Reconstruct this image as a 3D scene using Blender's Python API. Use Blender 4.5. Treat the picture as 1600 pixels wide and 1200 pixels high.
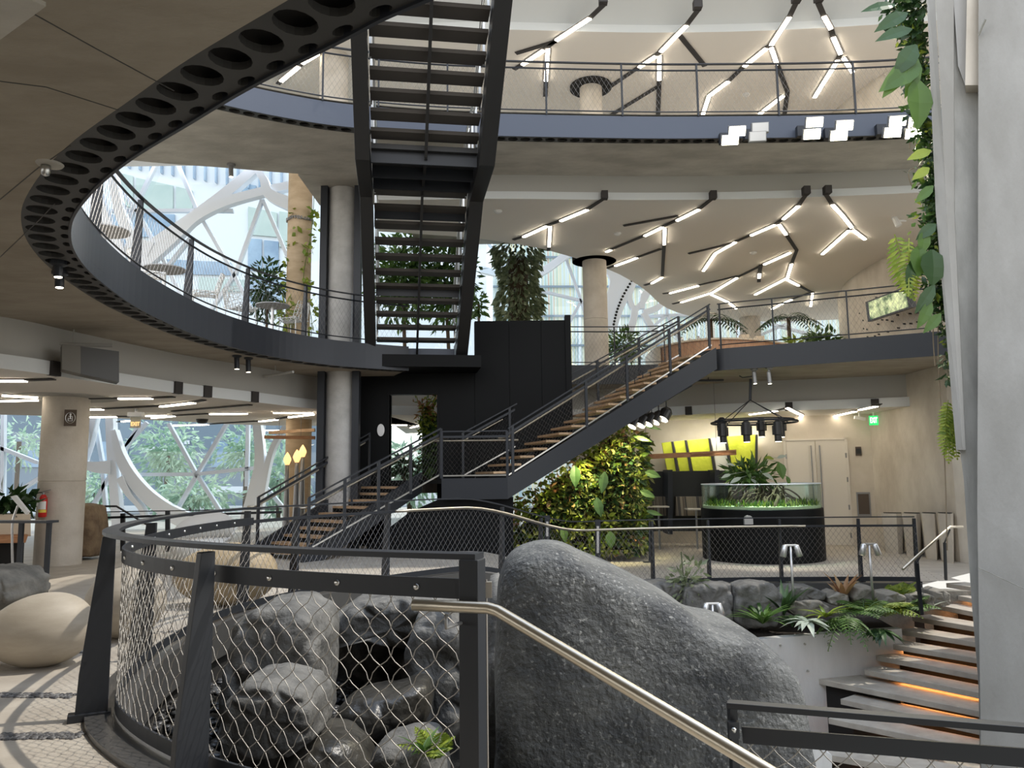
import bpy, math, random
from mathutils import Vector, Matrix, noise
V = Vector
random.seed(7)
for o in list(bpy.data.objects): bpy.data.objects.remove(o)
scn = bpy.context.scene
COL = scn.collection

# ------------------------------------------------------------------ camera
FPX = 1200.0
PITCH = math.atan(145 / 1200.0); ROLL = math.radians(0.72)
EYE = V((0, 0, 1.6))
_f = V((0, math.cos(PITCH), math.sin(PITCH)))
_u0 = V((0, -math.sin(PITCH), math.cos(PITCH))); _r0 = V((1, 0, 0))
_R = _r0 * math.cos(ROLL) - _u0 * math.sin(ROLL)
_U = _u0 * math.cos(ROLL) + _r0 * math.sin(ROLL)
cam = bpy.data.objects.new('camera', bpy.data.cameras.new('camera'))
COL.objects.link(cam)
m = Matrix.Identity(4)
for i in range(3):
    m[i][0] = _R[i]; m[i][1] = _U[i]; m[i][2] = -_f[i]; m[i][3] = EYE[i]
cam.matrix_world = m
cam.data.sensor_width = 36; cam.data.lens = 27; cam.data.clip_start = 0.05; cam.data.clip_end = 400
scn.camera = cam

# ------------------------------------------------------------------ world, sun, exposure
w = bpy.data.worlds.new('sky'); scn.world = w; w.use_nodes = True
nt = w.node_tree; nt.nodes.clear()
bg = nt.nodes.new('ShaderNodeBackground'); out = nt.nodes.new('ShaderNodeOutputWorld')
tc = nt.nodes.new('ShaderNodeTexCoord'); sep = nt.nodes.new('ShaderNodeSeparateXYZ')
rp = nt.nodes.new('ShaderNodeValToRGB')
rp.color_ramp.elements[0].position = 0.0; rp.color_ramp.elements[0].color = (0.30, 0.31, 0.30, 1)
rp.color_ramp.elements[1].position = 1.0; rp.color_ramp.elements[1].color = (0.62, 0.76, 1.0, 1)
e = rp.color_ramp.elements.new(0.47); e.color = (0.42, 0.41, 0.38, 1)
e = rp.color_ramp.elements.new(0.53); e.color = (1.0, 0.97, 0.92, 1)
mr = nt.nodes.new('ShaderNodeMapRange'); mr.inputs[1].default_value = -1; mr.inputs[2].default_value = 1
nt.links.new(tc.outputs['Generated'], sep.inputs[0]); nt.links.new(sep.outputs[2], mr.inputs[0])
nt.links.new(mr.outputs[0], rp.inputs[0]); nt.links.new(rp.outputs[0], bg.inputs[0])
bg.inputs[1].default_value = 1.75
nt.links.new(bg.outputs[0], out.inputs[0])
sun = bpy.data.objects.new('sun', bpy.data.lights.new('sun', 'SUN')); COL.objects.link(sun)
sun.data.energy = 2.5; sun.data.angle = math.radians(0.8); sun.data.color = (1.0, 0.93, 0.82)
SUN_DIR = V((0.58, 0.12, 1.0)).normalized()           # towards the sun: high and to the right
sun.rotation_euler = SUN_DIR.to_track_quat('Z', 'Y').to_euler()
sun.location = (4, 10, 30)
scn.view_settings.view_transform = 'Standard'; scn.view_settings.look = 'None'
scn.view_settings.exposure = 0.45; scn.view_settings.gamma = 1.0
scn.view_settings.use_curve_mapping = False
try:
    scn.cycles.max_bounces = 8; scn.cycles.diffuse_bounces = 5; scn.cycles.transparent_max_bounces = 16
    scn.cycles.use_denoising = True; scn.cycles.sample_clamp_indirect = 6
    scn.cycles.caustics_reflective = False; scn.cycles.caustics_refractive = False
except Exception: pass

# ------------------------------------------------------------------ helpers
def ray(px, py):
    return _f + _R * ((px - 800) / FPX) + _U * ((600 - py) / FPX)
def at(px, py, Y):
    d = ray(px, py); return EYE + d * ((Y - EYE.y) / d.y)
def atz(px, py, z):
    d = ray(px, py); return EYE + d * ((z - EYE.z) / d.z)
def onplane(px, py, P, N):
    d = ray(px, py); return EYE + d * ((P - EYE).dot(N) / d.dot(N))

def cr(pts, n=8, closed=False):
    """Catmull-Rom samples through the points."""
    P = [V(p) for p in pts]; L = len(P); o = []
    rng = range(L) if closed else range(L - 1)
    for i in rng:
        if closed: a, b, c, d = P[i - 1], P[i], P[(i + 1) % L], P[(i + 2) % L]
        else: a, b, c, d = P[max(i - 1, 0)], P[i], P[i + 1], P[min(i + 2, L - 1)]
        for k in range(n):
            t = k / n
            o.append(0.5 * ((2 * b) + (c - a) * t + (2 * a - 5 * b + 4 * c - d) * t * t + (3 * b - a - 3 * c + d) * t ** 3))
    if not closed: o.append(P[-1])
    return o
def arclen(P):
    s = [0.0]
    for a, b in zip(P, P[1:]): s.append(s[-1] + (b - a).length)
    return s
def along(P, S, s):
    if s <= 0: return P[0].copy()
    for i in range(len(S) - 1):
        if s <= S[i + 1]:
            return P[i].lerp(P[i + 1], (s - S[i]) / max(S[i + 1] - S[i], 1e-9))
    return P[-1].copy()
def resample(P, step):
    S = arclen(P); n = max(1, round(S[-1] / step))
    return [along(P, S, S[-1] * i / n) for i in range(n + 1)]
def sideof(P, i):
    a = P[max(i - 1, 0)]; b = P[min(i + 1, len(P) - 1)]
    t = b - a; t.z = 0; t.normalize(); return V((t.y, -t.x, 0))    # right-hand side
def offset(P, d):
    return [p + sideof(P, i) * d for i, p in enumerate(P)]

ROOT = {}
class MB:
    def __init__(s): s.v = []; s.f = []; s.mi = []; s.cur = 0
    def add(s, vs, fs):
        b = len(s.v); s.v += [tuple(x) for x in vs]
        for f in fs: s.f.append([b + i for i in f]); s.mi.append(s.cur)
    def obox(s, o, u, v, w_):
        o, u, v, w_ = V(o), V(u), V(v), V(w_)
        P = [o, o + u, o + u + v, o + v]; P += [p + w_ for p in P]
        s.add(P, [(3, 2, 1, 0), (4, 5, 6, 7), (0, 1, 5, 4), (1, 2, 6, 5), (2, 3, 7, 6), (3, 0, 4, 7)])
    def box(s, c, sx, sy, sz, rz=0.0):
        a = V((math.cos(rz), math.sin(rz), 0)); b = V((-a.y, a.x, 0)); c = V(c)
        s.obox(c - a * sx / 2 - b * sy / 2 - V((0, 0, sz / 2)), a * sx, b * sy, (0, 0, sz))
    def bar(s, a, b, wd, ht, up=(0, 0, 1)):
        a, b = V(a), V(b); d = (b - a); up = V(up); r = d.cross(up)
        if r.length < 1e-6: r = d.cross(V((1, 0, 0)))
        r.normalize(); n = r.cross(d).normalized()
        s.obox(a - r * wd / 2 - n * ht / 2, r * wd, n * ht, d)
    def tube(s, pts, r, n=8, cap=True, closed=False):
        P = [V(p) for p in pts]; L = len(P); vs = []; fs = []
        nrm = None
        for i, p in enumerate(P):
            if closed: t = P[(i + 1) % L] - P[i - 1]
            else: t = P[min(i + 1, L - 1)] - P[max(i - 1, 0)]
            t.normalize()
            if nrm is None:
                nrm = t.cross(V((0, 0, 1)))
                if nrm.length < 1e-3: nrm = t.cross(V((1, 0, 0)))
            nrm = (nrm - t * nrm.dot(t)).normalized(); bi = t.cross(nrm)
            rr = r[i] if isinstance(r, (list, tuple)) else r
            for k in range(n):
                a = 2 * math.pi * k / n
                vs.append(p + nrm * (math.cos(a) * rr) + bi * (math.sin(a) * rr))
        for i in range(L if closed else L - 1):
            j = (i + 1) % L
            for k in range(n):
                fs.append((i * n + k, i * n + (k + 1) % n, j * n + (k + 1) % n, j * n + k))
        if cap and not closed:
            fs.append(tuple(range(n - 1, -1, -1))); fs.append(tuple((L - 1) * n + k for k in range(n)))
        s.add(vs, fs)
    def prism(s, poly, vec):
        P = [V(p) for p in poly]; n = len(P); vec = V(vec)
        s.add(P + [p + vec for p in P],
              [tuple(range(n - 1, -1, -1)), tuple(range(n, 2 * n))] + [(i, (i + 1) % n, n + (i + 1) % n, n + i) for i in range(n)])
    def loft(s, rings, closed=True, caps=True):
        n = len(rings[0]); vs = [p for r in rings for p in r]; fs = []
        for i in range(len(rings) - 1):
            for k in range(n if closed else n - 1):
                fs.append((i * n + k, i * n + (k + 1) % n, (i + 1) * n + (k + 1) % n, (i + 1) * n + k))
        if caps:
            fs.append(tuple(range(n - 1, -1, -1))); fs.append(tuple((len(rings) - 1) * n + k for k in range(n)))
        s.add(vs, fs)
    def sweep(s, P, offs, zs):
        """closed cross-section swept along a plan curve: offs = sideways, zs = up."""
        rings = []
        for i, p in enumerate(P):
            sd = sideof(P, i); rings.append([p + sd * o + V((0, 0, z)) for o, z in zip(offs, zs)])
        s.loft(rings)
    def strip(s, A, B):
        n = len(A); s.add(list(A) + list(B), [(i, i + 1, n + i + 1, n + i) for i in range(n - 1)])
    def lathe(s, prof, c, n=32, ax=(0, 0, 1)):
        c = V(c); ax = V(ax).normalized(); q = ax.to_track_quat('Z', 'Y')
        rings = [[c + q @ V((r * math.cos(2 * math.pi * k / n), r * math.sin(2 * math.pi * k / n), z)) for k in range(n)] for r, z in prof]
        s.loft(rings)
    def leaf(s, b, d, up, L, W, bend=0.3, seg=3, fold=0.15):
        b, d, up = V(b), V(d).normalized(), V(up); r = d.cross(up)
        if r.length < 1e-4: r = d.cross(V((1, 0.3, 0)))
        r.normalize(); n = r.cross(d).normalized()
        vs = []; prof = [0.12, 0.85, 1.0, 0.62, 0.0] if seg == 4 else ([0.25, 1.0, 0.0] if seg == 2 else [0.2, 0.95, 0.75, 0.0])
        for i in range(seg + 1):
            t = i / seg; p = b + d * (L * t) - n * (bend * L * t * t); wd = W * 0.5 * prof[i]
            vs += [p - r * wd + n * fold * wd, p, p + r * wd + n * fold * wd]
        fs = []
        for i in range(seg):
            a = 3 * i; fs += [(a, a + 1, a + 4, a + 3), (a + 1, a + 2, a + 5, a + 4)]
        s.add(vs, fs)
    def build(s, name, mat, parent=None, smooth=False, loc=None, bevel=0):
        me = bpy.data.meshes.new(name)
        root = ROOT[parent.name] if parent is not None else V(loc if loc is not None else (0, 0, 0))
        me.from_pydata([(x - root.x, y - root.y, z - root.z) for x, y, z in s.v], [], s.f)
        mats = mat if isinstance(mat, (list, tuple)) else [mat]
        for mm in mats: me.materials.append(mm)
        if len(mats) > 1: me.polygons.foreach_set('material_index', s.mi)
        if smooth: me.polygons.foreach_set('use_smooth', [True] * len(me.polygons))
        me.validate(); me.update()
        o = bpy.data.objects.new(name, me); COL.objects.link(o)
        if parent is not None: o.parent = parent
        else: o.location = root
        ROOT[o.name] = root
        if bevel:
            md = o.modifiers.new('bevel', 'BEVEL'); md.width = bevel; md.segments = 2; md.limit_method = 'ANGLE'; md.angle_limit = math.radians(40)
        if smooth == 'auto':
            pass
        return o

def tag(o, label, cat, group=None, kind=None):
    o['label'] = label; o['category'] = cat
    if group: o['group'] = group
    if kind: o['kind'] = kind
    return o
def thing(name, label, cat, loc=(0, 0, 0), group=None):
    o = bpy.data.objects.new(name, None); COL.objects.link(o); o.location = loc; o.empty_display_size = 0.2
    ROOT[o.name] = V(loc); return tag(o, label, cat, group)
def struct(o, label=None, cat=None):
    o['kind'] = 'structure'
    if label: o['label'] = label
    if cat: o['category'] = cat
    return o
def plabel(o, label): o['label'] = label; return o
def copy_tree(o, parent=None):
    c = o.copy(); COL.objects.link(c)
    if parent is not None: c.parent = parent
    for ch in list(o.children): copy_tree(ch, c)
    return c
def rnd(a, b): return random.uniform(a, b)
def rdir():
    while True:
        v = V((rnd(-1, 1), rnd(-1, 1), rnd(-1, 1)))
        if 0.05 < v.length < 1: return v.normalized()

# ------------------------------------------------------------------ materials
def mat(name, col, rough=0.5, metal=0.0, col2=None, scale=3.0, bump=0.0, bscale=None, spec=None, detail=6, stretch=None, island=False, trans=0.0, emit=None, estr=0.0, coord='Object'):
    M = bpy.data.materials.new(name); M.use_nodes = True; t = M.node_tree; b = t.nodes['Principled BSDF']
    b.inputs['Base Color'].default_value = (*col, 1); b.inputs['Roughness'].default_value = rough; b.inputs['Metallic'].default_value = metal
    if spec is not None: b.inputs['Specular IOR Level'].default_value = spec
    src = None
    if col2 is not None or bump:
        g = t.nodes.new('ShaderNodeNewGeometry'); src = g.outputs['Position']
        if stretch:
            mp = t.nodes.new('ShaderNodeMapping'); mp.inputs['Scale'].default_value = stretch
            t.links.new(src, mp.inputs[0]); src = mp.outputs[0]
    if col2 is not None:
        if island:
            g = t.nodes.new('ShaderNodeNewGeometry'); fac = g.outputs['Random Per Island']
        else:
            n = t.nodes.new('ShaderNodeTexNoise'); n.inputs['Scale'].default_value = scale; n.inputs['Detail'].default_value = detail
            n.inputs['Roughness'].default_value = 0.6; t.links.new(src, n.inputs['Vector']); fac = n.outputs['Fac']
        r = t.nodes.new('ShaderNodeValToRGB'); r.color_ramp.elements[0].color = (*col, 1); r.color_ramp.elements[1].color = (*col2, 1)
        if not island: r.color_ramp.elements[0].position = 0.36; r.color_ramp.elements[1].position = 0.64
        t.links.new(fac, r.inputs[0]); t.links.new(r.outputs[0], b.inputs['Base Color'])
    if bump:
        n2 = t.nodes.new('ShaderNodeTexNoise'); n2.inputs['Scale'].default_value = bscale or scale * 6; n2.inputs['Detail'].default_value = 8
        t.links.new(src, n2.inputs['Vector']); bp = t.nodes.new('ShaderNodeBump'); bp.inputs['Strength'].default_value = bump; bp.inputs['Distance'].default_value = 0.03
        t.links.new(n2.outputs['Fac'], bp.inputs['Height']); t.links.new(bp.outputs[0], b.inputs['Normal'])
    if trans:
        tr = t.nodes.new('ShaderNodeBsdfTranslucent'); mx = t.nodes.new('ShaderNodeMixShader'); mx.inputs[0].default_value = trans
        if b.inputs['Base Color'].links: t.links.new(b.inputs['Base Color'].links[0].from_socket, tr.inputs[0])
        else: tr.inputs[0].default_value = (*col, 1)
        o = t.nodes['Material Output']; t.links.new(b.outputs[0], mx.inputs[1]); t.links.new(tr.outputs[0], mx.inputs[2]); t.links.new(mx.outputs[0], o.inputs[0])
    if emit:
        b.inputs['Emission Color'].default_value = (*emit, 1); b.inputs['Emission Strength'].default_value = estr
    return M

def speckle(M, col, scale, lo, hi):
    t = M.node_tree; b = t.nodes['Principled BSDF']; src = b.inputs['Base Color'].links[0].from_socket
    g = t.nodes.new('ShaderNodeNewGeometry'); n = t.nodes.new('ShaderNodeTexNoise'); n.inputs['Scale'].default_value = scale; n.inputs['Detail'].default_value = 2
    n2 = t.nodes.new('ShaderNodeTexNoise'); n2.inputs['Scale'].default_value = 1.7; t.links.new(g.outputs['Position'], n2.inputs['Vector'])
    t.links.new(g.outputs['Position'], n.inputs['Vector']); r = t.nodes.new('ShaderNodeMapRange'); r.inputs[1].default_value = lo; r.inputs[2].default_value = hi
    t.links.new(n.outputs['Fac'], r.inputs[0]); ml = t.nodes.new('ShaderNodeMath'); ml.operation = 'MULTIPLY'; t.links.new(r.outputs[0], ml.inputs[0]); t.links.new(n2.outputs['Fac'], ml.inputs[1])
    mx = t.nodes.new('ShaderNodeMix'); mx.data_type = 'RGBA'; t.links.new(ml.outputs[0], mx.inputs[0]); t.links.new(src, mx.inputs[6]); mx.inputs[7].default_value = (*col, 1); t.links.new(mx.outputs[2], b.inputs['Base Color'])
def glassmat(name, tint, refl=0.08, rough=0.0):
    M = bpy.data.materials.new(name); M.use_nodes = True; t = M.node_tree; t.nodes.clear()
    o = t.nodes.new('ShaderNodeOutputMaterial'); a = t.nodes.new('ShaderNodeBsdfTransparent'); g = t.nodes.new('ShaderNodeBsdfGlossy')
    a.inputs[0].default_value = (*tint, 1); g.inputs['Roughness'].default_value = rough
    mx = t.nodes.new('ShaderNodeMixShader'); lw = t.nodes.new('ShaderNodeLayerWeight'); lw.inputs[0].default_value = 0.25
    ma = t.nodes.new('ShaderNodeMath'); ma.operation = 'MULTIPLY_ADD'; ma.inputs[1].default_value = 0.5; ma.inputs[2].default_value = refl
    t.links.new(lw.outputs['Fresnel'], ma.inputs[0]); t.links.new(ma.outputs[0], mx.inputs[0])
    t.links.new(a.outputs[0], mx.inputs[1]); t.links.new(g.outputs[0], mx.inputs[2]); t.links.new(mx.outputs[0], o.inputs[0])
    return M

K = {}
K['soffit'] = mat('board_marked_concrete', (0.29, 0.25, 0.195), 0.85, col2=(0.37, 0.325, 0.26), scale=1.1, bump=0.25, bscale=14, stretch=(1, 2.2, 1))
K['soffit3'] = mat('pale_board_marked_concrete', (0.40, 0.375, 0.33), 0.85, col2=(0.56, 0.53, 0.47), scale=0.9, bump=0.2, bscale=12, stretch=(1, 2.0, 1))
K['nearwall'] = mat('near_wall_concrete', (0.29, 0.28, 0.255), 0.8, col2=(0.365, 0.355, 0.33), scale=1.3, bump=0.18, bscale=25, stretch=(1, 1, 0.4))
K['concrete'] = mat('grey_concrete', (0.36, 0.355, 0.33), 0.8, col2=(0.50, 0.495, 0.465), scale=2.5, bump=0.18, bscale=25, stretch=(1, 1, 0.4))
K['concrete_pale'] = mat('pale_concrete', (0.46, 0.455, 0.44), 0.8, col2=(0.56, 0.555, 0.54), scale=1.4, bump=0.12, bscale=22, stretch=(1, 1, 0.35))
K['concrete_dark'] = mat('rough_olive_concrete', (0.24, 0.235, 0.20), 0.9, col2=(0.34, 0.33, 0.29), scale=6, bump=0.4, bscale=40)
K['concrete_warm'] = mat('warm_concrete', (0.46, 0.41, 0.34), 0.8, col2=(0.60, 0.55, 0.47), scale=1.2, bump=0.15, bscale=18, stretch=(1, 1, 0.6))
K['column'] = mat('column_concrete', (0.50, 0.45, 0.38), 0.8, col2=(0.60, 0.55, 0.48), scale=2.2, bump=0.12, bscale=30)
K['column_grey'] = mat('column_grey_concrete', (0.40, 0.39, 0.37), 0.8, col2=(0.52, 0.51, 0.49), scale=2.2, bump=0.12, bscale=30)
K['white'] = mat('white_plaster', (0.80, 0.76, 0.70), 0.9)
K['band'] = mat('white_band_plaster', (0.66, 0.68, 0.68), 0.9)
K['bulk'] = mat('grey_plaster', (0.44, 0.43, 0.40), 0.9)
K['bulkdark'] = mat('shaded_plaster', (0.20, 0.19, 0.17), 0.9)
K['colwood'] = mat('warm_board_concrete', (0.42, 0.31, 0.19), 0.75, col2=(0.54, 0.41, 0.27), scale=1.5, stretch=(1, 1, 3))
K['steel'] = mat('dark_painted_steel', (0.020, 0.023, 0.029), 0.45, metal=0.15)
K['kerb'] = mat('lit_steel_kerb', (0.10, 0.098, 0.095), 0.35, metal=0.4)  # lighter grey stands in for light reflected off the kerb steel
K['fascia2'] = mat('dark_blue_grey_steel', (0.034, 0.038, 0.047), 0.38, metal=0.3)
K['fascia'] = mat('blue_grey_steel', (0.075, 0.088, 0.118), 0.5, metal=0.2)
K['perf'] = mat('grey_perforated_steel', (0.055, 0.053, 0.05), 0.5, metal=0.2)
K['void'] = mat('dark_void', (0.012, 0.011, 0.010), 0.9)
K['black'] = mat('black_panel', (0.0045, 0.005, 0.0055), 0.5, spec=0.12)
K['stairblack'] = mat('charcoal_steel', (0.016, 0.016, 0.0165), 0.5)
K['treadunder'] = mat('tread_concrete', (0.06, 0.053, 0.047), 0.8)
K['wire'] = mat('steel_wire', (0.36, 0.34, 0.31), 0.5, metal=0.8)
K['wired'] = mat('dark_steel_wire', (0.22, 0.21, 0.20), 0.4, metal=0.8)
K['brushed'] = mat('brushed_steel', (0.62, 0.62, 0.60), 0.28, metal=1.0)
K['brass'] = mat('brushed_warm_steel', (0.56, 0.51, 0.42), 0.36, metal=1.0)
K['wood'] = mat('oak_tread', (0.42, 0.27, 0.15), 0.55, col2=(0.55, 0.37, 0.22), scale=5, stretch=(1, 6, 6))
K['handwood'] = mat('handrail_wood', (0.50, 0.38, 0.24), 0.4)
K['cedar'] = mat('cedar_wood', (0.36, 0.15, 0.06), 0.6, col2=(0.52, 0.26, 0.12), scale=4, stretch=(1, 5, 8))
K['deskwood'] = mat('desk_wood', (0.42, 0.22, 0.12), 0.5, col2=(0.56, 0.33, 0.19), scale=4, stretch=(6, 6, 0.8))
K['paletop'] = mat('pale_wood_top', (0.66, 0.56, 0.43), 0.5)
K['floor'] = mat('stone_floor', (0.37, 0.33, 0.28), 0.55, col2=(0.46, 0.42, 0.36), scale=2.5, bump=0.06, bscale=60)
K['floor2'] = mat('upper_floor', (0.55, 0.50, 0.44), 0.6)
K['led'] = mat('light_tube', (1, 1, 1), 0.5, emit=(1.0, 0.88, 0.70), estr=11.0)
K['ledL'] = mat('light_tube_soft', (1, 1, 1), 0.5, emit=(1.0, 0.84, 0.60), estr=3.0)
K['channel'] = mat('light_channel', (0.035, 0.03, 0.028), 0.7)
K['flood'] = mat('flood_lens', (1, 1, 1), 0.4, emit=(1.0, 0.93, 0.66), estr=28.0)
K['spotlens'] = mat('spot_lens', (1, 1, 1), 0.4, emit=(1.0, 0.9, 0.7), estr=8.0)
K['amber'] = mat('amber_strip', (1, 0.6, 0.3), 0.4, emit=(1.0, 0.40, 0.12), estr=13.0)
K['amberlamp'] = mat('amber_glass_shade', (0.9, 0.6, 0.25), 0.4, emit=(1.0, 0.62, 0.24), estr=1.1)
K['lampgrey'] = mat('grey_lamp_metal', (0.30, 0.30, 0.30), 0.4, metal=0.6)
K['lampsilver'] = mat('silver_lamp_metal', (0.62, 0.62, 0.62), 0.35, metal=0.8)
K['boulder'] = mat('grey_boulder', (0.038, 0.041, 0.044), 0.72, col2=(0.135, 0.137, 0.13), scale=2.2, bump=0.9, bscale=24, detail=12)
K['rock'] = mat('pit_rock', (0.09, 0.088, 0.082), 0.8, col2=(0.17, 0.165, 0.152), scale=3.2, bump=0.9, bscale=14, detail=10)
speckle(K['boulder'], (.34, .34, .32), 38, .60, .68)
K['rockwet'] = mat('wet_rock', (0.02, 0.019, 0.017), 0.3, col2=(0.07, 0.065, 0.055), scale=3, bump=0.8, bscale=9, detail=10)
K['rockwarm'] = mat('warm_rock', (0.15, 0.14, 0.12), 0.85, col2=(0.28, 0.26, 0.22), scale=3, bump=0.6, bscale=14, detail=10)
K['rockbrown'] = mat('brown_rock', (0.13, 0.085, 0.05), 0.85, col2=(0.24, 0.17, 0.10), scale=4, bump=0.7, bscale=14, detail=10)
K['treadstone'] = mat('tread_stone', (0.33, 0.30, 0.255), 0.8, col2=(0.42, 0.385, 0.33), scale=4, bump=.1, bscale=50)
K['egg'] = mat('cast_stone', (0.345, 0.30, 0.235), 0.6, col2=(0.41, 0.36, 0.29), scale=3, bump=0.05, bscale=50, stretch=(1, 1, 4))
K['eggtan'] = mat('tan_cast_stone', (0.33, 0.25, 0.145), 0.6, col2=(0.39, 0.305, 0.19), scale=3, bump=0.05, bscale=50, stretch=(1, 1, 4))
K['water'] = mat('dark_water', (0.010, 0.010, 0.009), 0.06, bump=0.12, bscale=5)
K['pebble'] = mat('black_pebble', (0.02, 0.02, 0.022), 0.35, col2=(0.07, 0.07, 0.07), island=True)
K['pebblepale'] = mat('floor_pebble', (0.04, 0.04, 0.045), 0.5, col2=(0.20, 0.195, 0.19), island=True)
K['soil'] = mat('soil', (0.03, 0.022, 0.016), 0.95, bump=0.8, bscale=20)
K['leaf'] = mat('green_leaf', (0.03, 0.075, 0.014), 0.45, col2=(0.12, 0.22, 0.045), island=True, trans=0.3)
K['leafdark'] = mat('dark_leaf', (0.012, 0.035, 0.012), 0.42, col2=(0.05, 0.11, 0.03), island=True, trans=0.22)
K['leafgrey'] = mat('olive_leaf', (0.12, 0.16, 0.075), 0.4, col2=(0.36, 0.40, 0.25), island=True, trans=0.4)
K['leafyel'] = mat('lime_leaf', (0.12, 0.20, 0.02), 0.45, col2=(0.36, 0.42, 0.06), island=True, trans=0.35)
K['leafmix'] = mat('mixed_leaf', (0.045, 0.08, 0.015), 0.45, col2=(0.26, 0.27, 0.07), island=True, trans=0.3)
K['leafred'] = mat('reddish_leaf', (0.30, 0.13, 0.06), 0.5, col2=(0.40, 0.26, 0.12), island=True, trans=0.3)
K['leafsilver'] = mat('silver_leaf', (0.30, 0.36, 0.28), 0.4, col2=(0.5, 0.55, 0.46), island=True, trans=0.2)
K['leafout'] = mat('outdoor_leaf', (0.32, 0.48, 0.36), 0.6, col2=(0.62, 0.76, 0.60), island=True, trans=0.35)
K['stem'] = mat('brown_stem', (0.09, 0.06, 0.035), 0.8)
K['root'] = mat('aerial_root', (0.22, 0.17, 0.11), 0.8)
K['glass'] = glassmat('facade_glass', (0.84, 0.93, 0.97), 0.05)
K['tankglass'] = glassmat('tank_glass', (0.84, 0.95, 0.92), 0.02)
K['whitesteel'] = mat('white_steel', (0.86, 0.90, 0.95), 0.5)
K['mullion'] = mat('pale_blue_aluminium', (0.74, 0.80, 0.88), 0.45, metal=0.1)
K['doorwhite'] = mat('painted_door', (0.70, 0.65, 0.57), 0.6)
K['wallwarm'] = mat('warm_painted_wall', (0.60, 0.54, 0.45), 0.8, col2=(0.66, 0.60, 0.51), scale=2)
K['red'] = mat('red_enamel', (0.55, 0.02, 0.015), 0.3)
K['blackp'] = mat('black_plastic', (0.02, 0.02, 0.02), 0.4)
K['whitep'] = mat('white_plastic', (0.78, 0.78, 0.76), 0.5)
K['yellowp'] = mat('yellow_label', (0.75, 0.60, 0.08), 0.5)
K['bronze'] = mat('bronze_plate', (0.10, 0.075, 0.055), 0.5, metal=0.3)
K['exit'] = mat('exit_green', (0.0, 0.5, 0.1), 0.5, emit=(0.05, 0.95, 0.25), estr=.55)
K['exitw'] = mat('exit_letters', (1, 1, 1), 0.5, emit=(0.9, 1.0, 0.9), estr=1.1)
K['exitamber'] = mat('amber_letters', (.8, .6, .3), 0.5, emit=(1.0, .62, .25), estr=1.0)
K['limepanel'] = mat('lime_acoustic_panel', (0.52, 0.58, 0.03), 0.7, col2=(0.66, 0.70, 0.06), scale=3, bump=0.6, bscale=5)
K['palepanel'] = mat('pale_acoustic_panel', (0.74, 0.73, 0.62), 0.7)
K['booth'] = mat('booth_panel', (0.02, 0.022, 0.02), 0.6)

def striped(name, c1, c2, sc, axis=0, rough=0.7, sharp=0.5):
    M = bpy.data.materials.new(name); M.use_nodes = True; t = M.node_tree; b = t.nodes['Principled BSDF']; b.inputs['Roughness'].default_value = rough
    g = t.nodes.new('ShaderNodeNewGeometry'); s_ = t.nodes.new('ShaderNodeSeparateXYZ'); t.links.new(g.outputs['Position'], s_.inputs[0])
    n = t.nodes.new('ShaderNodeTexNoise'); n.noise_dimensions = '1D'; n.inputs['Scale'].default_value = sc; n.inputs['Detail'].default_value = 3
    t.links.new(s_.outputs[axis], n.inputs['W']); r = t.nodes.new('ShaderNodeValToRGB')
    els = r.color_ramp.elements; cols = [c1] + (c2 if isinstance(c2, list) else [c2])
    els[0].color = (*cols[0], 1); els[0].position = 0.3; els[1].color = (*cols[-1], 1); els[1].position = 0.7
    for i, c in enumerate(cols[1:-1]):
        e_ = els.new(0.3 + 0.4 * (i + 1) / (len(cols) - 1)); e_.color = (*c, 1)
    if sharp: r.color_ramp.interpolation = 'CONSTANT'
    t.links.new(n.outputs['Fac'], r.inputs[0]); t.links.new(r.outputs[0], b.inputs['Base Color']); return M
K['stripes'] = striped('striped_upholstery', (0.05, 0.045, 0.04), [(0.22, 0.19, 0.14), (0.10, 0.08, 0.06), (0.32, 0.29, 0.22)], 9)
K['colourfacade'] = striped('coloured_glass_fins', (0.42, 0.55, 0.50), [(0.70, 0.66, 0.46), (0.52, 0.66, 0.70), (0.76, 0.74, 0.66), (0.74, 0.66, 0.36), (0.50, 0.62, 0.56), (0.66, 0.42, 0.34)], 4.5)

# ================================================================== structure
def sstep(a, b, x):
    t = min(1, max(0, (x - a) / (b - a))); return t * t * (3 - 2 * t)
def fz(x, y):
    return -0.5 * sstep(-0.9, 1.3, x) * sstep(9, 11.5, y)

PIT = cr([(0.9, 3.45, 0), (-0.14, 3.62, 0), (-1.44, 4.24, 0), (-2.38, 5.06, 0), (-2.86, 5.9, 0), (-3.22, 7.4, 0), (-3.24, 9.2, 0),
          (-2.72, 10.65, 0), (-1.7, 12.1, 0), (-0.45, 13.35, 0), (0.9, 14.25, 0), (2.2, 14.75, 0), (4.3, 14.95, 0), (6.4, 14.85, 0), (7.6, 14.7, 0)], 8)
for p in PIT: p.z = fz(p.x, p.y)
PS = arclen(PIT)
CEN = V((1, 9, 0))

# floor of the main level, one sheet with a gentle fall to the right behind the pit
mb = MB(); rows = []
for t in (0, 0.02, 0.06, 0.12, 0.22, 0.4, 1.0):
    r = []
    for p in PIT:
        d = V((p.x, p.y, 0)) - CEN; L = d.length; q = CEN + d * ((L + t * 30) / L); q.z = fz(q.x, q.y); r.append(q)
    rows.append(r)
for a, b in zip(rows, rows[1:]): mb.strip(b, a)
struct(mb.build('floor', K['floor'], smooth=False))
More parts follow.
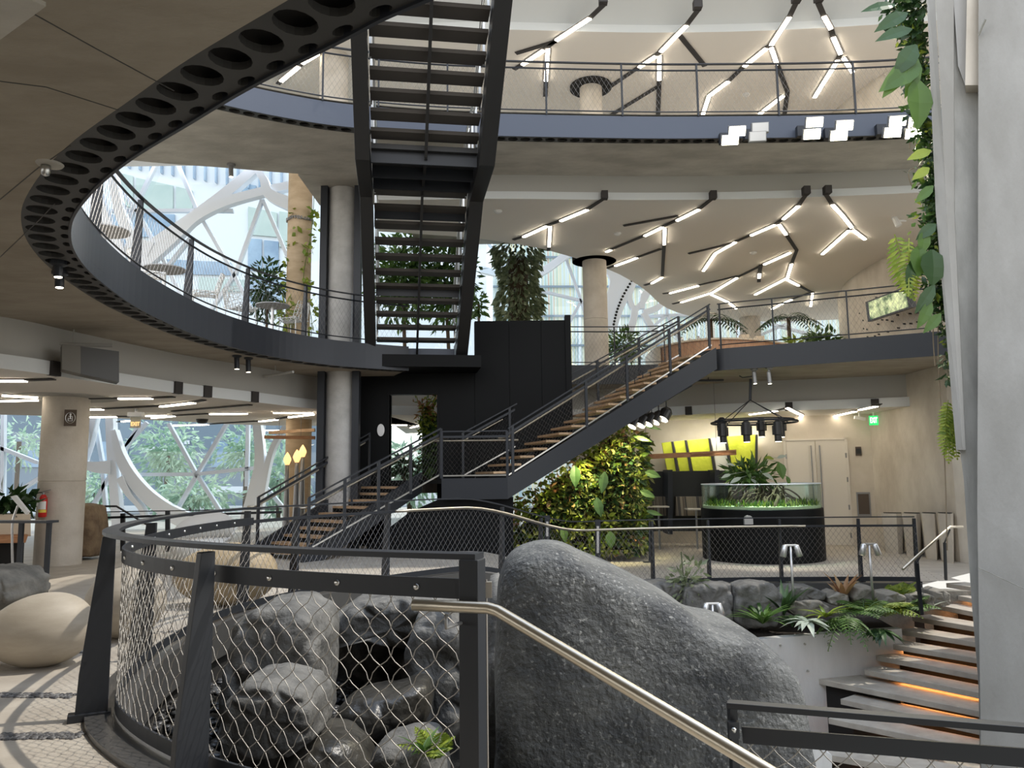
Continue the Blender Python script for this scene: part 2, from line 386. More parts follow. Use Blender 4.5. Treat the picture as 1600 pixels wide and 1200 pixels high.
# the pit wall under the floor edge, a steel kerb along it, and the water at the bottom
mb = MB()
inner = offset(PIT, 0.02)
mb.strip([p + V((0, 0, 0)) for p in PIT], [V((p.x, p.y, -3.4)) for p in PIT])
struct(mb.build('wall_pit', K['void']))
mb = MB(); mb.sweep(PIT[8:], [-0.24, 0.04, 0.04, -0.24], [0.0, 0.0, 0.035, 0.035]); struct(mb.build('trim_1', K['kerb'])); mb = MB(); mb.sweep(PIT[8:], [0.02, 0.06, 0.05, 0.0], [-0.32, -0.32, 0.034, 0.034])
struct(mb.build('trim_12', K['kerb']))
mb = MB(); mb.add([(-3.6, 3.0, -0.75), (0.9, 3.0, -0.75), (0.9, 12.5, -0.75), (-3.6, 12.5, -0.75)], [(0, 1, 2, 3)])
struct(mb.build('pond_water', K['water'], loc=(0, 8, -0.75)), 'dark still water at the bottom of the railed rock pit', 'water')
mb = MB(); mb.box((8, 8, -3.45), 30, 18, 0.1); struct(mb.build('floor_lower', K['concrete_dark']))

# second level: slab with an oval opening
E2c = [(3.5, 2.3, 4.1), (1.6, 2.7, 4.1), (0.5, 3.25, 4.1), (-0.52, 3.83, 4.1), (-0.93, 4.12, 4.1), (-1.65, 4.65, 4.1), (-2.22, 5.12, 4.1), (-3.0, 5.78, 4.1), (-3.69, 6.49, 4.1), (-4.27, 7.24, 4.1),
       (-4.76, 8.19, 4.1), (-5.13, 9.42, 4.1), (-5.40, 11.18, 4.1), (-5.38, 13.4, 4.1), (-4.93, 15.2, 4.1), (-4.2, 16.4, 4.1), (-3.43, 17.1, 4.1), (-2.4, 17.7, 4.1)]
E2 = cr(E2c, 8); W2 = 0.42
O2 = offset(E2, -W2)
SIDE2 = -1        # outward from the opening is to the left of travel
def outer_pts(P, cen, R_):
    o = []
    for p in P:
        d = V((p.x - cen.x, p.y - cen.y, 0)); d.normalize(); q = V((cen.x, cen.y, p.z)) + d * R_
        if q.y > 24.4: q = V((cen.x, cen.y, p.z)) + d * (R_ * (24.4 - cen.y) / (q.y - cen.y))
        o.append(q)
    return o
# left outline of the bulkhead behind the soffit
BK = cr([(-12.5, 4.0, 0), (-9.6, 8.4, 0), (-7.75, 11.3, 0), (-7.33, 12.6, 0), (-6.96, 13.9, 0), (-6.5, 15.3, 0), (-5.75, 16.8, 0), (-4.9, 18.6, 0), (-3.6, 20.2, 0)], 8)
mb = MB()
mb.strip(outer_pts(O2, V((1, 10, 0)), 26), O2)
top = [p + V((0, 0, 0.5)) for p in E2]
mb.strip(top, [p + V((0, 0, 0.5)) for p in outer_pts(E2, V((1, 10, 0)), 26)])
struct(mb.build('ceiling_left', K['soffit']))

def perf_strip(P, width, sgn, z, pitch, name, m_, voidname, flip=False):
    """flat steel strip with a row of large oval holes and a row of small ones beside it."""
    Q = resample(P, pitch / 2); mb = MB(); vd = MB()
    n = len(Q); sd = [sideof(Q, i) for i in range(n)]
    def pt(i_, t):       # i_ fractional along, t across (0 at the opening, 1 outside)
        i0 = min(int(i_), n - 2); f = i_ - i0
        a = Q[i0].lerp(Q[i0 + 1], f); s_ = sd[i0].lerp(sd[i0 + 1], f)
        return a + s_ * (sgn * width * t) + V((0, 0, z))
    def cell(i0, i1, t0, t1, cu, cv, ru, rv, N=16):
        sq = []; el = []
        for k in range(N):
            a = 2 * math.pi * (k + 0.5) / N; c, s_ = math.cos(a), math.sin(a)
            mx = max(abs(c), abs(s_)); u, v_ = c / mx, s_ / mx
            sq.append(pt(i0 + (i1 - i0) * (u + 1) / 2, t0 + (t1 - t0) * (v_ + 1) / 2))
            el.append(pt(i0 + (i1 - i0) * (cu + ru * c), t0 + (t1 - t0) * (cv + rv * s_)))
        corners = [pt(i0, t0), pt(i1, t0), pt(i1, t1), pt(i0, t1)]
        vs = sq + el; fs = [(k, (k + 1) % N, N + (k + 1) % N, N + k) for k in range(N)]
        b = len(vs)
        # corner triangles between the octant points
        q = N // 4
        for ci, (kk, cpt) in enumerate(((N * 5 // 8, corners[0]), (N * 7 // 8, corners[1]), (N // 8, corners[2]), (N * 3 // 8, corners[3]))):
            vs.append(cpt); fs.append((kk % N, (kk - 1) % N, b + ci))
        mb.add(vs, fs)
        mb.add(el + [p + V((0, 0, 0.05)) for p in el], [(k, (k + 1) % N, N + (k + 1) % N, N + k) for k in range(N)])
    i = 0
    while i + 2 <= n - 1:
        cell(i, i + 2, 0.27, 1.0, 0.5, 0.5, 0.40, 0.42)
        j0 = i + 1 if i + 3 <= n - 1 else i
        if i == 0: cell(0, 1, 0.0, 0.27, 0.5, 0.5, 0.02, 0.02, 8)
        if i + 3 <= n - 1: cell(i + 1, i + 3, 0.0, 0.27, 0.5, 0.52, 0.26, 0.34, 12)
        i += 2
    o = mb.build(name, m_); o['kind'] = 'structure'
    A = [p + V((0, 0, z + 0.12)) for p in Q]; B = [p + sd[k] * (sgn * width) + V((0, 0, z + 0.12)) for k, p in enumerate(Q)]
    vd.strip(B, A); ov = vd.build(voidname, K['void'], o)  # black sheet stands in for the darkness seen through the holes
    return o
perf_strip(E2, W2, -1, 0.0, 0.30, 'trim_2', K['perf'], 'backing')
# fascia plate around the opening
mb = MB(); mb.sweep(E2, [-0.025, 0.0, 0.0, -0.025], [-0.02, -0.02, 0.55, 0.55])
struct(mb.build('trim_3', K['fascia2']))
# bulkhead and dropped white ceiling on the left
mb = MB(); mb.strip([p + V((0, 0, 4.1)) for p in BK], [p + V((0, 0, 3.52)) for p in BK])
struct(mb.build('wall_bulkhead', K['bulk']))
BK2 = offset(BK, 0.10)
back_left = cr([(-26, 12, 0), (-20, 16, 0), (-14, 18.5, 0), (-11.2, 20.2, 0), (-9.6, 22.0, 0), (-8.4, 23.6, 0), (-6.5, 24.6, 0), (-3.0, 24.8, 0)], 8)
n_ = len(BK2); BLr = resample(back_left, arclen(back_left)[-1] / (n_ - 1))
mb = MB(); mb.strip([p + V((0, 0, 3.3)) for p in BLr[:n_]], [p + V((0, 0, 3.3)) for p in BK2])
mb.strip([p + V((0, 0, 3.52)) for p in BK2], [p + V((0, 0, 3.52)) for p in BLr[:n_]])
mb.cur = 1
mb.strip([p + V((0, 0, 3.52)) for p in BK2], [p + V((0, 0, 3.3)) for p in BK2])
struct(mb.build('ceiling_lower_left', [K['white'], K['band']]))

# second level on the right, its fascia, soffit, bulkhead and white ceiling below
E2R = cr([(1.4, 21.2, 4.15), (4.4, 21.2, 4.15), (4.75, 19.4, 4.15), (5.13, 18.75, 4.15), (6.2, 18.25, 4.15), (7.44, 17.67, 4.15), (9.34, 16.78, 4.15), (11.5, 15.6, 4.15), (14, 13.8, 4.15)], 8)
mb = MB(); bo = [V((p.x + 4, p.y + 16, p.z)) for p in E2R]
mb.strip(bo, E2R); up = V((0, 0, 0.5)); mb.strip([p + up for p in E2R], [p + up for p in bo])
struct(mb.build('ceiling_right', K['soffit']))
mb = MB(); mb.sweep(E2R, [0.0, 0.03, 0.03, 0.0], [-0.02, -0.02, 0.52, 0.52]); struct(mb.build('trim_4', K['steel']))
BKR = cr([(-3.6, 20.6, 0), (1.5, 22.6, 0), (4.0, 22.4, 0), (6.2, 21.4, 0), (9.0, 20.6, 0), (11.6, 19.6, 0), (15, 18, 0)], 8)
mb = MB(); mb.strip([p + V((0, 0, 4.15)) for p in BKR], [p + V((0, 0, 3.55)) for p in BKR]); struct(mb.build('wall_bulkhead_right', K['bulk']))
BKR2 = offset(BKR, 0.1)
mb = MB(); bo = [V((p.x * 1.15, p.y + 9, 3.3)) for p in BKR2]
mb.strip(bo, [p + V((0, 0, 3.3)) for p in BKR2]); mb.strip([p + V((0, 0, 3.55)) for p in BKR2], [V((p.x, p.y, 3.55)) for p in bo])
mb.cur = 1; mb.strip([p + V((0, 0, 3.55)) for p in BKR2], [p + V((0, 0, 3.3)) for p in BKR2])
struct(mb.build('ceiling_lower_right', [K['white'], K['band']]))

# third level ring
E3 = cr([(-10.5, 9.5, 8.6), (-8.2, 11.8, 8.6), (-5.42, 13.58, 8.6), (-4.29, 14.2, 8.6), (-3.25, 14.6, 8.6), (-1.6, 14.95, 8.6), (0.06, 15.12, 8.6), (2.73, 15.3, 8.6), (4.35, 15.34, 8.6), (6.76, 15.34, 8.6), (8.82, 15.18, 8.6), (12, 14.6, 8.6)], 8)
O3 = offset(E3, -0.30)
B3 = offset(cr([(-13, 13, 8.6), (-10.5, 15.0, 8.6), (-8.36, 16.1, 8.6), (-6.43, 16.6, 8.6), (-4.55, 17.05, 8.6), (-2.4, 17.2, 8.6), (-0.24, 17.2, 8.6), (3.08, 17.4, 8.6), (6.09, 17.4, 8.6), (9.41, 17.15, 8.6), (14, 16.6, 8.6)], 8), 0)
n_ = len(O3); B3r = resample(B3, arclen(B3)[-1] / (n_ - 1))[:n_]
while len(B3r) < n_: B3r.append(B3r[-1])
mb = MB(); mb.strip(B3r, O3); mb.strip([p + up for p in E3], [p + up for p in B3r]); mb.strip([p + up for p in B3r], B3r)
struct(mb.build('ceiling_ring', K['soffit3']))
perf_strip(E3, 0.30, -1, 0.0, 0.26, 'trim_5', K['perf'], 'backing')
mb = MB(); mb.sweep(E3, [-0.03, 0.0, 0.0, -0.03], [-0.02, -0.02, 0.46, 0.46]); struct(mb.build('trim_6', K['fascia']))
# perforated edge under the far side of the ring, towards the facade
mb = MB()
# bulkhead and white ceiling of the second level (right of the stair)
def right_of(P, x): return [p for p in P if p.x > x]
B3w = right_of(resample(B3, 0.5), -3.3)
mb = MB(); mb.strip(B3w, [p - V((0, 0, 0.42)) for p in B3w]); struct(mb.build('wall_bulkhead_upper', K['bulk']))
CF = [V((p.x, p.y - 0.05, 8.0)) for p in B3w]
cback = cr([(-3.5, 19.4, 8), (-1.2, 20.0, 8), (0.59, 20.9, 8), (2.0, 22.2, 8), (3.29, 23.73, 8), (4.6, 26, 8), (5.94, 29.0, 8), (7.6, 31, 8), (9.41, 31.8, 8), (12, 32, 8), (16, 31, 8), (22, 27, 8)], 8)
cb = resample(cback, arclen(cback)[-1] / (len(CF) - 1))[:len(CF)]
while len(cb) < len(CF): cb.append(cb[-1])
mb = MB(); mb.strip(cb, CF); mb.strip([p + V((0, 0, 0.18)) for p in CF], [p + V((0, 0, 0.18)) for p in cb]); mb.strip([p + V((0, 0, 0.18)) for p in cb], cb)
mb.cur = 1; mb.strip([p + V((0, 0, 0.18)) for p in CF], CF)
struct(mb.build('ceiling_second_level', [K['white'], K['band']]))
# floor of the third level and its white ceiling
mb = MB(); f3 = [V((p.x, p.y + 7, p.z)) for p in B3w]; mb.strip([p + up for p in B3w], [p + up for p in f3]); struct(mb.build('floor_third_level', K['floor2']))
CF4 = [V((p.x * 1.0, p.y + 0.3 - 0.0 * p.x, 12.4)) for p in resample(B3, 0.5)]
cb4 = [V((p.x * 1.25 + .5, min(p.y + 15, 25.4 + 7 * sstep(-1.5, 2.5, p.x)), 12.4)) for p in CF4]
mb = MB(); mb.strip(cb4, CF4); mb.strip([p + V((0, 0, 0.2)) for p in CF4], [p + V((0, 0, 0.2)) for p in cb4])
mb.cur = 1; mb.strip([p + V((0, 0, 0.2)) for p in CF4], CF4)
mb.strip([V((p.x, p.y - 0.9, 13.0)) for p in CF4], [p + V((0, 0, 0.2)) for p in CF4]); mb.strip([V((p.x, p.y - 1.4, 13.0)) for p in CF4], [V((p.x, p.y - 0.9, 13.0)) for p in CF4])
struct(mb.build('ceiling_third_level', [K['white'], K['band']]))

# ---- columns
def column(name, c, r, z0, z1, m_, lab, n=40, seams=()):
    prof = [(r, z0)]
    for s_ in seams: prof += [(r, s_ - .012), (r - .012, s_ - .006), (r - .012, s_ + .006), (r, s_ + .012)]
    prof.append((r, z1)); mb = MB(); mb.lathe(prof, (c[0], c[1], 0), n)
    o = mb.build(name, m_, smooth=True, loc=(c[0], c[1], z0)); struct(o, lab, 'column')
    md = o.modifiers.new('edges', 'EDGE_SPLIT'); md.split_angle = math.radians(40)
    return o
column('column', (-8.98, 15.4), 0.42, 0, 3.3, K['column'], 'round pale concrete column carrying the extinguisher, beside the rough brown rock', seams=(1.62,))
mb = MB(); mb.lathe([(0.95, 3.299), (0.95, 3.285), (0.43, 3.285), (0.43, 3.299)], (-8.98, 15.4, 0), 40); struct(mb.build('trim_7', K['bulk']))
column('column', (-4.05, 18.1), 0.36, 0, 8.6, K['column_grey'], 'tall grey concrete column between two dark steel posts, left of the black core', seams=(4.7,))
pc = at(930, 470, 22.5); column('column', (pc.x, 22.5), 0.36, 4.65, 8.1, K['column'], 'round pale concrete column on the second level behind the black core', seams=(6.2,))
mb = MB(); mb.lathe([(0.66, 7.995), (0.66, 8.13), (0.36, 8.13), (0.36, 8.125), (0.645, 8.125), (0.645, 7.995)], (pc.x, 22.5, 0), 40); mb.lathe([(0.645, 8.02), (0.3, 8.02), (0.3, 8.021), (0.645, 8.021)], (pc.x, 22.5, 0), 40); struct(mb.build('trim_8', K['void']))  # dark disc stands in for the shade inside the ring recess
p3 = at(923, 140, 20.3); column('column', (p3.x, 20.3), 0.31, 9.1, 12.4, K['column'], 'round pale concrete column on the third level behind the upper balustrade')
mb = MB(); mb.lathe([(0.58, 12.395), (0.58, 12.33), (0.31, 12.33), (0.31, 12.395)], (p3.x, 20.3, 0), 40); struct(mb.build('trim_9', K['void']))
pw = at(467, 420, 21.5); column('column', (pw.x, 21.5), 0.34, 4.6, 13.0, K['colwood'], 'warm beige column with a climbing vine and a metal ring on the second level')
mb = MB(); rz_ = at(467, 340, 21.2).z
for k in range(26):
    a0 = 2 * math.pi * k / 26; mb.tube([V((pw.x + 0.37 * math.cos(a0 + j * 0.1), 21.5 + 0.37 * math.sin(a0 + j * 0.1), rz_ + 0.05 * math.sin(j * 1.57 + k))) for j in range(4)], 0.018, 5)
tag(mb.build('column_ring', K['lampgrey'], loc=(pw.x, 21.5, rz_)), 'looped dark metal ring clasped around the warm beige column', 'ring')
pw1 = at(466, 720, 22.0); column('column', (pw1.x, 22.0), 0.36, 0, 3.3, K['colwood'], 'warm brown column on the lower level behind the amber lamps')
p5 = at(1172, 510, 31.2); column('column', (p5.x, 31.2), 0.42, 4.65, 8.0, K['column'], 'short view of a pale column behind the curved wooden desk')
p6 = at(522, 110, 18.6); column('column', (p6.x, 18.6), 0.36, 9.1, 12.4, K['column'], 'pale column on the third level left of the upper stair')
# steel posts flanking the tall grey column
for px_, nm in ((503, 'dark steel post on the left of the tall grey column'), (557, 'dark steel post on the right of the tall grey column')):
    q = at(px_, 600, 17.85); mb = MB(); mb.box((q.x, 17.85, 4.3), 0.16, 0.22, 8.6)
    o = mb.build('steel_post', K['steel'], loc=(q.x, 17.85, 0)); struct(o, nm, 'post')
mb = MB(); mb.box((-3.95, 18.1, 8.85), 1.9, 2.0, .48); struct(mb.build('ceiling_ring_back', K['soffit3']))
# ---- black core with a doorway
def ray_poly(pts, Y): return [at(x, y, Y) for x, y in pts]
mb = MB(); CY = 18.75
def pan(pts, Y, t=0.25): mb.prism(ray_poly(pts, Y), (0, t, 0))
xL, xa, xb, xR = at(548, 700, CY).x, at(608, 700, CY).x, at(683, 700, CY).x, at(888, 700, CY).x
zt = at(888, 500, CY).z; zl = at(640, 616, CY).z; zm = at(640, 556, CY).z
mb.obox((xL, CY, -0.5), (xa - xL, 0, 0), (0, 0.25, 0), (0, 0, zm + 0.5))
mb.obox((xa, CY, zl), (xb - xa, 0, 0), (0, 0.25, 0), (0, 0, zm - zl))
mb.obox((xb, CY, -0.5), (at(742, 700, CY).x - xb, 0, 0), (0, 0.25, 0), (0, 0, zm + 0.5))
xs = [at(742, 700, CY).x, at(797, 700, CY).x, at(848, 700, CY).x, xR]
for a, b, zb0 in zip(xs, xs[1:], (-.5, 1.75, 2.05)): mb.obox((a + .012, CY, zb0), (b - a - .012, 0, 0), (0, 0.2, 0), (0, 0, zt - zb0))
mb.obox((xs[0], CY + .03, 2.05), (xR - xs[0], 0, 0), (0, 0.2, 0), (0, 0, zt - 2.07))
mb.obox((xR - 0.02, CY - 0.05, 2.05), (0.14, 0, 0), (0, 0.3, 0), (0, 0, zt - 1.93))
mb.obox((xa - 0.05, CY - 0.02, 0), (0.05, 0, 0), (0, 0.4, 0), (0, 0, zl)); mb.obox((xb, CY - 0.02, 0), (0.05, 0, 0), (0, 0.4, 0), (0, 0, zl))
mb.obox((xR - 0.2, CY + .06, 2.2), (0.19, 0, 0), (0, 2.2, 0), (0, 0, zt - 2.3))
mb.obox((xL + .01, CY + .06, -0.5), (0.2, 0, 0), (0, 1.4, 0), (0, 0, zm + 0.4))
struct(mb.build('wall_core', K['black']), 'black panelled core wall with a tall doorway behind the stairs', 'wall')

# ---- back and side walls of the lower right room
WA = onplane(1190, 660, at(1235, 840, 22.6), V((0.45, 1, 0))); 
Pd = V((0, 22.7, 0)); 
wl = at(1010, 700, 24.4); wc = at(1372, 850, 22.4); wr = at(1500, 870, 18.2)
mb = MB()
def wallq(a, b, z0, z1, th=0.2):
    a = V((a.x, a.y, z0)); b = V((b.x, b.y, z0)); d = b - a; nrm = V((-d.y, d.x, 0)).normalized(); mb.obox(a, d, nrm * th, (0, 0, z1 - z0))
wallq(V((2.0, 25.2, 0)), wc, -0.6, 3.4); o = mb.build('wall_back', K['wallwarm']); struct(o)
mb = MB(); wallq(wc, wr, -0.6, 4.2); wallq(wr, V((wr.x + 1.2, wr.y - 3, 0)), -0.6, 4.2); struct(mb.build('wall_right', K['concrete_warm']))
WD = (wc - V((2.0, 25.2, 0))); WD.z = 0; WD.normalize(); WN = V((WD.y, -WD.x, 0))   # along the back wall, and out of it
def onwall(px, py, off=0.0): return onplane(px, py, V((wc.x, wc.y, 0)) + WN * off, WN)

# curved timber-lined wall on the second level, right
cw = cr([at(1312, 440, 27.5), at(1330, 440, 25.0), at(1385, 440, 22.5), at(1470, 440, 20.6), at(1560, 440, 19.4)], 8)
mb = MB(); mb.strip([V((p.x, p.y, 8.0)) for p in cw], [V((p.x, p.y, 4.65)) for p in cw]); mb.strip([V((p.x, p.y + .3, 4.65)) for p in cw], [V((p.x, p.y + .3, 8.0)) for p in cw])
curvedwall = struct(mb.build('wall_second_level', K['concrete_warm']))
mb = MB(); CWr = resample(cw, 0.26); random.seed(3)
for i, p in enumerate(CWr[1:-1]):
    sd = sideof(CWr, i + 1); td = (CWr[i + 2] - CWr[i]).normalized()
    for z in (5.0, 5.5, 5.8, 6.1, 6.4, 6.7, 7.0):
        if random.random() < (.62 if z < 6.3 else .3): q = V((p.x, p.y, z + rnd(-.08, .08))) + sd * 0.004; mb.obox(q - sd * .02 - td * .05 - V((0, 0, .022)), td * .10, sd * .04, (0, 0, .045))
o = mb.build('peg_slots', K['void'], curvedwall)
# third level far wall on the right
cw3 = cr([at(1230, 150, 25.5), at(1300, 150, 22), at(1400, 150, 19.5), at(1520, 150, 18)], 8)
mb = MB(); mb.strip([V((p.x, p.y, 12.4)) for p in cw3], [V((p.x, p.y, 9.1)) for p in cw3]); struct(mb.build('wall_third_level', K['concrete_warm']))

# ---- big leaning concrete walls at the right edge
def pr(pts, Y, th): mb.prism(ray_poly(pts, Y), (th * 0.62, th, 0))
mb = MB()
A_ = ray_poly([(1529, -60), (1528, 520), (1527, 800), (1532, 1120), (1534, 1300)], 10.4)
B_ = ray_poly([(1960, -60), (1960, 520), (1960, 800), (1960, 1120), (1960, 1300)], 8.4)
C_ = [p + V((2.2, 3.0, 0)) for p in A_]
mb.strip(A_, B_); mb.strip(C_, A_)
D_ = [b + V((2, 3, 0)) for b in B_]; mb.strip(B_, D_)
struct(mb.build('wall_near', K['nearwall'], loc=(7, 10, 0)))
mb = MB(); pr([(1470, -60), (1600, -60), (1600, 1300), (1533, 1300), (1529, 1072), (1517, 926), (1506, 750), (1500, 705), (1488, 330)], 10.72, 1.2); struct(mb.build('wall_mid', K['concrete'], loc=(7, 11, 0)))
mb = MB(); pr([(1459, -60), (1490, -60), (1491, 330), (1509, 703), (1504, 703), (1479, 330)], 10.6, .4)
a1 = ray_poly([(1458, -60), (1479, 330), (1505, 703)], 10.6); a0 = ray_poly([(1446, -60), (1462, 330), (1494, 703)], 10.72); mb.strip(a0, a1); a2 = [p + V((.60, .9, 0)) for p in a0]; mb.strip(a2, a0)
mb.add([a0[2], a1[2], a1[2] + V((.3, .4, 0)), a2[2]], [(0, 1, 2, 3)])
struct(mb.build('wall_fin', K['nearwall'], loc=(7, 11, 3)))
mb = MB(); pr([(1486, -60), (1514, -60), (1508, 133), (1497, 103)], 10.66, .3); struct(mb.build('wall_fin_pale', K['concrete_pale'], loc=(6.6, 11, 8)))
mb = MB(); pr([(1512, -60), (1531, -60), (1530, 133), (1508, 133)], 10.5, .5); struct(mb.build('wall_fin_dark', K['concrete_warm'], loc=(6.6, 10.6, 8)))
mb = MB(); a = at(1529, 887, 10.36); b = at(1610, 925, 9.8); mb.bar(a, b, .012, .012); mb.bar(at(1540, 30, 10.2), at(1529, 55, 10.36), .012, .03); struct(mb.build('trim_10', K['concrete_dark']))

# ================================================================== stairs
# ---- upper stair, seen from below: rises from the second level towards the camera
S0 = at(650, 548, 17.9); 
yaw = math.atan2(0.98, 6.4)
sd_ = V((math.sin(yaw), -math.cos(yaw), 0)); sr_ = V((math.cos(yaw), math.sin(yaw), 0))    # forward (towards the camera), right
HW = 0.93
root = thing('open_tread_staircase', 'dark steel staircase with open treads seen from below, climbing above the black core', 'staircase', (S0.x, 17.9, 4.65))
S0 = V((S0.x, 17.9, 4.65))
prof = [(0.0, 0.0)]; zb = 4.65
run1, rise1, land, run2, rise2 = 3.55, 2.62, 1.75, 3.4, 2.45
def sp(u, v, z): return S0 + sd_ * u + sr_ * v + V((0, 0, z))
path = [(-0.55, -0.05), (0.0, -0.05), (run1, rise1), (run1 + land, rise1), (run1 + land + run2, rise1 + rise2)]
for s_ in (-1, 1):
    lo = []; hi = []
    for i, (u, z) in enumerate(path):
        lo.append((u, z - 0.34)); hi.append((u, z + 0.12))
    hi[0] = (path[0][0], 0.14); hi[1] = (-0.12, 0.14)
    hi[2] = (run1 - 0.06, rise1 + 0.12); lo[2] = (run1 + 0.12, rise1 - 0.34); lo[3] = (run1 + land + 0.12, rise1 - 0.34)
    poly = [sp(u, s_ * HW + (0 if s_ > 0 else -0.24), z) for u, z in lo] + [sp(u, s_ * HW + (0 if s_ > 0 else -0.24), z) for u, z in reversed(hi)]
    mb = MB(); mb.prism(poly, sr_ * (0.27 if s_ > 0 else 0.24)); mb.build('stringer', K['stairblack'], root, bevel=0.008)
N1 = 11
for i in range(N1):
    u = run1 * (i + 0.5) / N1; z = rise1 * (i + 1) / N1 - 0.05
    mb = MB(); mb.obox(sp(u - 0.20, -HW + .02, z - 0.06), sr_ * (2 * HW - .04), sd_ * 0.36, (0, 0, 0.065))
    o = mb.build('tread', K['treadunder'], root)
    if i in (4, 9):
        mb = MB(); mb.obox(sp(u - 0.13, -HW + .02, z - 0.22), sr_ * (2 * HW - .04), sd_ * 0.02, (0, 0, 0.18)); mb.build('cross_beam', K['steel'], root)
mb = MB(); mb.obox(sp(run1 - 0.05, -HW + .02, rise1 - 0.09), sr_ * (2 * HW - .04), sd_ * (land + 0.1), (0, 0, 0.09)); mb.build('landing', K['stairblack'], root)
for u in (run1 + 0.45, run1 + 1.0, run1 + land - 0.1):
    mb = MB(); mb.obox(sp(u, -HW + .02, rise1 - 0.30), sr_ * (2 * HW - .04), sd_ * 0.05, (0, 0, 0.22)); mb.build('cross_beam', K['steel'], root)
N2 = 12
for i in range(N2):
    u = run1 + land + run2 * (i + 0.5) / N2; z = rise1 + rise2 * (i + 1) / N2 - 0.04
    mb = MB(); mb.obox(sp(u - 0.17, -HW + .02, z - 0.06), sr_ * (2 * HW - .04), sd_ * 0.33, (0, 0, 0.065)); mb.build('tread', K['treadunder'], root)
mb = MB(); mb.obox(sp(-.5, -HW + .02, -0.40), sr_ * (2 * HW - .04), sd_ * 0.05, (0, 0, 0.2)); mb.obox(sp(-0.02, -HW + .02, -0.26), sr_ * (2 * HW - .04), sd_ * 0.06, (0, 0, 0.24)); mb.build('base_beam', K['fascia'], root)
mb = MB(); q = 0.02
for (u0, z0), (u1, z1) in zip(path[1:], path[2:]): mb.bar(sp(u0, q, z0 - 0.17), sp(u1, q, z1 - 0.17), 0.05, 0.10, up=sr_.cross(sd_))
mb.build('centre_spine', K['stairblack'], root)
for s_ in (-1, 1):
    mb = MB(); rl = [sp(u, s_ * (HW - .06), z + 1.0) for u, z in path]; mb.tube(rl, 0.022, 8); mb.tube([p - V((0, 0, .25)) for p in rl], 0.014, 6); mb.build('handrail', K['brushed'], root)
    for k in range(14):
        u = 0.15 + 8.2 * k / 13; z = 0
        for (u0, z0), (u1, z1) in zip(path, path[1:]):
            if u0 <= u <= u1: z = z0 + (z1 - z0) * (u - u0) / (u1 - u0)
        mb = MB(); mb.box(sp(u, s_ * (HW - .03), z + .55), .04, .04, .95, yaw); mb.build('baluster', K['brushed'], root)
# landing slab bottom under the stair foot
mb = MB(); mb.obox(sp(-1.2, -1.1, -.5), sr_ * 2.6, sd_ * 1.6, (0, 0, .28)); struct(mb.build('trim_11', K['black']))

# ---- lower stair: first flight away to the right, landing, second flight to the right
root = thing('steel_staircase', 'dark steel staircase with oak treads turning on a landing before the black core', 'staircase', (-4.75, 16.0, 0))
b0 = V((-4.72, 15.9, 0)); t0 = V((-2.78, 18.15, 1.55)); d1 = (t0 - b0); d1.z = 0; L1 = d1.length; d1.normalize(); r1 = V((d1.y, -d1.x, 0)); hw1 = 0.88
NT = 10
for i in range(NT):
    u = L1 * i / NT; z = 1.55 * (i + 1) / (NT + 1)
    mb = MB(); c = b0 + d1 * u + V((0, 0, z - .045)); mb.obox(c - r1 * hw1, r1 * 2 * hw1, d1 * 0.34, (0, 0, .05)); mb.build('tread', K['wood'], root)
    mb = MB(); c = b0 + d1 * (u + .30) + V((0, 0, z)); mb.obox(c - r1 * hw1, r1 * 2 * hw1, d1 * 0.01, (0, 0, .10)); mb.build('riser', K['black'], root)
for s_ in (-1, 1):
    e0 = b0 + r1 * s_ * (hw1 + (.0 if s_ > 0 else .06)) - d1 * .15; e1 = t0 + r1 * s_ * (hw1 + (.0 if s_ > 0 else .06))
    mb = MB(); mb.prism([e0, e0 + V((0, 0, .22)), e1 + V((0, 0, .18)), e1 - V((0, 0, .28)), e0 + d1 * .5], r1 * .06); mb.build('stringer', K['steel'], root)
lf = at(690, 742, 16.95); rf = at(793, 742, 16.95)
t1 = V((rf.x, 16.95, 1.55))
pl = [t0 - r1 * hw1, V((lf.x, 16.95, 1.55)), t1, V((t1.x + 0.1, 18.7, 1.55)), V((t0.x - .2, 18.72, 1.55))]
mb = MB(); mb.prism([V((p.x, p.y, 1.47)) for p in pl], (0, 0, .08)); mb.build('landing', K['black'], root)
mb = MB(); mb.obox(V((lf.x, 16.93, 1.12)), (t1.x - lf.x, 0, 0), (0, .05, 0), (0, 0, .46)); mb.build('landing_beam', K['steel'], root)
u0 = V((t1.x - .62, 16.97, 1.55)); 
q1 = V((at(1112, 545, 18.55).x, 18.55, 4.65)); d2 = q1 - V((t1.x, 16.95, 1.55)); d2.z = 0; L2_ = d2.length; d2.normalize(); l2 = V((-d2.y, d2.x, 0)); hw2 = 1.55
N3 = 17
for i in range(N3):
    z = 1.55 + 3.1 * (i + 1) / (N3 + 1); u = L2_ * (i) / N3 - .32
    c = V((t1.x, 16.98, z - .05)) + d2 * u
    mb = MB(); mb.obox(c, l2 * hw2, d2 * .33, (0, 0, .05)); mb.build('tread', K['wood'], root)
a_, b_ = V((t1.x, 16.93, 1.55)), q1 + V((0, -.02, 0))
for off in (0.0, hw2):
    aa, bb = a_ + l2 * off, b_ + l2 * off
    mb = MB(); mb.prism([aa + V((0, 0, .03)), aa - V((0, 0, .43)), bb + d2 * .12 - V((0, 0, .50)), bb + d2 * .12 + V((0, 0, .03))], l2 * .05); mb.build('stringer', K['steel'], root)
STA, STB = a_, b_
# closet under the stair
mb = MB(); pts = ray_poly([(560, 905), (802, 905), (802, 778), (690, 778), (640, 800), (575, 850)], 17.1); mb.prism(pts, (0, 1.2, 0)); struct(mb.build('wall_stair_closet', K['black']))

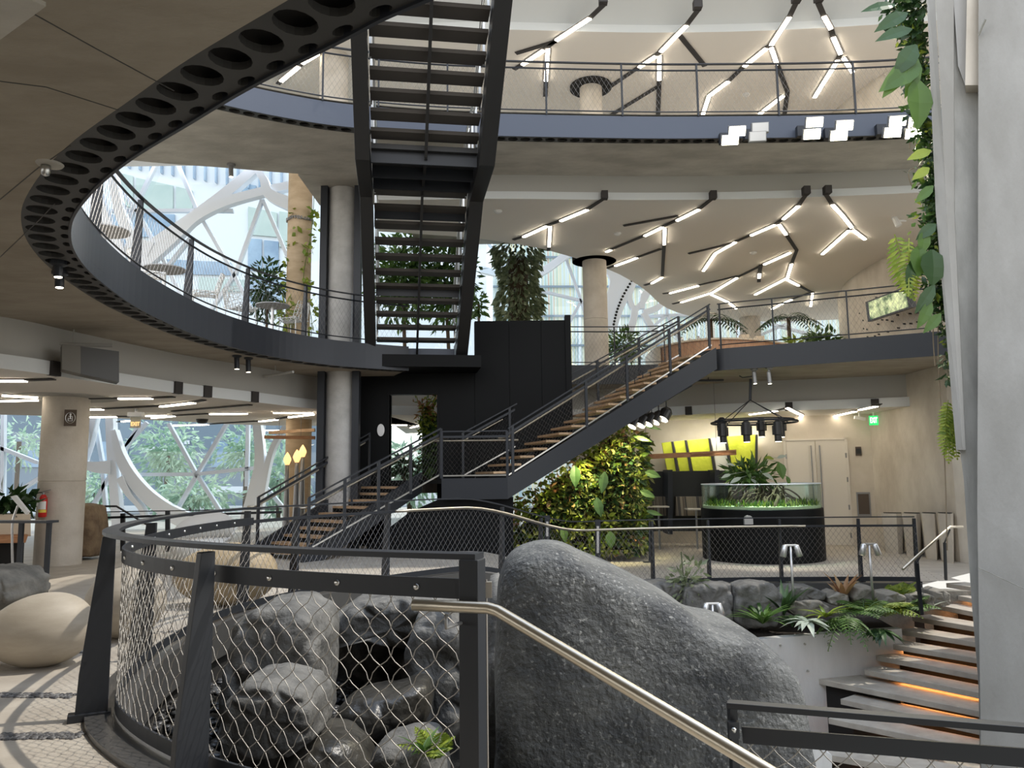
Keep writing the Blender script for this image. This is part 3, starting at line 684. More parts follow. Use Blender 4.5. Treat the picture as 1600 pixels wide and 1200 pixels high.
# ---- concrete stair down at the right, amber light under each tread
root = thing('concrete_staircase', 'floating concrete steps lit amber underneath, descending beside the tall leaning wall', 'staircase', (7, 12.5, -0.6))
TR = [  # left end of the nosing, right end of the nosing in the photograph, level
    ((1480, 911), (1522, 917)), ((1464, 924), (1524, 936)), ((1448, 942), (1526, 957)), ((1425, 963), (1527, 980)), ((1405, 984), (1529, 1004)),
    ((1354, 1000), (1530, 1029)), ((1369, 1024), (1532, 1055)), ((1350, 1046), (1533, 1083)), ((1235, 1052), (1534, 1112)), ((1313, 1092), (1536, 1140)), ((1294, 1122), (1538, 1172)), ((1254, 1172), (1545, 1222))]
for i, (a, b) in enumerate(TR):
    Y = 14.5 - 0.345 * i; z = -0.55 - 0.152 * i
    pa, pb = atz(a[0], a[1], z), atz(b[0], b[1], z)
    if i == 8: LP8 = (pa.copy(), pb.copy())
    if i == 0: pa, pb = atz(1478, 911, z), atz(1524, 918, z)
    dd = pb - pa; dd.z = 0; nn = V((-dd.y, dd.x, 0)).normalized(); dep = 0.46 if i != 8 else 0.75
    pb = pb + dd * 0.12
    mb = MB(); mb.prism([pa - V((0, 0, .085)), pb - V((0, 0, .085)), pb + nn * dep - V((0, 0, .085)), pa + nn * dep + dd * .02 - V((0, 0, .085))], (0, 0, .085)); tr = mb.build('tread', K['treadstone'], root, bevel=.006)
    mb = MB(); qa = pa + dd * .28 + nn * .16 - V((0, 0, .100)); mb.obox(qa, dd * .85, nn * .03, (0, 0, .014)); plabel(mb.build('light_strip', K['amber'], tr), 'amber light strip under the tread')
    mb = MB(); mb.obox(pa + dd * .10 + nn * (.42) - V((0, 0, .33)), dd, nn * .04, (0, 0, .20)); mb.build('riser', K['void'], root)  # near-black sheet stands in for the shadow in the open gap

# ================================================================== railings
def wires(mb, P, z0, z1, cell, r, n=3, ratio=1.0, wave=0.0, seg=3, jit=0.0):
    """two families of slanting wires over the wall standing on the curve P (between heights z0 and z1)."""
    S = arclen(P); L = S[-1]; h = z1 - z0; dx = h * ratio
    for fam in (0, 1):
        k = -int(dx / cell) - 1
        while k * cell < L:
            s0 = k * cell + (cell * .0 if fam == 0 else 0)
            pts = []
            for j in range(seg + 1):
                t = j / seg; s = s0 + dx * t if fam == 0 else s0 + dx * (1 - t)
                pts.append((s, t))
            # clip
            cl = [(s, t) for s, t in pts if 0 <= s <= L]
            if fam == 0:
                if s0 < 0 < s0 + dx: cl = [(0, -s0 / dx)] + cl
                if s0 < L < s0 + dx: cl = cl + [(L, (L - s0) / dx)]
            else:
                if s0 < 0 < s0 + dx: cl = cl + [(0, 1 + s0 / dx)]
                if s0 < L < s0 + dx: cl = [(L, 1 - (L - s0) / dx)] + cl
            if len(cl) >= 2:
                q = []
                for s, t in cl:
                    ws = s
                    if wave: ws = s + wave * math.sin(2 * math.pi * t * h / cell + (0 if fam == 0 else math.pi))
                    p = along(P, S, min(max(ws, 0), L)); q.append(p + V((0, 0, z0 + h * t)))
                mb.tube(q, r, n, cap=False)
            k += 1

def fin(mb, p, sd, H, wb, wt, th, z0=0.0, lean=1):
    """tapered flat post: straight on the inner side, flaring out at the foot."""
    t = V((-sd.y, sd.x, 0))
    poly = [p + V((0, 0, z0)), p + sd * wb + V((0, 0, z0)), p + sd * (wb * .93) + V((0, 0, z0 + .25 * H)), p + sd * wt + V((0, 0, H)), p + V((0, 0, H))]
    poly = [q - t * th / 2 for q in poly]
    mb.prism(poly, t * th)

def sub(P, S, a, b, step=0.25):
    n = max(2, int((b - a) / step) + 1); return [along(P, S, a + (b - a) * i / (n - 1)) for i in range(n)]
def tang(P, S, s):
    d = along(P, S, s + .05) - along(P, S, s - .05); d.z = 0
    if d.length < 1e-6: d = P[-1] - P[-2]
    return d.normalized()

# ---- the railing round the rock pit
root = thing('mesh_railing', 'dark steel mesh railing with flared flat posts curving around the rock pit', 'railing', (-3.2, 6, 0))
H = 1.24
def snear(px, py, z):
    q = atz(px, py, z); best = min(range(len(PIT)), key=lambda i: (V((PIT[i].x, PIT[i].y, 0)) - V((q.x, q.y, 0))).length); return PS[best]
sA = snear(735, 870, 1.24)
PO = offset(PIT, -0.10)      # line of the posts, on the floor side
POS = arclen(PO); kf = POS[-1] / PS[-1]
post_px = [(738, 868, 1.24), (340, 855, 1.24), (150, 835, 1.24)]
ss = []
def s_on(P, S, x, y):
    b = min(range(len(P)), key=lambda i: (P[i].x - x) ** 2 + (P[i].y - y) ** 2); return S[b]
for px_, py_, z_ in post_px: q = atz(px_, py_, z_); ss.append(s_on(PO, POS, q.x, q.y))
for px_, py_ in ((205, 1035), (347, 955), (487, 938), (628, 915), (757, 895), (845, 893), (978, 896), (1090, 900), (1205, 906), (1325, 904), (1440, 904)):
    q = atz(px_, py_, -0.5 if px_ > 900 else (-.1 if px_ > 700 else 0)); ss.append(s_on(PO, POS, q.x, q.y))
ss = sorted(set(ss)); sE = ss[-1]
for i, s in enumerate(ss):
    p = along(PO, POS, s); t = tang(PO, POS, s); sd = V((-t.y, t.x, 0))
    mb = MB()
    if i == 0: mb.obox(p - t * .045 + sd * .0, t * .09, sd * .10, (0, 0, H))
    else: fin(mb, p, sd, H - .02, .20 if i < 4 else .15, .085 if i < 4 else .07, .045)
    mb.obox(p - t * .05 - sd * .02, t * .1, sd * .26, (0, 0, .05))
    mb.build('post', K['steel'], root, bevel=0.004)
near = sub(PO, POS, ss[0] - .03, ss[4], .15); far = sub(PO, POS, ss[4], sE + .05, .3)
full = near + far[1:]
mb = MB(); mb.sweep(near, [-.09, .015, .015, -.09], [H, H, H + .025, H + .025]); mb.build('top_rail', K['steel'], root); mb = MB(); mb.sweep(far, [-.06, .0, .0, -.06], [H, H, H + .02, H + .02]); mb.build('top_rail', K['steel'], root)
inn = offset(full, 0.045)
innN = offset(near, .045); innF = offset(far, .045); mb = MB(); mb.sweep(innN, [-.008, .008, .008, -.008], [H - .19, H - .19, H - .10, H - .10]); mid = mb.build('mid_rail', K['steel'], root); mb = MB(); mb.sweep(innF, [-.012, .012, .012, -.012], [H - .17, H - .17, H - .13, H - .13]); mb.build('mid_rail', K['steel'], root)
S_i = arclen(inn); k = .35
while k < arclen(innN)[-1] - .2:
    p = along(inn, S_i, k); t = tang(inn, S_i, k); sd = V((t.y, -t.x, 0)); mb = MB()
    mb.loft([[p + V((0, 0, H - .145)) + sd * d_ + t * (r_ * math.cos(a_ * .628)) + V((0, 0, r_ * math.sin(a_ * .628))) for a_ in range(10)] for d_, r_ in ((-.018, .008), (-.013, .016), (.013, .016), (.018, .008))])
    mb.build('bolt', K['brushed'], mid, smooth=True); k += .45
mb = MB(); mb.sweep(inn, [-.008, .008, .008, -.008], [.06, .06, .14, .14]); mb.build('bottom_rail', K['steel'], root)
S_f = arclen(inn); sN = arclen(near)[-1]
mb = MB(); wires(mb, sub(inn, S_f, 0.0, sN, .08), .14, H - .19, .118, .0026, 4, ratio=0.95, wave=.013, seg=30); mb.build('near_mesh', K['wire'], root, smooth=True)
mb = MB(); wires(mb, sub(inn, S_f, sN, S_f[-1], .3), .14, H - .17, .10, .0022, 3, ratio=0.75, seg=8); mb.build('far_mesh', K['wired'], root)
for a, b in ((-.02, .08),):
    p = along(inn, S_f, .0); mb = MB(); mb.tube([p + V((0, 0, .05)), p + V((0, 0, H - .1))], .005, 6); mb.box(p + V((0, 0, H - .145)), .05, .03, .07); mb.build('end_cable', K['wire'], root)
hr = offset(sub(PO, POS, ss[6] if len(ss) > 6 else 8, s_on(PO, POS, atz(1220, 905, -.5).x, atz(1220, 905, -.5).y) + .15, .3), .16)
hr = [p + V((0, 0, H - .14)) for p in hr]
mb = MB(); mb.tube(hr, .022, 8); plabel(mb.build('handrail', K['brass'], root, smooth=True), 'pale round handrail on the inner side')

# ---- second level balustrades
def balustrade(name, lab, P, H, posts, zb, side, wb=.14, wt=.07, mesh=True, cell=.11, group=None, cat='railing', thinpost=False, mid=True):
    S = arclen(P); root = thing(name, lab, cat, tuple(P[0] + V((0, 0, zb))), group)
    for s in posts:
        p = along(P, S, s) + V((0, 0, zb)); t = tang(P, S, s); sd = V((t.y, -t.x, 0)) * side
        mb = MB()
        if thinpost: mb.box(p + V((0, 0, H / 2)), .035, .05, H, math.atan2(t.y, t.x))
        else: fin(mb, p, sd, H, wb, wt, .045)
        mb.build('post', K['steel'], root)
    Q = [p + V((0, 0, zb)) for p in P]
    mb = MB(); mb.sweep(Q, [-.03, .03, .03, -.03], [H, H, H + .02, H + .02]); mb.build('top_rail', K['steel'], root)
    if mid: mb = MB(); mb.tube([p + V((0, 0, H - .13)) for p in Q], .018, 6); mb.build('mid_rail', K['steel'], root)
    mb = MB(); mb.tube([p + V((0, 0, .10)) for p in Q], .014, 6); mb.build('bottom_rail', K['steel'], root)
    if mesh:
        mb = MB(); wires(mb, Q, .10, H - .13, cell, .0022, 3, ratio=.6, seg=6); mb.build('wire_mesh', K['wired'], root)
    return root
P2 = offset(E2[40:], -0.06); Q2 = sub(P2, arclen(P2), 0, arclen(P2)[-1], .25); SQ = arclen(Q2)
def s_at(P, S, px, Y=None):
    best = None
    for i in range(int(S[-1] / .05)):
        s = i * .05; p = along(P, S, s); c = (p - EYE).dot(_f); x = 800 + FPX * (p - EYE).dot(_R) / c
        if best is None or abs(x - px) < best[0]: best = (abs(x - px), s)
    return best[1]
balustrade('mesh_balustrade', 'dark steel mesh balustrade with fin posts on the curved second-level edge at left', Q2, 1.1,
           [s_at(Q2[20:], arclen(Q2[20:]), x) + SQ[20] for x in (152, 216, 298, 386, 478, 553)], .55, -1)
P2R = sub(E2R, arclen(E2R), s_on(E2R, arclen(E2R), 5.13, 18.75), s_on(E2R, arclen(E2R), 12, 15.3), .3); SR = arclen(P2R)
balustrade('mesh_balustrade', 'dark steel mesh balustrade on the second-level edge at right, in front of the screen', P2R, 1.12,
           [s_at(P2R, SR, x) for x in (1127, 1213, 1330, 1457)], .52, -1, thinpost=True)
P2M = sub(E2R, arclen(E2R), 0, s_on(E2R, arclen(E2R), 4.4, 21.2), .3); SM = arclen(P2M)
balustrade('mesh_balustrade', 'short dark balustrade behind the second stair flight, right of the black core', P2M, 1.1, [0.02, 1.5, 2.9], .5, -1, thinpost=True)
P3 = sub(E3, arclen(E3), 3, arclen(E3)[-1], .3); S3 = arclen(P3)
balustrade('mesh_balustrade', 'long curved mesh balustrade on the blue-grey edge of the third level', P3, 1.15,
           [s_at(P3, S3, x) for x in (505, 590, 700, 853, 972, 1093, 1218, 1338, 1450)], .46, -1, thinpost=True, cell=.10)

# ---- railings of the lower stair
def stairrail(lab, a, b, H, n, mesh=True, posts=None, ext=True, cap=True):
    root = thing('stair_railing', lab, 'railing', tuple(a))
    d = b - a; dh = V((d.x, d.y, 0)).normalized(); t = V((-dh.y, dh.x, 0)); up_ = V((0, 0, 1))
    for k in (posts or [i / (n - 1) for i in range(n)]):
        p = a + d * k; mb = MB(); mb.obox(p - dh * .03 - t * .02, dh * .06, t * .04, (0, 0, H)); mb.build('post', K['steel'], root)
    mb = MB(); mb.bar(a + up_ * H, b + up_ * H, .05, .03); mb.build('top_rail', K['steel'], root)
    mb = MB(); mb.bar(a + up_ * (H - .12), b + up_ * (H - .12), .02, .05); mb.build('mid_rail', K['steel'], root)
    mb = MB(); mb.bar(a + up_ * .06, b + up_ * .06, .02, .03); mb.build('bottom_rail', K['brushed'], root)
    if mesh:
        mb = MB(); cell = .10; L = V((d.x, d.y, 0)).length; h = H - .2; k = -int(h * .8 / cell)
        for fam in (0, 1):
            k = -int(h * .8 / cell)
            while k * cell < L:
                s0, s1 = k * cell, k * cell + h * .8; z0, z1 = (0, 1) if fam == 0 else (1, 0)
                c0, c1 = max(s0, 0), min(s1, L)
                if c1 - c0 > .02:
                    f0 = z0 + (z1 - z0) * (c0 - s0) / (s1 - s0); f1 = z0 + (z1 - z0) * (c1 - s0) / (s1 - s0)
                    mb.tube([a + d * (c0 / L) + up_ * (.06 + h * f0), a + d * (c1 / L) + up_ * (.06 + h * f1)], .0024, 3, cap=False)
                k += 1
        mb.build('wire_mesh', K['wired'], root)
    if cap:
        hp = [a + up_ * (H - .2) + t * .09 + dh * -.2, a + up_ * (H - .2) + t * .09, b + up_ * (H - .2) + t * .09, b + up_ * (H - .2) + t * .09 + dh * .25]
        mb = MB(); mb.tube(hp, .021, 8); plabel(mb.build('handrail', K['brass'], root, smooth=True), 'pale round handrail')
    return root
ra = b0 + r1 * (hw1 + .03) + V((0, 0, .18)); rb = V((lf.x, 16.97, 1.62))
stairrail('mesh stair railing on the right side of the first flight, rising to the landing', ra, V((lf.x - .02, 17.0, 1.62)), 1.06, 5)
la = b0 - r1 * (hw1 + .05) + V((0, 0, .18)); lb = t0 - r1 * (hw1 + .05) + V((0, 0, .1))
stairrail('open stair railing on the left side of the first flight, before the tall grey column', la, lb, 1.06, 2, mesh=False)
stairrail('level mesh railing along the front of the stair landing', V((lf.x, 16.96, 1.58)), V((rf.x, 16.96, 1.58)), 1.03, 2)
stairrail('mesh stair railing on the near side of the second flight', STA + V((.02, .03, .03)), STB + V((0, .03, .03)), 1.08, 6, posts=[0.02, .36, .56, .78, .99])
stairrail('mesh stair railing on the far side of the second flight', STA + l2 * hw2 + V((-.6, .0, .03)), STB + l2 * (hw2 - .02) + V((0, 0, .03)), 1.08, 6)

# ---- brushed handrail in the foreground, fixed to the last post of the pit railing
root = thing('round_handrail', 'thick brushed metal handrail in the foreground, bent and sloping down to the right', 'handrail', tuple(at(770, 950, 3.3)))
hp = [at(645, 945, 3.36), at(762, 950, 3.3), at(778, 955, 3.28), at(1200, 1206, 2.55), at(1360, 1302, 2.3)]
mb = MB(); mb.tube(hp, .0245, 20); mb.build('rail_tube', K['brass'], root, smooth=True)
c = at(697, 960, 3.33); pp = along(PO, POS, ss[0])
mb = MB(); mb.tube([c, c - V((0, 0, .055)), V((pp.x - .03, pp.y - .02, c.z - .055))], .008, 8); mb.build('bracket', K['lampgrey'], root, smooth=True)
# ---- low railing at the bottom right
root = thing('low_railing', 'dark flat-bar railing across the bottom right corner, bolted beside the boulder', 'railing', tuple(at(1150, 1150, 3.9)))
a, b = at(1137, 1100, 3.9), at(1700, 1146, 3.3); mb = MB(); mb.bar(a, b, .07, .028); mb.build('top_rail', K['steel'], root, bevel=.003)
a2, b2 = at(1160, 1148, 3.88), at(1700, 1192, 3.28); mb = MB(); mb.bar(a2, b2, .012, .075); mr_ = mb.build('mid_rail', K['steel'], root)
mb = MB(); q = at(1147, 1100, 3.9); mb.obox(q + V((-.02, 0, -1.3)), (.035, 0, 0), (0, .06, 0), (0, 0, 1.3)); mb.build('post', K['steel'], root)
mb = MB(); q = at(1146, 1140, 3.86); mb.box(q, .05, .03, .075); mb.build('plate', K['steel'], root)
for x, y, Y in ((1146, 1140, 3.83), (1477, 1168, 3.52)):
    mb = MB(); mb.lathe([(.012, 0), (.012, .012), (.006, .016)], at(x, y, Y), 12, ax=(0, -1, 0)); plabel(mb.build('bolt', K['brushed'], root, smooth=True), 'shiny bolt head')
mb = MB(); Pm = [V((a2.lerp(b2, k / 12).x, a2.lerp(b2, k / 12).y, a2.lerp(b2, k / 12).z)) for k in range(13)]; wires(mb, [p - V((0, 0, 1.0)) for p in Pm], 0, .97, .11, .0028, 4, ratio=1.2, wave=.012, seg=24); mb.build('wire_mesh', K['wire'], root, smooth=True)
# ---- handrail at the head of the concrete stair
root = thing('stair_handrail', 'short brass-coloured handrail on dark posts at the head of the concrete steps', 'handrail', tuple(at(1440, 958, 13.2)))
mb = MB(); mb.tube([at(1411, 889, 12.9), at(1484, 823, 13.9), at(1504, 823, 14.0)], .024, 10); mb.build('rail_tube', K['brass'], root, smooth=True)
mb = MB(); mb.bar(at(1440, 960, 13.2), at(1432, 880, 13.2), .05, .05, up=(0, 1, 0)); mb.tube([at(1432, 880, 13.2), at(1440, 866, 13.3)], .015, 6); mb.build('post', K['steel'], root)
mb = MB(); mb.bar(at(1478, 906, 14.6), at(1476, 848, 14.4), .04, .04, up=(0, 1, 0)); mb.tube([at(1476, 848, 14.4), at(1484, 828, 13.9)], .015, 6); mb.build('post', K['steel'], root)
# ---- guard rail beside the far left column, and the table-height rail at the left edge
root = thing('guard_rail', 'thin dark guard rail on two posts at the left edge, before the extinguisher column', 'railing', tuple(at(75, 925, 11.5)))
mb = MB(); mb.bar(at(-60, 815, 11.8), at(82, 815, 11.3), .22, .035); mb.build('top_rail', K['steel'], root)
for x, y in ((34, 888), (77, 924)):
    q = at(x, 816, 11.5); mb = MB(); mb.box((q.x, 11.5, q.z / 2), .06, .05, q.z); mb.build('post', K['steel'], root)
root = thing('guard_rail', 'low dark rail with a bent handrail behind the pit railing, before the glass', 'railing', tuple(at(160, 860, 17)))
for x, yt, yb in ((162, 795, 870), (192, 802, 862), (262, 798, 862), (322, 796, 862)):
    mb = MB(); mb.bar(at(x, yb, 17), at(x, yt, 17), .09, .05, up=(0, 1, 0)); mb.build('post', K['steel'], root)
mb = MB(); mb.bar(at(160, 809, 17), at(440, 800, 17), .05, .05); mb.bar(at(160, 800, 17), at(440, 795, 17), .03, .02); mb.build('top_rail', K['steel'], root)
mb = MB(); mb.tube([at(163, 791, 16.9), at(182, 791, 16.9), at(230, 820, 16.2), at(228, 832, 16.2)], .022, 8); mb.build('handrail', K['steel'], root)

# ================================================================== rocks and stone seats
def rock(name, lab, cat, pts, Y, thick, m_, amp=.05, seed=0, pz=3.0, group=None, fr=1.3, n=72, rings=16, tilt=0.0, lump=.5, sharp=False):
    """rounded boulder whose outline, seen from the front, is the given one; the thickness is real."""
    P = [at(x, y, Y) for x, y in pts]; c = V((0, 0, 0))
    for p in P: c += p
    c /= len(P)
    Cv = cr(P, 6, closed=True) if not sharp else [P[i - 1].lerp(P[i], k / 6) for i in range(len(P)) for k in range(6)]; ang = []
    for p in Cv: ang.append((math.atan2(p.z - c.z, p.x - c.x), math.hypot(p.x - c.x, p.z - c.z)))
    ang.sort()
    def R_(a):
        for i in range(len(ang)):
            a0, r0_ = ang[i - 1]; a1, r1_ = ang[i]
            if i == 0: a0 -= 2 * math.pi
            if a0 <= a <= a1: return r0_ + (r1_ - r0_) * ((a - a0) / max(a1 - a0, 1e-6))
        a0, r0_ = ang[-1]; a1, r1_ = ang[0]; a1 += 2 * math.pi
        return r0_ + (r1_ - r0_) * ((a - a0) / max(a1 - a0, 1e-6))
    vs = []; fs = []
    T = 2 * rings
    for i in range(1, T):
        ph = math.pi * i / T
        rr = math.sin(ph) ** (2 / pz); yy = -math.copysign(abs(math.cos(ph)) ** (2 / pz), math.cos(ph))
        for k in range(n):
            a = -math.pi + 2 * math.pi * (k + .5) / n; r_ = R_(a) * rr
            vs.append(V((c.x + math.cos(a) * r_, c.y + yy * thick, c.z + math.sin(a) * r_)))
    vs.append(V((c.x, c.y - thick, c.z))); vs.append(V((c.x, c.y + thick, c.z)))
    for i in range(T - 2):
        for k in range(n):
            fs.append((i * n + k, i * n + (k + 1) % n, (i + 1) * n + (k + 1) % n, (i + 1) * n + k))
    A_ = len(vs) - 2; B_ = len(vs) - 1
    for k in range(n):
        fs.append((A_, (k + 1) % n, k)); fs.append((B_, (T - 2) * n + k, (T - 2) * n + (k + 1) % n))
    o_ = V((seed * 7.3, seed * 3.1, seed * 1.7)); sc_ = max((c - p).length for p in P)
    for i, v in enumerate(vs):
        q = v * (fr / sc_) + o_
        vd_ = noise.voronoi(q * 1.5)[0]; dn = noise.fractal(q * 1.0, 1.0, 2.0, 4) * amp * sc_ + (min(vd_[1] - vd_[0], .35) - .2) * amp * sc_ * lump * 3.0
        d = (v - c).normalized(); edge = abs(v.y - c.y) / thick
        vs[i] = v + V((d.x * dn * .35, dn * (1.0 if v.y < c.y else -1.0) * -1.2 * edge + (v.z - c.z) * tilt, d.z * dn * .35))
    mb = MB(); mb.add(vs, fs); o = mb.build(name, m_, smooth=True, loc=(c.x, c.y, min(v.z for v in vs)))
    tag(o, lab, cat, group); return o
rock('boulder', 'huge smooth grey boulder behind the foreground handrail', 'rock',
     [(790, 1330), (776, 1130), (777, 960), (782, 905), (800, 868), (840, 852), (880, 853), (920, 872), (970, 893), (1040, 930), (1090, 962), (1150, 975), (1195, 1010), (1218, 1050), (1226, 1130), (1236, 1330), (1000, 1360)],
     5.6, .62, K['boulder'], amp=.035, seed=2, pz=7.0, n=140, rings=34, lump=.35, tilt=.10)
rock('pit_boulder', 'tall squarish grey rock standing in the pit behind the mesh', 'rock',
     [(372, 1120), (378, 1010), (390, 960), (420, 938), (470, 936), (508, 950), (518, 985), (512, 1060), (508, 1130), (440, 1160)], 7.4, .55, K['rock'], amp=.07, seed=3, pz=8, n=96, rings=22, sharp=True, lump=1.0)
rock('pit_boulder', 'low split grey rock lying in front of the tall pit rock', 'rock',
     [(362, 1130), (375, 1080), (398, 1052), (440, 1050), (490, 1062), (506, 1085), (504, 1140), (470, 1160), (400, 1165)], 6.3, .4, K['rock'], amp=.09, seed=5, pz=8, n=96, rings=22, sharp=True, lump=1.0)
rock('pit_boulder', 'wide rounded grey rock at the back of the pit under the camera', 'rock',
     [(512, 1010), (520, 960), (560, 932), (640, 922), (700, 928), (745, 950), (742, 1010), (640, 1000), (580, 985)], 9.0, .7, K['rock'], amp=.10, seed=6, pz=6, n=96, rings=22, sharp=True, lump=1.0)
rock('pit_boulder', 'upright grey rock slab at the right of the dark pit cave', 'rock',
     [(645, 1120), (640, 1010), (655, 960), (690, 945), (730, 960), (735, 1050), (728, 1160), (680, 1170)], 8.2, .45, K['rock'], amp=.09, seed=7, pz=5, n=96, rings=22, sharp=True, lump=1.0)
rock('pit_boulder', 'black wet rock mass forming the cave behind the pit rocks', 'rock',
     [(500, 1200), (505, 1040), (540, 980), (620, 965), (700, 990), (760, 980), (790, 1100), (780, 1230), (640, 1260)], 9.6, .6, K['rockwet'], amp=.14, seed=8, pz=3.5)
rock('pit_boulder', 'dark wet ledge with a bright trickle below the pit cave', 'rock',
     [(530, 1110), (560, 1080), (620, 1070), (668, 1060), (672, 1110), (640, 1150), (560, 1160)], 7.4, .4, K['rockwet'], amp=.12, seed=9, pz=3.0)
rock('pit_boulder', 'mossy dark stone beside the fern at the pit bottom', 'rock',
     [(585, 1215), (590, 1165), (615, 1145), (660, 1135), (690, 1150), (700, 1230), (640, 1250)], 5.0, .25, K['rock'], amp=.1, seed=10)
rock('pit_boulder', 'narrow shadowed rock between the railing end post and the boulder', 'rock',
     [(752, 1230), (757, 1060), (760, 940), (772, 900), (790, 930), (795, 1060), (790, 1250)], 6.9, .5, K['rock'], amp=.1, seed=11)
rock('pit_boulder', 'flat dark rock at the pit water behind the second fin post', 'rock',
     [(356, 1170), (380, 1130), (470, 1135), (560, 1150), (580, 1230), (450, 1260), (360, 1240)], 6.6, .5, K['rockwet'], amp=.1, seed=12)
rock('rough_rock', 'rough brown-grey rock at the left edge under the guard rail', 'rock',
     [(-60, 950), (-50, 890), (-5, 884), (28, 888), (52, 905), (55, 930), (30, 948)], 9.6, .5, K['rockwarm'], amp=.12, seed=13, pz=5, lump=1.0, sharp=True)
rock('rough_rock', 'square rough brown rock beside the extinguisher column', 'rock',
     [(110, 866), (108, 795), (118, 787), (145, 788), (156, 800), (157, 862), (140, 868)], 16.5, .4, K['rockbrown'], amp=.05, seed=14, pz=6)
# line of stones above the planter on the right
ST = [([(1000, 935), (1004, 910), (1030, 905), (1060, 912), (1075, 930), (1060, 950), (1020, 948)], 13.2, 'dark stone in the retaining row just right of the boulder crest'),
      ([(1060, 960), (1066, 915), (1095, 908), (1135, 910), (1140, 945), (1138, 975), (1090, 975)], 13.0, 'squarish dark stone left of the widest stone in the retaining row'),
      ([(1140, 965), (1142, 915), (1160, 907), (1200, 908), (1215, 925), (1216, 950), (1205, 975), (1160, 980)], 12.9, 'largest grey stone of the retaining row, left of the first path lamp'),
      ([(1216, 925), (1230, 914), (1262, 914), (1284, 924), (1280, 934), (1240, 936), (1220, 934)], 13.2, 'flat stone on top of the retaining row behind the first path lamp'),
      ([(1218, 945), (1225, 936), (1270, 934), (1290, 945), (1286, 960), (1240, 962)], 13.1, 'flat yellowish stone under the topmost flat stone of the row'),
      ([(1284, 930), (1300, 922), (1316, 926), (1318, 940), (1300, 944), (1286, 940)], 13.2, 'small stone in the middle of the retaining row'),
      ([(1322, 930), (1330, 916), (1355, 914), (1360, 930), (1345, 940), (1326, 940)], 13.2, 'rounded stone just left of the second path lamp post'),
      ([(1366, 940), (1372, 926), (1390, 922), (1404, 928), (1404, 942), (1380, 948)], 13.2, 'tan stone just right of the second path lamp post'),
      ([(1405, 945), (1408, 926), (1430, 924), (1448, 928), (1448, 945), (1425, 948)], 13.3, 'broad brownish stone near the stair handrail post'),
      ([(1448, 942), (1450, 922), (1462, 918), (1472, 924), (1472, 942), (1458, 946)], 13.5, 'last small stone of the row touching the concrete steps')]
for i, (p, Y, lab) in enumerate(ST):
    rock('retaining_stone', lab, 'rock', p, Y + .8, .3, K['rock'] if i < 4 else K['rockwarm'], amp=.09, seed=20 + i, pz=9, n=64, rings=14, lump=1.0, sharp=True, group='stones in the row above the planter')
# stone backing wall, planter wall, soil and lower slab
mb = MB(); mb.prism([atz(x, y, -.62) for x, y in ((960, 920), (1480, 920))] + [V((8.6, 14.7, -.62)), V((1.5, 14.85, -.62))], (0, 0, -1.2)); struct(mb.build('wall_stone_back', K['rockwarm']))
PW = cr([at(1100, 988, 12.4), at(1170, 983, 12.75), at(1250, 980, 13.05), at(1320, 976, 13.3), at(1370, 973, 13.45), at(1408, 970, 13.55)], 6); zp = -1.06
mb = MB(); mb.sweep([V((p.x, p.y, 0)) for p in PW], [0, -.16, -.16, 0], [zp, zp, -3.4, -3.4]); struct(mb.build('wall_planter', K['concrete_pale']))
mb = MB(); mb.strip([V((p.x, p.y, zp - .05)) for p in PW], [V((p.x + .2, p.y + 2.2, zp - .0)) for p in PW]); struct(mb.build('floor_planter_soil', K['soil']))
for px in (1220, 1257, 1295, 1220, 1262):
    pass
mb = MB()
for px, py in ((1219, 1008), (1257, 1006), (1294, 1005), (1221, 1050), (1262, 1048)):
    q = at(px, py, 0.1)
    best = min(range(len(PW)), key=lambda i: abs(800 + FPX * (PW[i] - EYE).dot(_R) / (PW[i] - EYE).dot(_f) - px)); q = at(px, py, PW[best].y - .02); mb.lathe([(.018, 0), (.018, .03)], q, 10, ax=(0, -1, 0))
struct(mb.build('tie_holes', K['concrete_dark']))
q0, q1_, q2 = at(1225, 1066, 10.9), at(1272, 1070, 11.2), at(1272, 1108, 11.2)
l8, r8 = LP8; d8 = r8 - l8; n8 = V((-d8.y, d8.x, 0)).normalized()
mb = MB(); o8 = V((l8.x, l8.y, -3.4)) + n8 * .10 - d8 * .25; mb.obox(o8, d8 * .40, n8 * .2, (0, 0, 3.4 - 1.86)); struct(mb.build('wall_low', K['concrete_pale']))
mb = MB(); o8 = V((l8.x, l8.y, -3.4)) + n8 * .12 + d8 * .15; mb.obox(o8, d8 * .45, n8 * .1, (0, 0, 3.4 - 1.86)); struct(mb.build('wall_vent', K['void']))
mb = MB(); mb.prism([at(1185, 1155, 9.3), at(1250, 1155, 9.3), at(1300, 1180, 9.3), at(1300, 1400, 9.3), at(1185, 1400, 9.3)], (0, .5, 0)); struct(mb.build('wall_low_front', K['concrete_pale']))

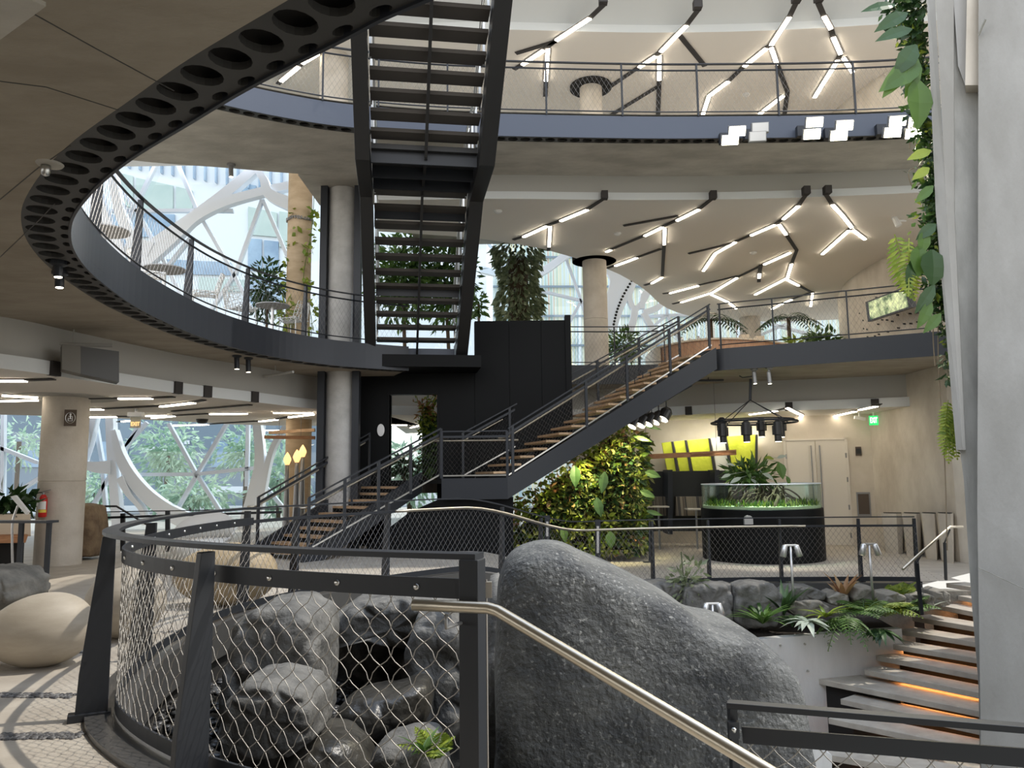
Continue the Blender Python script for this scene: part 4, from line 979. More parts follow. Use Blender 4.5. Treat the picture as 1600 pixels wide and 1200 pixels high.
# egg shaped stone seats
def egg(lab, c, L, Rr, ax, m_, grow=.12):
    mb = MB(); prof = []
    for i in range(33):
        a = math.pi * i / 32; z = -math.cos(a); r = math.sin(a) * (1 + grow * z) ; prof.append((max(r, 0.0) * Rr, z * L))
    prof = prof[1:-1]; ax = V(ax).normalized(); mb.lathe(prof, c, 48, ax=ax)
    o = mb.build('stone_seat', m_, smooth=True, loc=(c[0], c[1], 0)); tag(o, lab, 'seat', 'egg-shaped stone seats'); return o
def eggpx(lab, px, py, zc, L, Rr, ax, m_, Y):
    q = at(px, py, Y); egg(lab, (q.x, q.y, Rr * .97 if zc is None else zc), L, Rr, ax, m_)
eggpx('smooth pale egg-shaped stone seat at the left edge of the photo', 62, 976, None, .45, .315, (.9, .1, .10), K['egg'], 7.0)
eggpx('egg-shaped stone seat half hidden behind the leftmost flared railing post', 193, 948, None, .47, .36, (.75, -.5, .06), K['egg'], 8.25)
eggpx('tan egg-shaped stone seat seen through the mesh left of the second post', 352, 908, None, .66, .40, (1, .1, .03), K['eggtan'], 10.2)
# pebble bands let into the floor, black pebbles in the pit
def pebbles(name, lab, spots, m_, r0, r1, group=None):
    mb = MB()
    for p in spots:
        r = rnd(r0, r1); a = rnd(0, 3.1); el = rnd(.6, .9); n = 7
        rg = []
        for zz, rr in ((-.3, .75), (.15, 1.0), (.5, .55)):
            rg.append([p + V((math.cos(a) * r * rr * math.cos(2 * math.pi * k / n) - math.sin(a) * r * rr * el * math.sin(2 * math.pi * k / n), math.sin(a) * r * rr * math.cos(2 * math.pi * k / n) + math.cos(a) * r * rr * el * math.sin(2 * math.pi * k / n), r * zz * .8)) for k in range(n)])
        mb.loft(rg)
    o = mb.build(name, m_, smooth=True); tag(o, lab, 'pebbles', None, 'stuff'); return o
random.seed(11); sp_ = []
for (xa_, ya_), (xb_, yb_), n in (((-30, 1086), (112, 1088), 300), ((-30, 1152), (124, 1150), 320), ((85, 1022), (160, 1017), 60), ((210, 990), (330, 985), 60)):
    for i in range(n):
        t = random.random(); p = atz(xa_ + (xb_ - xa_) * t, ya_ + (yb_ - ya_) * t, 0); sp_.append(p + V((rnd(-.02, .02), rnd(-.055, .055), .001)))
pebbles('floor_pebbles', 'bands of small dark pebbles set into the stone floor at left', sp_, K['pebblepale'], .012, .026)
sp_ = []
while len(sp_) < 1500:
    x, y = rnd(-3.3, -1.0), rnd(5.0, 9.6)
    if x > -3.3 + .3 * abs(y - 7.4) ** 1.3 * .5: sp_.append(V((x, y, -.74 + max(0, (-x - 2.2)) * .25 + rnd(0, .03))))
pebbles('pit_pebbles', 'wet black pebbles sloping down to the pit water', sp_, K['pebble'], .035, .075)

# ================================================================== lights
def strip_light(name, lab, segs, z, wl=.10, group='ceiling light runs', tube='led', ends=()):
    """one connected run of slots in a ceiling; each segment ('d' dark slot or 'l' lit tube) is a part."""
    p0 = atz(segs[0][0][0], segs[0][0][1], z); root = thing(name, lab, 'ceiling light', (p0.x, p0.y, z), group)
    for a, b, kd in segs:
        A_, B_ = atz(a[0], a[1], z), atz(b[0], b[1], z)
        if kd == 'd': mb = MB(); mb.bar(A_ - V((0, 0, .012)), B_ - V((0, 0, .012)), wl, .02); mb.build('slot', K['channel'], root)
        else:
            mb = MB(); mb.bar(A_ - V((0, 0, .005)), B_ - V((0, 0, .005)), wl * 1.25, .012); ch = mb.build('slot', K['channel'], root)
            mb = MB(); mb.bar(A_ - V((0, 0, .025)), B_ - V((0, 0, .025)), wl * .8, .03); plabel(mb.build('light_tube', K[tube], ch), 'glowing warm white tube')
    for (x, y, h) in ends:
        q = atz(x, y, z); mb = MB(); mb.box(q + V((0, -.07, h / 2 - .01)), wl * 1.5, .18, h); mb.build('slot_end', K['channel'], root)
    return root
def poly(pts, kinds): return [(pts[i], pts[i + 1], kinds[i]) for i in range(len(pts) - 1)]
Z4 = 12.39; Z3 = 7.99; ZL = 3.29
def c3(pts): return [(x * .4375 + 900, y * .4375) for x, y in pts]
def c2(pts): return [(x / 5 + 780, y / 5 + 280) for x, y in pts]
def c4(pts): return [(x * .375, y * .375 + 450) for x, y in pts]
def c5(pts): return [(x / 3.81 + 1080, y / 3.81 + 560) for x, y in pts]
strip_light('ceiling_light', 'zigzag light run on the third-level ceiling nearest the upper stair', poly([(944, 6), (922, 27), (869, 62), (850, 77), (816, 100), (803, 108)], 'dldld') + poly([(869, 64), (806, 83)], 'd') + poly([(856, 75), (853, 125), (852, 150)], 'ld'), Z4, .13, ends=((942, 8, .2),))
strip_light('ceiling_light', 'third-level light run with a long dark side branch, right of the ringed column top', poly(c3([(435, 35), (395, 88), (303, 182), (285, 198), (225, 238), (98, 325)]), 'dldld') + poly(c3([(298, 198), (297, 283), (293, 410)]), 'ld') + poly(c3([(370, 125), (460, 235)]), 'd') + poly(c3([(297, 305), (125, 410)]), 'd'), Z4, .13, ends=((1089, 16, .2),))
strip_light('ceiling_light', 'long forked third-level light run ending low at the balustrade', poly(c3([(785, 10), (762, 58), (697, 158), (680, 170), (600, 235), (545, 288), (475, 340), (452, 410)]), 'dldldll') + poly(c3([(697, 168), (718, 228), (755, 325), (745, 405)]), 'ldd') + poly(c3([(740, 340), (655, 405)]), 'l'), Z4, .13, ends=((1243, 5, .2),))
strip_light('ceiling_light', 'third-level light run shaped like an upside-down Y above the right floodlights', poly(c3([(865, 8), (885, 55), (910, 100), (918, 130), (945, 190), (935, 212), (852, 345)]), 'dldldl') + poly(c3([(955, 205), (988, 255)]), 'l'), Z4, .13, ends=((1278, 4, .2),))
strip_light('ceiling_light', 'pair of lit tubes on the third-level ceiling left of the upper stair', poly([(434, 131), (439, 126), (467, 103), (472, 98), (497, 83)], 'dldl'), 12.3, .13)
strip_light('ceiling_light', 'second-level light run above the leafy column', poly(c2([(830, 140), (690, 232), (480, 320), (375, 360), (190, 445), (110, 470)]), 'dldld') + poly(c2([(398, 365), (390, 520), (384, 555)]), 'ld'), Z3, .10, ends=((944, 312, .18),))
strip_light('ceiling_light', 'branching second-level light run just right of the ringed column', poly(c3([(490, 705), (440, 745), (360, 785), (310, 808), (245, 840), (125, 890), (108, 897)]), 'dldldl') + poly(c3([(170, 805), (365, 770)]), 'd') + poly(c3([(317, 815), (315, 870), (308, 988), (270, 1010), (245, 1018)]), 'ldld') + poly(c3([(303, 888), (218, 918), (140, 947), (112, 957)]), 'dld'), Z3, .10, ends=((1113, 312, .18),))
strip_light('ceiling_light', 'largest second-level light run with many branches over the wooden desk', poly(c3([(820, 695), (795, 732), (740, 780), (712, 800), (625, 838), (570, 862), (497, 903), (455, 965)]), 'dldldll') + poly(c3([(570, 865), (402, 905)]), 'd')
            + poly(c3([(725, 800), (750, 835), (788, 892), (770, 940), (755, 990), (640, 1050)]), 'lddll') + poly(c3([(755, 997), (795, 1018), (845, 1045), (838, 1092)]), 'ldl') + poly(c3([(845, 1042), (770, 1068), (730, 1085), (700, 1102)]), 'dll')
            + poly(c3([(765, 900), (672, 942), (575, 990), (487, 1043), (375, 1078), (345, 1085)]), 'ldlld') + poly(c3([(575, 985), (437, 1018), (335, 1045), (310, 1048)]), 'dld') + poly(c3([(480, 1048), (545, 1078), (572, 1100)]), 'll'), Z3, .10, ends=((1258, 305, .18),))
strip_light('ceiling_light', 'second-level light run shaped like an upside-down Y near the curved wall', poly(c3([(892, 692), (915, 728), (952, 768), (985, 810), (975, 820), (880, 905)]), 'dlldl') + poly(c3([(990, 820), (1032, 852)]), 'l'), Z3, .10, ends=((1291, 304, .18),))
strip_light('ceiling_light', 'short dark slot with three spots in the middle of the second-level ceiling', poly(c3([(660, 945), (655, 975), (654, 990), (653, 1006)]), 'dld'), Z3, .12)
LL = [('lit slot crossing in front of the extinguisher column at the ceiling edge', [([(-40, 382), (110, 382), (225, 378)], 'ld')], ((213 * .375 + 4, 0, 0),)),
      ('double lit slot behind the top of the extinguisher column', [([(10, 443), (155, 452)], 'l'), ([(0, 467), (155, 463)], 'l')], ()),
      ('lit slot ending in the black notch right of the extinguisher column', [([(327, 460), (495, 457), (635, 456), (725, 452)], 'dld')], ()),
      ('slanting lit slot ending in the middle black notch of the lower left ceiling', [([(325, 503), (430, 502), (670, 490), (810, 474), (850, 465)], 'ldld')], ()),
      ('dark slot reaching the black notch nearest the tall grey column', [([(720, 512), (1045, 485)], 'd')], ()),
      ('lit slot before the hanging exit sign, lower left ceiling', [([(335, 535), (485, 533), (540, 534)], 'ld')], ()),
      ('paired lit slots just right of the hanging exit sign', [([(610, 530), (690, 528)], 'l'), ([(635, 538), (725, 530), (875, 522), (1030, 520)], 'ldl')], ()),
      ('small lit slot stub left of the hanging exit sign', [([(492, 556), (510, 553), (540, 550)], 'dl')], ()),
      ('lit slots meeting the steel post of the tall grey column', [([(1140, 517), (1305, 517)], 'l'), ([(1082, 553), (1155, 545), (1205, 535), (1305, 523)], 'ldl')], ()),
      ('lit slot behind the round ceiling speaker, lower left ceiling', [([(722, 570), (868, 566), (1080, 553)], 'ld')], ()),
      ('farthest lit slot above the hanging wooden beams at left', [([(1068, 592), (1165, 590)], 'l')], ())]
for lab, runs, e_ in LL:
    sg = []
    for pts, kd in runs: sg += poly(c4(pts), kd)
    strip_light('ceiling_light', lab, sg, ZL, .11, group='slot lights in the lower left ceiling', tube='led')
strip_light('ceiling_light', 'lit slot pair above the exit sign on the lower right ceiling', poly(c5([(835, 343), (980, 310), (1000, 302), (1105, 280), (1125, 268)]), 'ldld'), ZL, .10, group='slot lights in the lower right ceiling')
strip_light('ceiling_light', 'V-shaped lit slot behind the ring of hanging spotlights', poly(c5([(350, 330), (510, 308), (570, 290), (660, 335), (640, 357)]), 'ldll'), ZL, .10, group='slot lights in the lower right ceiling')
strip_light('ceiling_light', 'pair of lit slots above the lime panels', poly(c5([(-20, 404), (115, 378), (225, 400), (335, 385)]), 'ldl'), ZL, .10, group='slot lights in the lower right ceiling')
strip_light('ceiling_light', 'two lit slots seen through the core doorway', poly([(610, 663), (636, 663), (642, 667), (672, 660)], 'ldl'), ZL, .10, group='slot lights in the lower right ceiling')
# black notches where slots meet the edge of the dropped ceiling
for lab, x, y, P_, n_ in (('square black slot end on the ceiling edge above the extinguisher column', 84, 586, BK2, 1), ('square black slot end on the ceiling edge, middle of the lower left', 276, 615, BK2, 1), ('square black slot end right of the middle one, lower left ceiling edge', 318, 620, BK2, 1), ('square black slot end nearest the tall grey column, ceiling edge', 395, 627, BK2, 1),
                          ('black slot end on the right ceiling edge above the exit sign', 1376, 627, BKR2, 1), ('black slot end on the right ceiling edge over the spotlight ring', 1230, 633, BKR2, 1), ('black slot end on the ceiling edge above the stair spotlights', 1070, 648, BKR2, 1)):
    b = min(range(len(P_)), key=lambda i: abs(800 + FPX * (V((P_[i].x, P_[i].y, 3.4)) - EYE).dot(_R) / max((V((P_[i].x, P_[i].y, 3.4)) - EYE).dot(_f), .1) - x)); t = (P_[min(b + 1, len(P_) - 1)] - P_[b - 1]).normalized()
    mb = MB(); mb.box(V((P_[b].x, P_[b].y, 3.41)), .19, .10, .235, math.atan2(t.y, t.x)); struct(tag(mb.build('slot_end', K['channel'], loc=(P_[b].x, P_[b].y, 3.41)), lab, 'ceiling light'))

# twin floodlights on the edge of the third level
FL = [((1152, 205), (1141, 219), 1, 'lit twin floodlight farthest left on the blue-grey edge'), ((1188, 199), (1184, 213), 0, 'unlit twin floodlight beside the leftmost lit one'),
      ((1273, 191), (1269, 210), 1, 'lit twin floodlight with stacked heads, middle pair, left'), ((1320, 196), (1311, 212), 1, 'lit twin floodlight with slanted heads, middle pair, right'),
      ((1403, 189), (1395, 207), 1, 'lit twin floodlight nearest the hanging leaves, left of the last'), ((1433, 191), (1428, 209), 1, 'last lit twin floodlight, partly behind hanging leaves')]
for i, (a, b, lit, lab) in enumerate(FL):
    Y = 14.75; c = at((a[0] + b[0]) / 2, (a[1] + b[1]) / 2, Y); root = thing('floodlight', lab, 'floodlight', tuple(c), 'floodlights on the third-level edge')
    mb = MB(); mb.box(c + V((0, .50, .16)), .3, .12, .22); mb.bar(c + V((0, .46, .1)), c + V((0, .1, .02)), .06, .04); mb.build('bracket', K['steel'], root)
    for q in (a, b):
        h = at(q[0], q[1], Y); N = V((-.12, -1, -.55 if lit else -.2)).normalized(); X = V((1, -.1, 0)).normalized(); Yv = N.cross(X).normalized()
        mb = MB(); mb.obox(h - X * .17 - Yv * .10, X * .34, Yv * .20, -N * .12); hd = mb.build('lamp_head', K['lampgrey'], root)
        mb = MB(); mb.obox(h - X * .155 - Yv * .088 + N * .012, X * .31, Yv * .176, -N * .01); ln = mb.build('lens', K['flood'] if lit else K['lampsilver'], hd)
    if lit:
        L = bpy.data.lights.new('flood_beam', 'SPOT'); L.energy = 140; L.color = (1, .9, .62); L.spot_size = math.radians(95); L.spot_blend = .8; L.shadow_soft_size = .12
        lo = bpy.data.objects.new('flood_beam', L); COL.objects.link(lo); lo.parent = root; lo.location = (0, -.10, -.06); lo.rotation_euler = V((.15, 1, .62)).to_track_quat('Z', 'Y').to_euler()
        lo.rotation_euler = (-V((-.1 if i < 4 else -.3, -1, -.62))).to_track_quat('Z', 'Y').to_euler()

def spot(lab, px, py, Y, L=.22, r=.05, ax=(0.05, 0, -1), zt=None, m_='lampgrey', group=None, pyt=None, name='track_spotlight', lens=True, lit=True):
    """small cylinder spotlight hanging on a stem from the soffit."""
    h = at(px, py, Y); top = V((h.x, h.y, zt)) if zt else at(px, pyt, Y)
    root = thing(name, lab, 'spotlight', tuple(top), group)
    mb = MB(); mb.lathe([(.09, .0), (.09, -.05), (.03, -.08), (.03, -.10)], top, 16); mb.tube([top - V((0, 0, .08)), h + V((0, 0, L * .5))], .014, 6); mb.build('mount', K[m_], root, smooth=False)
    ax = V(ax).normalized(); mb = MB(); mb.lathe([(r * .7, -L / 2), (r, -L / 2 + .02), (r, L / 2), (r * .86, L / 2), (r * .86, L / 2 - .015)], h, 18, ax=ax); hd = mb.build('lamp_head', K[m_], root)
    mb = MB(); mb.lathe([(r * .82, L / 2 - .02), (r * .82, L / 2 + .004)], h, 16, ax=ax); mb.build('lens', K['spotlens'] if lit else K['lampsilver'], hd)
    return root
spot('dark spotlight hanging under the far left bend of the perforated edge', 91, 417, 8.55, zt=4.12, L=.24, m_='steel', group='spotlights under the second-level edge')
spot('second dark spotlight under the left bend, behind the first', 93, 434, 8.95, zt=4.12, L=.24, m_='steel', group='spotlights under the second-level edge')
spot('left one of two dark spotlights under the mid-left slab edge', 370, 566, 15.3, zt=4.12, L=.28, r=.05, m_='steel', group='spotlights under the second-level edge')
spot('right one of two dark spotlights under the mid-left slab edge', 388, 571, 15.6, zt=4.12, L=.28, r=.05, m_='steel', group='spotlights under the second-level edge')
spot('left one of two grey spotlights under the right bridge', 1179, 590, 18.6, zt=4.16, L=.3, group='spotlights under the second-level edge')
spot('right one of two grey spotlights under the right bridge', 1202, 590, 18.4, zt=4.16, L=.3, group='spotlights under the second-level edge')
spot('small grey spotlight before the white steel arms, under the third level', 361, 268, 16.4, zt=8.6, L=.25, r=.05, group=None)
spot('small dark spotlight at the top of the lower right ceiling edge', 1130, 590, 21, zt=4.15, L=.2, group=None) if 0 else None
# ring of hanging theatre spotlights above the tank
cR = at(1178, 660, 19.5); root = thing('spotlight_ring', 'round hanging rail on a rod above the fish tank', 'ceiling fitting', tuple(cR))
rr = 1.05
mb = MB(); mb.tube([cR + V((rr * math.cos(a * .19635), rr * math.sin(a * .19635), 0)) for a in range(32)], .028, 6, closed=True); mb.tube([cR + V((rr * .92 * math.cos(a * .19635), rr * .92 * math.sin(a * .19635), .05)) for a in range(32)], .016, 5, closed=True); mb.build('ring', K['steel'], root)
tp = at(1173, 592, 19.5); jn = at(1172, 625, 19.5)
mb = MB(); mb.tube([tp, jn], .035, 8); mb.tube([at(1155, 587, 19.5), at(1160, 590, 19.5), at(1175, 588, 19.5)], .015, 6); mb.build('rod', K['steel'], root)
for a in (.3, 2.0, 3.6, 5.2):
    mb = MB(); mb.tube([jn, cR + V((rr * math.cos(a), rr * math.sin(a), 0))], .012, 5); mb.build('stay', K['steel'], root)
for i, (px, py, lab) in enumerate(((1123, 676, 'theatre spotlight hanging farthest left on the ring'), (1134, 667, 'theatre spotlight second from the left on the ring'), (1165, 674, 'theatre spotlight hanging alone in the middle of the ring'), (1191, 668, 'theatre spotlight right of the middle one on the ring'), (1211, 674, 'theatre spotlight second from the right on the ring'), (1228, 668, 'theatre spotlight farthest right on the ring'))):
    dx = (px - 1178) / FPX * 19.5; dy = (-1 if py > 671 else 1) * math.sqrt(max(rr * rr - dx * dx, .02)); Y = 19.5 + dy; h = at(px, py, Y); dv = V((h.x - cR.x, h.y - cR.y, 0)).normalized() * rr; h = V((cR.x + dv.x, cR.y + dv.y, h.z)); t_ = V((h.x, h.y, cR.z))
    root = thing('theatre_spotlight', lab, 'spotlight', tuple(t_), 'theatre spotlights on the hanging ring')
    mb = MB(); mb.tube([t_, h + V((0, 0, .1))], .02, 6); mb.box(t_ - V((0, 0, .06)), .06, .06, .10); mb.build('clamp', K['blackp'], root)
    mb = MB(); mb.lathe([(.05, .26), (.10, .22), (.11, -.08), (.085, -.10), (.085, -.25), (.075, -.25)], h, 14); mb.box(h + V((0, 0, .02)), .26, .05, .22); hd = mb.build('lamp_head', K['blackp'], root)
    mb = MB(); mb.lathe([(.07, -.245), (.07, -.256)], h, 12); mb.build('lens', K['spotlens'], hd)
    if i in (1, 2, 4):
        L = bpy.data.lights.new('tank_beam', 'SPOT'); L.energy = 170; L.color = (1, .95, .82); L.spot_size = math.radians(70); L.spot_blend = .6; L.shadow_soft_size = .06
        lo = bpy.data.objects.new('tank_beam', L); COL.objects.link(lo); lo.parent = root; lo.location = h - t_ - V((0, 0, .3))
# bank of lamps over the living wall
for i, (px, py, r) in enumerate(((988, 666, .12), (1001, 664, .13), (1013, 662, .13), (1024, 659, .13), (1036, 654, .15), (990, 657, .10), (998, 652, .10), (1006, 650, .09))):
    h = at(px, py, 18.9 if i < 5 else 19.3); names = ['frontmost left wall-washer lamp at the top of the plant wall', 'second wall-washer lamp from the left over the plant wall', 'middle wall-washer lamp over the plant wall', 'fourth wall-washer lamp from the left over the plant wall', 'largest dark wall-washer drum right of the plant wall top', 'back-row small lamp farthest left over the plant wall', 'back-row small lamp in the middle over the plant wall', 'back-row small lamp farthest right over the plant wall']
    root = thing('wall_washer_lamp', names[i], 'spotlight', tuple(h), 'wall washer lamps over the plant wall'); ax = V((-.45, -.25, -.75)).normalized()
    mb = MB(); mb.lathe([(r * .6, -.30), (r, -.22), (r, .02), (r * .92, .02)], h, 16, ax=ax); hd = mb.build('lamp_head', K['blackp'], root)
    mb = MB(); mb.lathe([(r * .88, .0), (r * .88, .022)], h, 16, ax=ax); mb.build('lens', K['spotlens'], hd)
    mb = MB(); mb.tube([h - ax * .2, V((h.x + .1, h.y + .05, h.z + .35)), V((h.x + .1, h.y + .05, 4.15 if i < 5 else 3.6))], .014, 5); mb.build('stem', K['steel'], root)

# ================================================================== glass facades and the street outside
def arm(mb, pts, wpx, Y, depth=.35):
    """white steel member: a flat ribbon of real depth following the points."""
    P = cr([at(x, y, Y) for x, y in pts], 6); n = len(P); A_ = []; B_ = []
    for i, p in enumerate(P):
        t = (P[min(i + 1, n - 1)] - P[max(i - 1, 0)]).normalized(); nn = V((t.z, 0, -t.x)); f = i / (n - 1) * (len(wpx) - 1); k = min(int(f), len(wpx) - 2) if len(wpx) > 1 else 0
        wv = (wpx[k] + (wpx[min(k + 1, len(wpx) - 1)] - wpx[k]) * (f - k)) / FPX * Y / 2; A_.append(p - nn * wv); B_.append(p + nn * wv)
    mb.loft([[a, b, b + V((0, depth, 0)), a + V((0, depth, 0))] for a, b in zip(A_, B_)])
def facade(name, lab, Y, x0, x1, z0, z1, arms, bars, bw=.16):
    root = thing(name, lab, 'window', ((x0 + x1) / 2, Y, z0)); root['kind'] = 'structure'
    mb = MB(); mb.add([(x0, Y + .5, z0), (x1, Y + .5, z0), (x1, Y + .5, z1), (x0, Y + .5, z1)], [(0, 1, 2, 3)]); mb.build('pane', K['glass'], root)
    for ia, (pts, wp) in enumerate(arms): mb = MB(); arm(mb, pts, wp, Y - .03 * ia, .30); mb.build('steel_arm', K['whitesteel'], root)
    for pts in bars:
        mb = MB()
        for a, b in zip(pts, pts[1:]): mb.bar(at(*a, Y + .35), at(*b, Y + .35), .12, bw, up=(0, -1, 0)); mb.bar(at(*a, Y + .30), at(*b, Y + .30), .03, .05, up=(0, -1, 0))
        mb.build('mullion', K['mullion'], root)
    return root
def q4(l): return [(x / 4 + 100, y / 4 + 230) for x, y in l]
def q5(l): return [(x / 5, y / 5 + 560) for x, y in l]
armsL = [(q4([(1200, 120), (1000, 290), (800, 440), (640, 550), (500, 640), (380, 620)]), [16, 18, 19, 20, 22, 24]), (q4([(1460, 225), (1250, 270), (1000, 340), (820, 430), (700, 540), (560, 660), (430, 760)]), [13, 14, 16, 17, 20, 26]),
         (q4([(290, 110), (310, 250), (350, 420), (430, 580), (540, 640)]), [13, 14, 18, 26]), (q4([(180, 250), (240, 480), (300, 640), (330, 900), (340, 1000)]), [18, 30, 42, 36]), (q4([(1190, 120), (1245, 200), (1280, 290), (1410, 350), (1500, 380)]), [8, 14, 20, 26]),
         (q5([(850, 430), (862, 700), (880, 950), (905, 1250), (920, 1500)]), [12, 13, 14, 15]), (q5([(710, 420), (670, 640), (630, 800), (600, 1000), (590, 1500)]), [20, 15, 10, 14]), (q5([(640, 830), (750, 850), (860, 850)]), [10, 17, 22]),
         (q5([(880, 560), (930, 760), (1020, 930), (1150, 1080), (1330, 1210), (1500, 1290)]), [8, 16, 20, 22, 28]), (q5([(560, 440), (655, 560), (655, 680), (580, 800)]), [40, 10, 12, 30]), (q5([(930, 930), (1000, 1060), (1100, 1180), (1130, 1300)]), [12, 7, 9]),
         ([(400, 655), (405, 720), (395, 770), (375, 850), (370, 900)], [12, 16, 19, 22]), ([(450, 660), (425, 700), (410, 760), (395, 850)], [8, 8, 10, 14])]
barsL = [q4([(590, 80), (440, 390), (300, 700)]), q4([(705, 90), (830, 390), (1060, 790), (1180, 1030)]), q4([(1240, 330), (1075, 790), (880, 1080)]), q4([(1245, 330), (1400, 690), (1480, 880)]), q4([(300, 400), (800, 398), (1060, 400)]), q4([(340, 240), (470, 420), (620, 700), (760, 980)]), q4([(800, 560), (640, 760), (520, 980)]),
         q5([(1150, 500), (920, 750)]), q5([(1320, 510), (1540, 910), (1800, 1310)]), q5([(1790, 480), (1540, 910), (1330, 1280)]), q5([(960, 908), (1540, 905), (2050, 850)]), q5([(745, 480), (800, 800), (830, 1200)]), q5([(30, 380), (25, 1100)]), q5([(-200, 620), (60, 720), (300, 815)]), q5([(60, 1090), (320, 930)]), q5([(2060, 470), (2040, 860), (1960, 1200)]), [(388, 660), (386, 760)], [(412, 757), (440, 790), (470, 830)], [(220, 660), (140, 800)]]
facade('window_1', 'tall glazed facade with white curved steel arms, left side', 26, -27, 0.6, -.3, 17, armsL, barsL)
def q6(l): return [(x / 5 + 780, y / 5 + 280) for x, y in l]
armsR = [(q6([(-150, 700), (150, 760), (330, 720), (520, 590), (640, 500)]), [10, 12, 10]), (q6([(900, 680), (930, 800), (860, 1000), (800, 1200)]), [34, 26, 20, 16]), (q6([(1040, 760), (985, 900), (930, 1030), (880, 1200)]), [16, 14, 12]), (q6([(1060, 800), (1020, 920), (1060, 1010), (1130, 950), (1180, 850)]), [7, 8, 9, 7]),
         (q6([(1120, 1010), (1130, 900), (1200, 860), (1290, 890)]), [8, 8, 7]), (q6([(1060, 1010), (1050, 1100), (1000, 1250)]), [10, 12]), (q6([(1130, 1040), (1240, 1000), (1310, 930)]), [9, 8]), (q6([(1130, 1040), (1180, 1130), (1250, 1250)]), [9, 9])]
barsR = [q6([(330, 875), (640, 950), (520, 1180)]), q6([(500, 560), (640, 950), (700, 1150)]), q6([(1310, 930), (1310, 1060), (1100, 1240)]), q6([(1150, 1075), (1320, 1065), (1500, 1060)]), q6([(1310, 1060), (1400, 1250)]), q6([(-100, 480), (60, 700), (150, 900)]), [(1180, 500), (1330, 540)], [(1240, 480), (1330, 500)], [(1150, 540), (1290, 480)]]
rt = facade('window_2', 'glazed facade with looping white steel behind the second level, right side', 32.5, 0.6, 17, 3.8, 17, armsR, barsR)
mb = MB()
for k in range(15):
    t = k / 14; a = (1005 - 140 * t - 22 * math.sin(t * 3.1), 785 + 340 * t); c = at(a[0] / 5 + 786, a[1] / 5 + 282, 32.45); mb.lathe([(.055, 0), (.055, .03)], c, 10, ax=(0, -1, 0))
mb.build('perforation', K['void'], rt)
# street: ground, office blocks
mb = MB(); mb.box((-5, 80, -.75), 160, 100, .2); struct(mb.build('ground_outside', mat('street', (.22, .23, .23), .9), loc=(0, 60, -.7)))
K['offwhite'] = mat('pale_cladding', (.78, .80, .82), .7); K['winblue'] = mat('blue_window_glass', (.20, .30, .42), .12, col2=(.34, .46, .58), scale=.5); K['wingreen'] = mat('green_window_glass', (.42, .52, .48), .15, col2=(.52, .60, .55), scale=.4); K['darkbld'] = mat('dark_cladding', (.20, .25, .30), .6); K['louver'] = mat('pale_louvre', (.62, .66, .72), .5)
def quad(mb, pts, Y, th=.2): mb.prism([at(x, y, Y) for x, y in pts], (0, th, 0))
root = thing('office_building', 'pale office block with wide window bands behind the left facade glass', 'building', tuple(at(400, 700, 50)))
mb = MB(); quad(mb, [(60, 120), (760, 180), (760, 640), (60, 640)], 50, 8); mb.build('wall', K['offwhite'], root)
for pts, mk in ((q4([(340, 160), (430, 180), (430, 380), (340, 350)]), 'wingreen'), (q4([(450, 190), (680, 240), (680, 400), (450, 390)]), 'wingreen'), (q4([(700, 245), (800, 270), (800, 400), (700, 395)]), 'wingreen'), (q4([(470, 410), (690, 420), (690, 560), (470, 560)]), 'winblue'), (q4([(1150, 370), (1330, 410), (1330, 560), (1150, 545)]), 'wingreen'), (q4([(1150, 570), (1235, 575), (1235, 770), (1150, 770)]), 'winblue'), (q4([(1250, 580), (1340, 590), (1340, 780), (1250, 780)]), 'winblue'), (q4([(1345, 400), (1480, 420), (1480, 640), (1345, 620)]), 'wingreen'),
                (q4([(640, 700), (1040, 720), (1040, 800), (640, 790)]), 'winblue'), (q4([(840, 810), (1140, 830), (1140, 900), (840, 900)]), 'wingreen'), (q4([(1150, 800), (1400, 820), (1400, 1000), (1150, 1000)]), 'winblue'), (q4([(1090, 220), (1200, 240), (1200, 310), (1090, 300)]), 'winblue'), (q4([(300, 420), (460, 420), (460, 640), (300, 640)]), 'winblue')):
    mb = MB(); quad(mb, pts, 49.85, .1); mb.build('window', K[mk], root)
for x in range(340, 1460, 68):
    mb = MB(); y0 = 130 + (x - 340) * .17; mb.bar(at(x / 4 + 100, (40 + (x - 340) * .10) / 4 + 230, 49.8), at(x / 4 + 100, (y0 - 10) / 4 + 230, 49.8), .10, .3, up=(0, -1, 0)); mb.build('fin', K['winblue'], root)
root = thing('office_building', 'low dark building with pale window strips behind the trees at left', 'building', tuple(at(200, 760, 48)))
mb = MB(); quad(mb, [(-150, 640), (500, 640), (500, 790), (-150, 790)], 48, 6); mb.build('wall', K['darkbld'], root)
for x, y, w_, h_ in ((222, 698, 44, 8), (288, 688, 8, 6), (330, 760, 60, 10), (20, 700, 40, 30), (160, 690, 40, 60), (330, 690, 26, 40), (360, 680, 22, 50)):
    mb = MB(); quad(mb, [(x, y), (x + w_, y), (x + w_, y + h_), (x, y + h_)], 47.9, .05); mb.build('window', K['offwhite'] if h_ <= 10 else K['winblue'], root)  # narrow strips take the pale cladding colour, taller panes the blue
root = thing('office_building', 'building with multicoloured glass fins behind the right facade', 'building', tuple(at(900, 600, 60)))
mb = MB(); quad(mb, [(770, 300), (1330, 300), (1330, 792), (770, 792)], 60, 6); mb.build('wall', K['colourfacade'], root)
for k in range(9):
    mb = MB(); x = 780 + 62 * k; quad(mb, [(x, 300), (x + 4, 300), (x + 4, 640), (x, 640)], 59.8, .1); mb.build('fin', K['offwhite'], root)
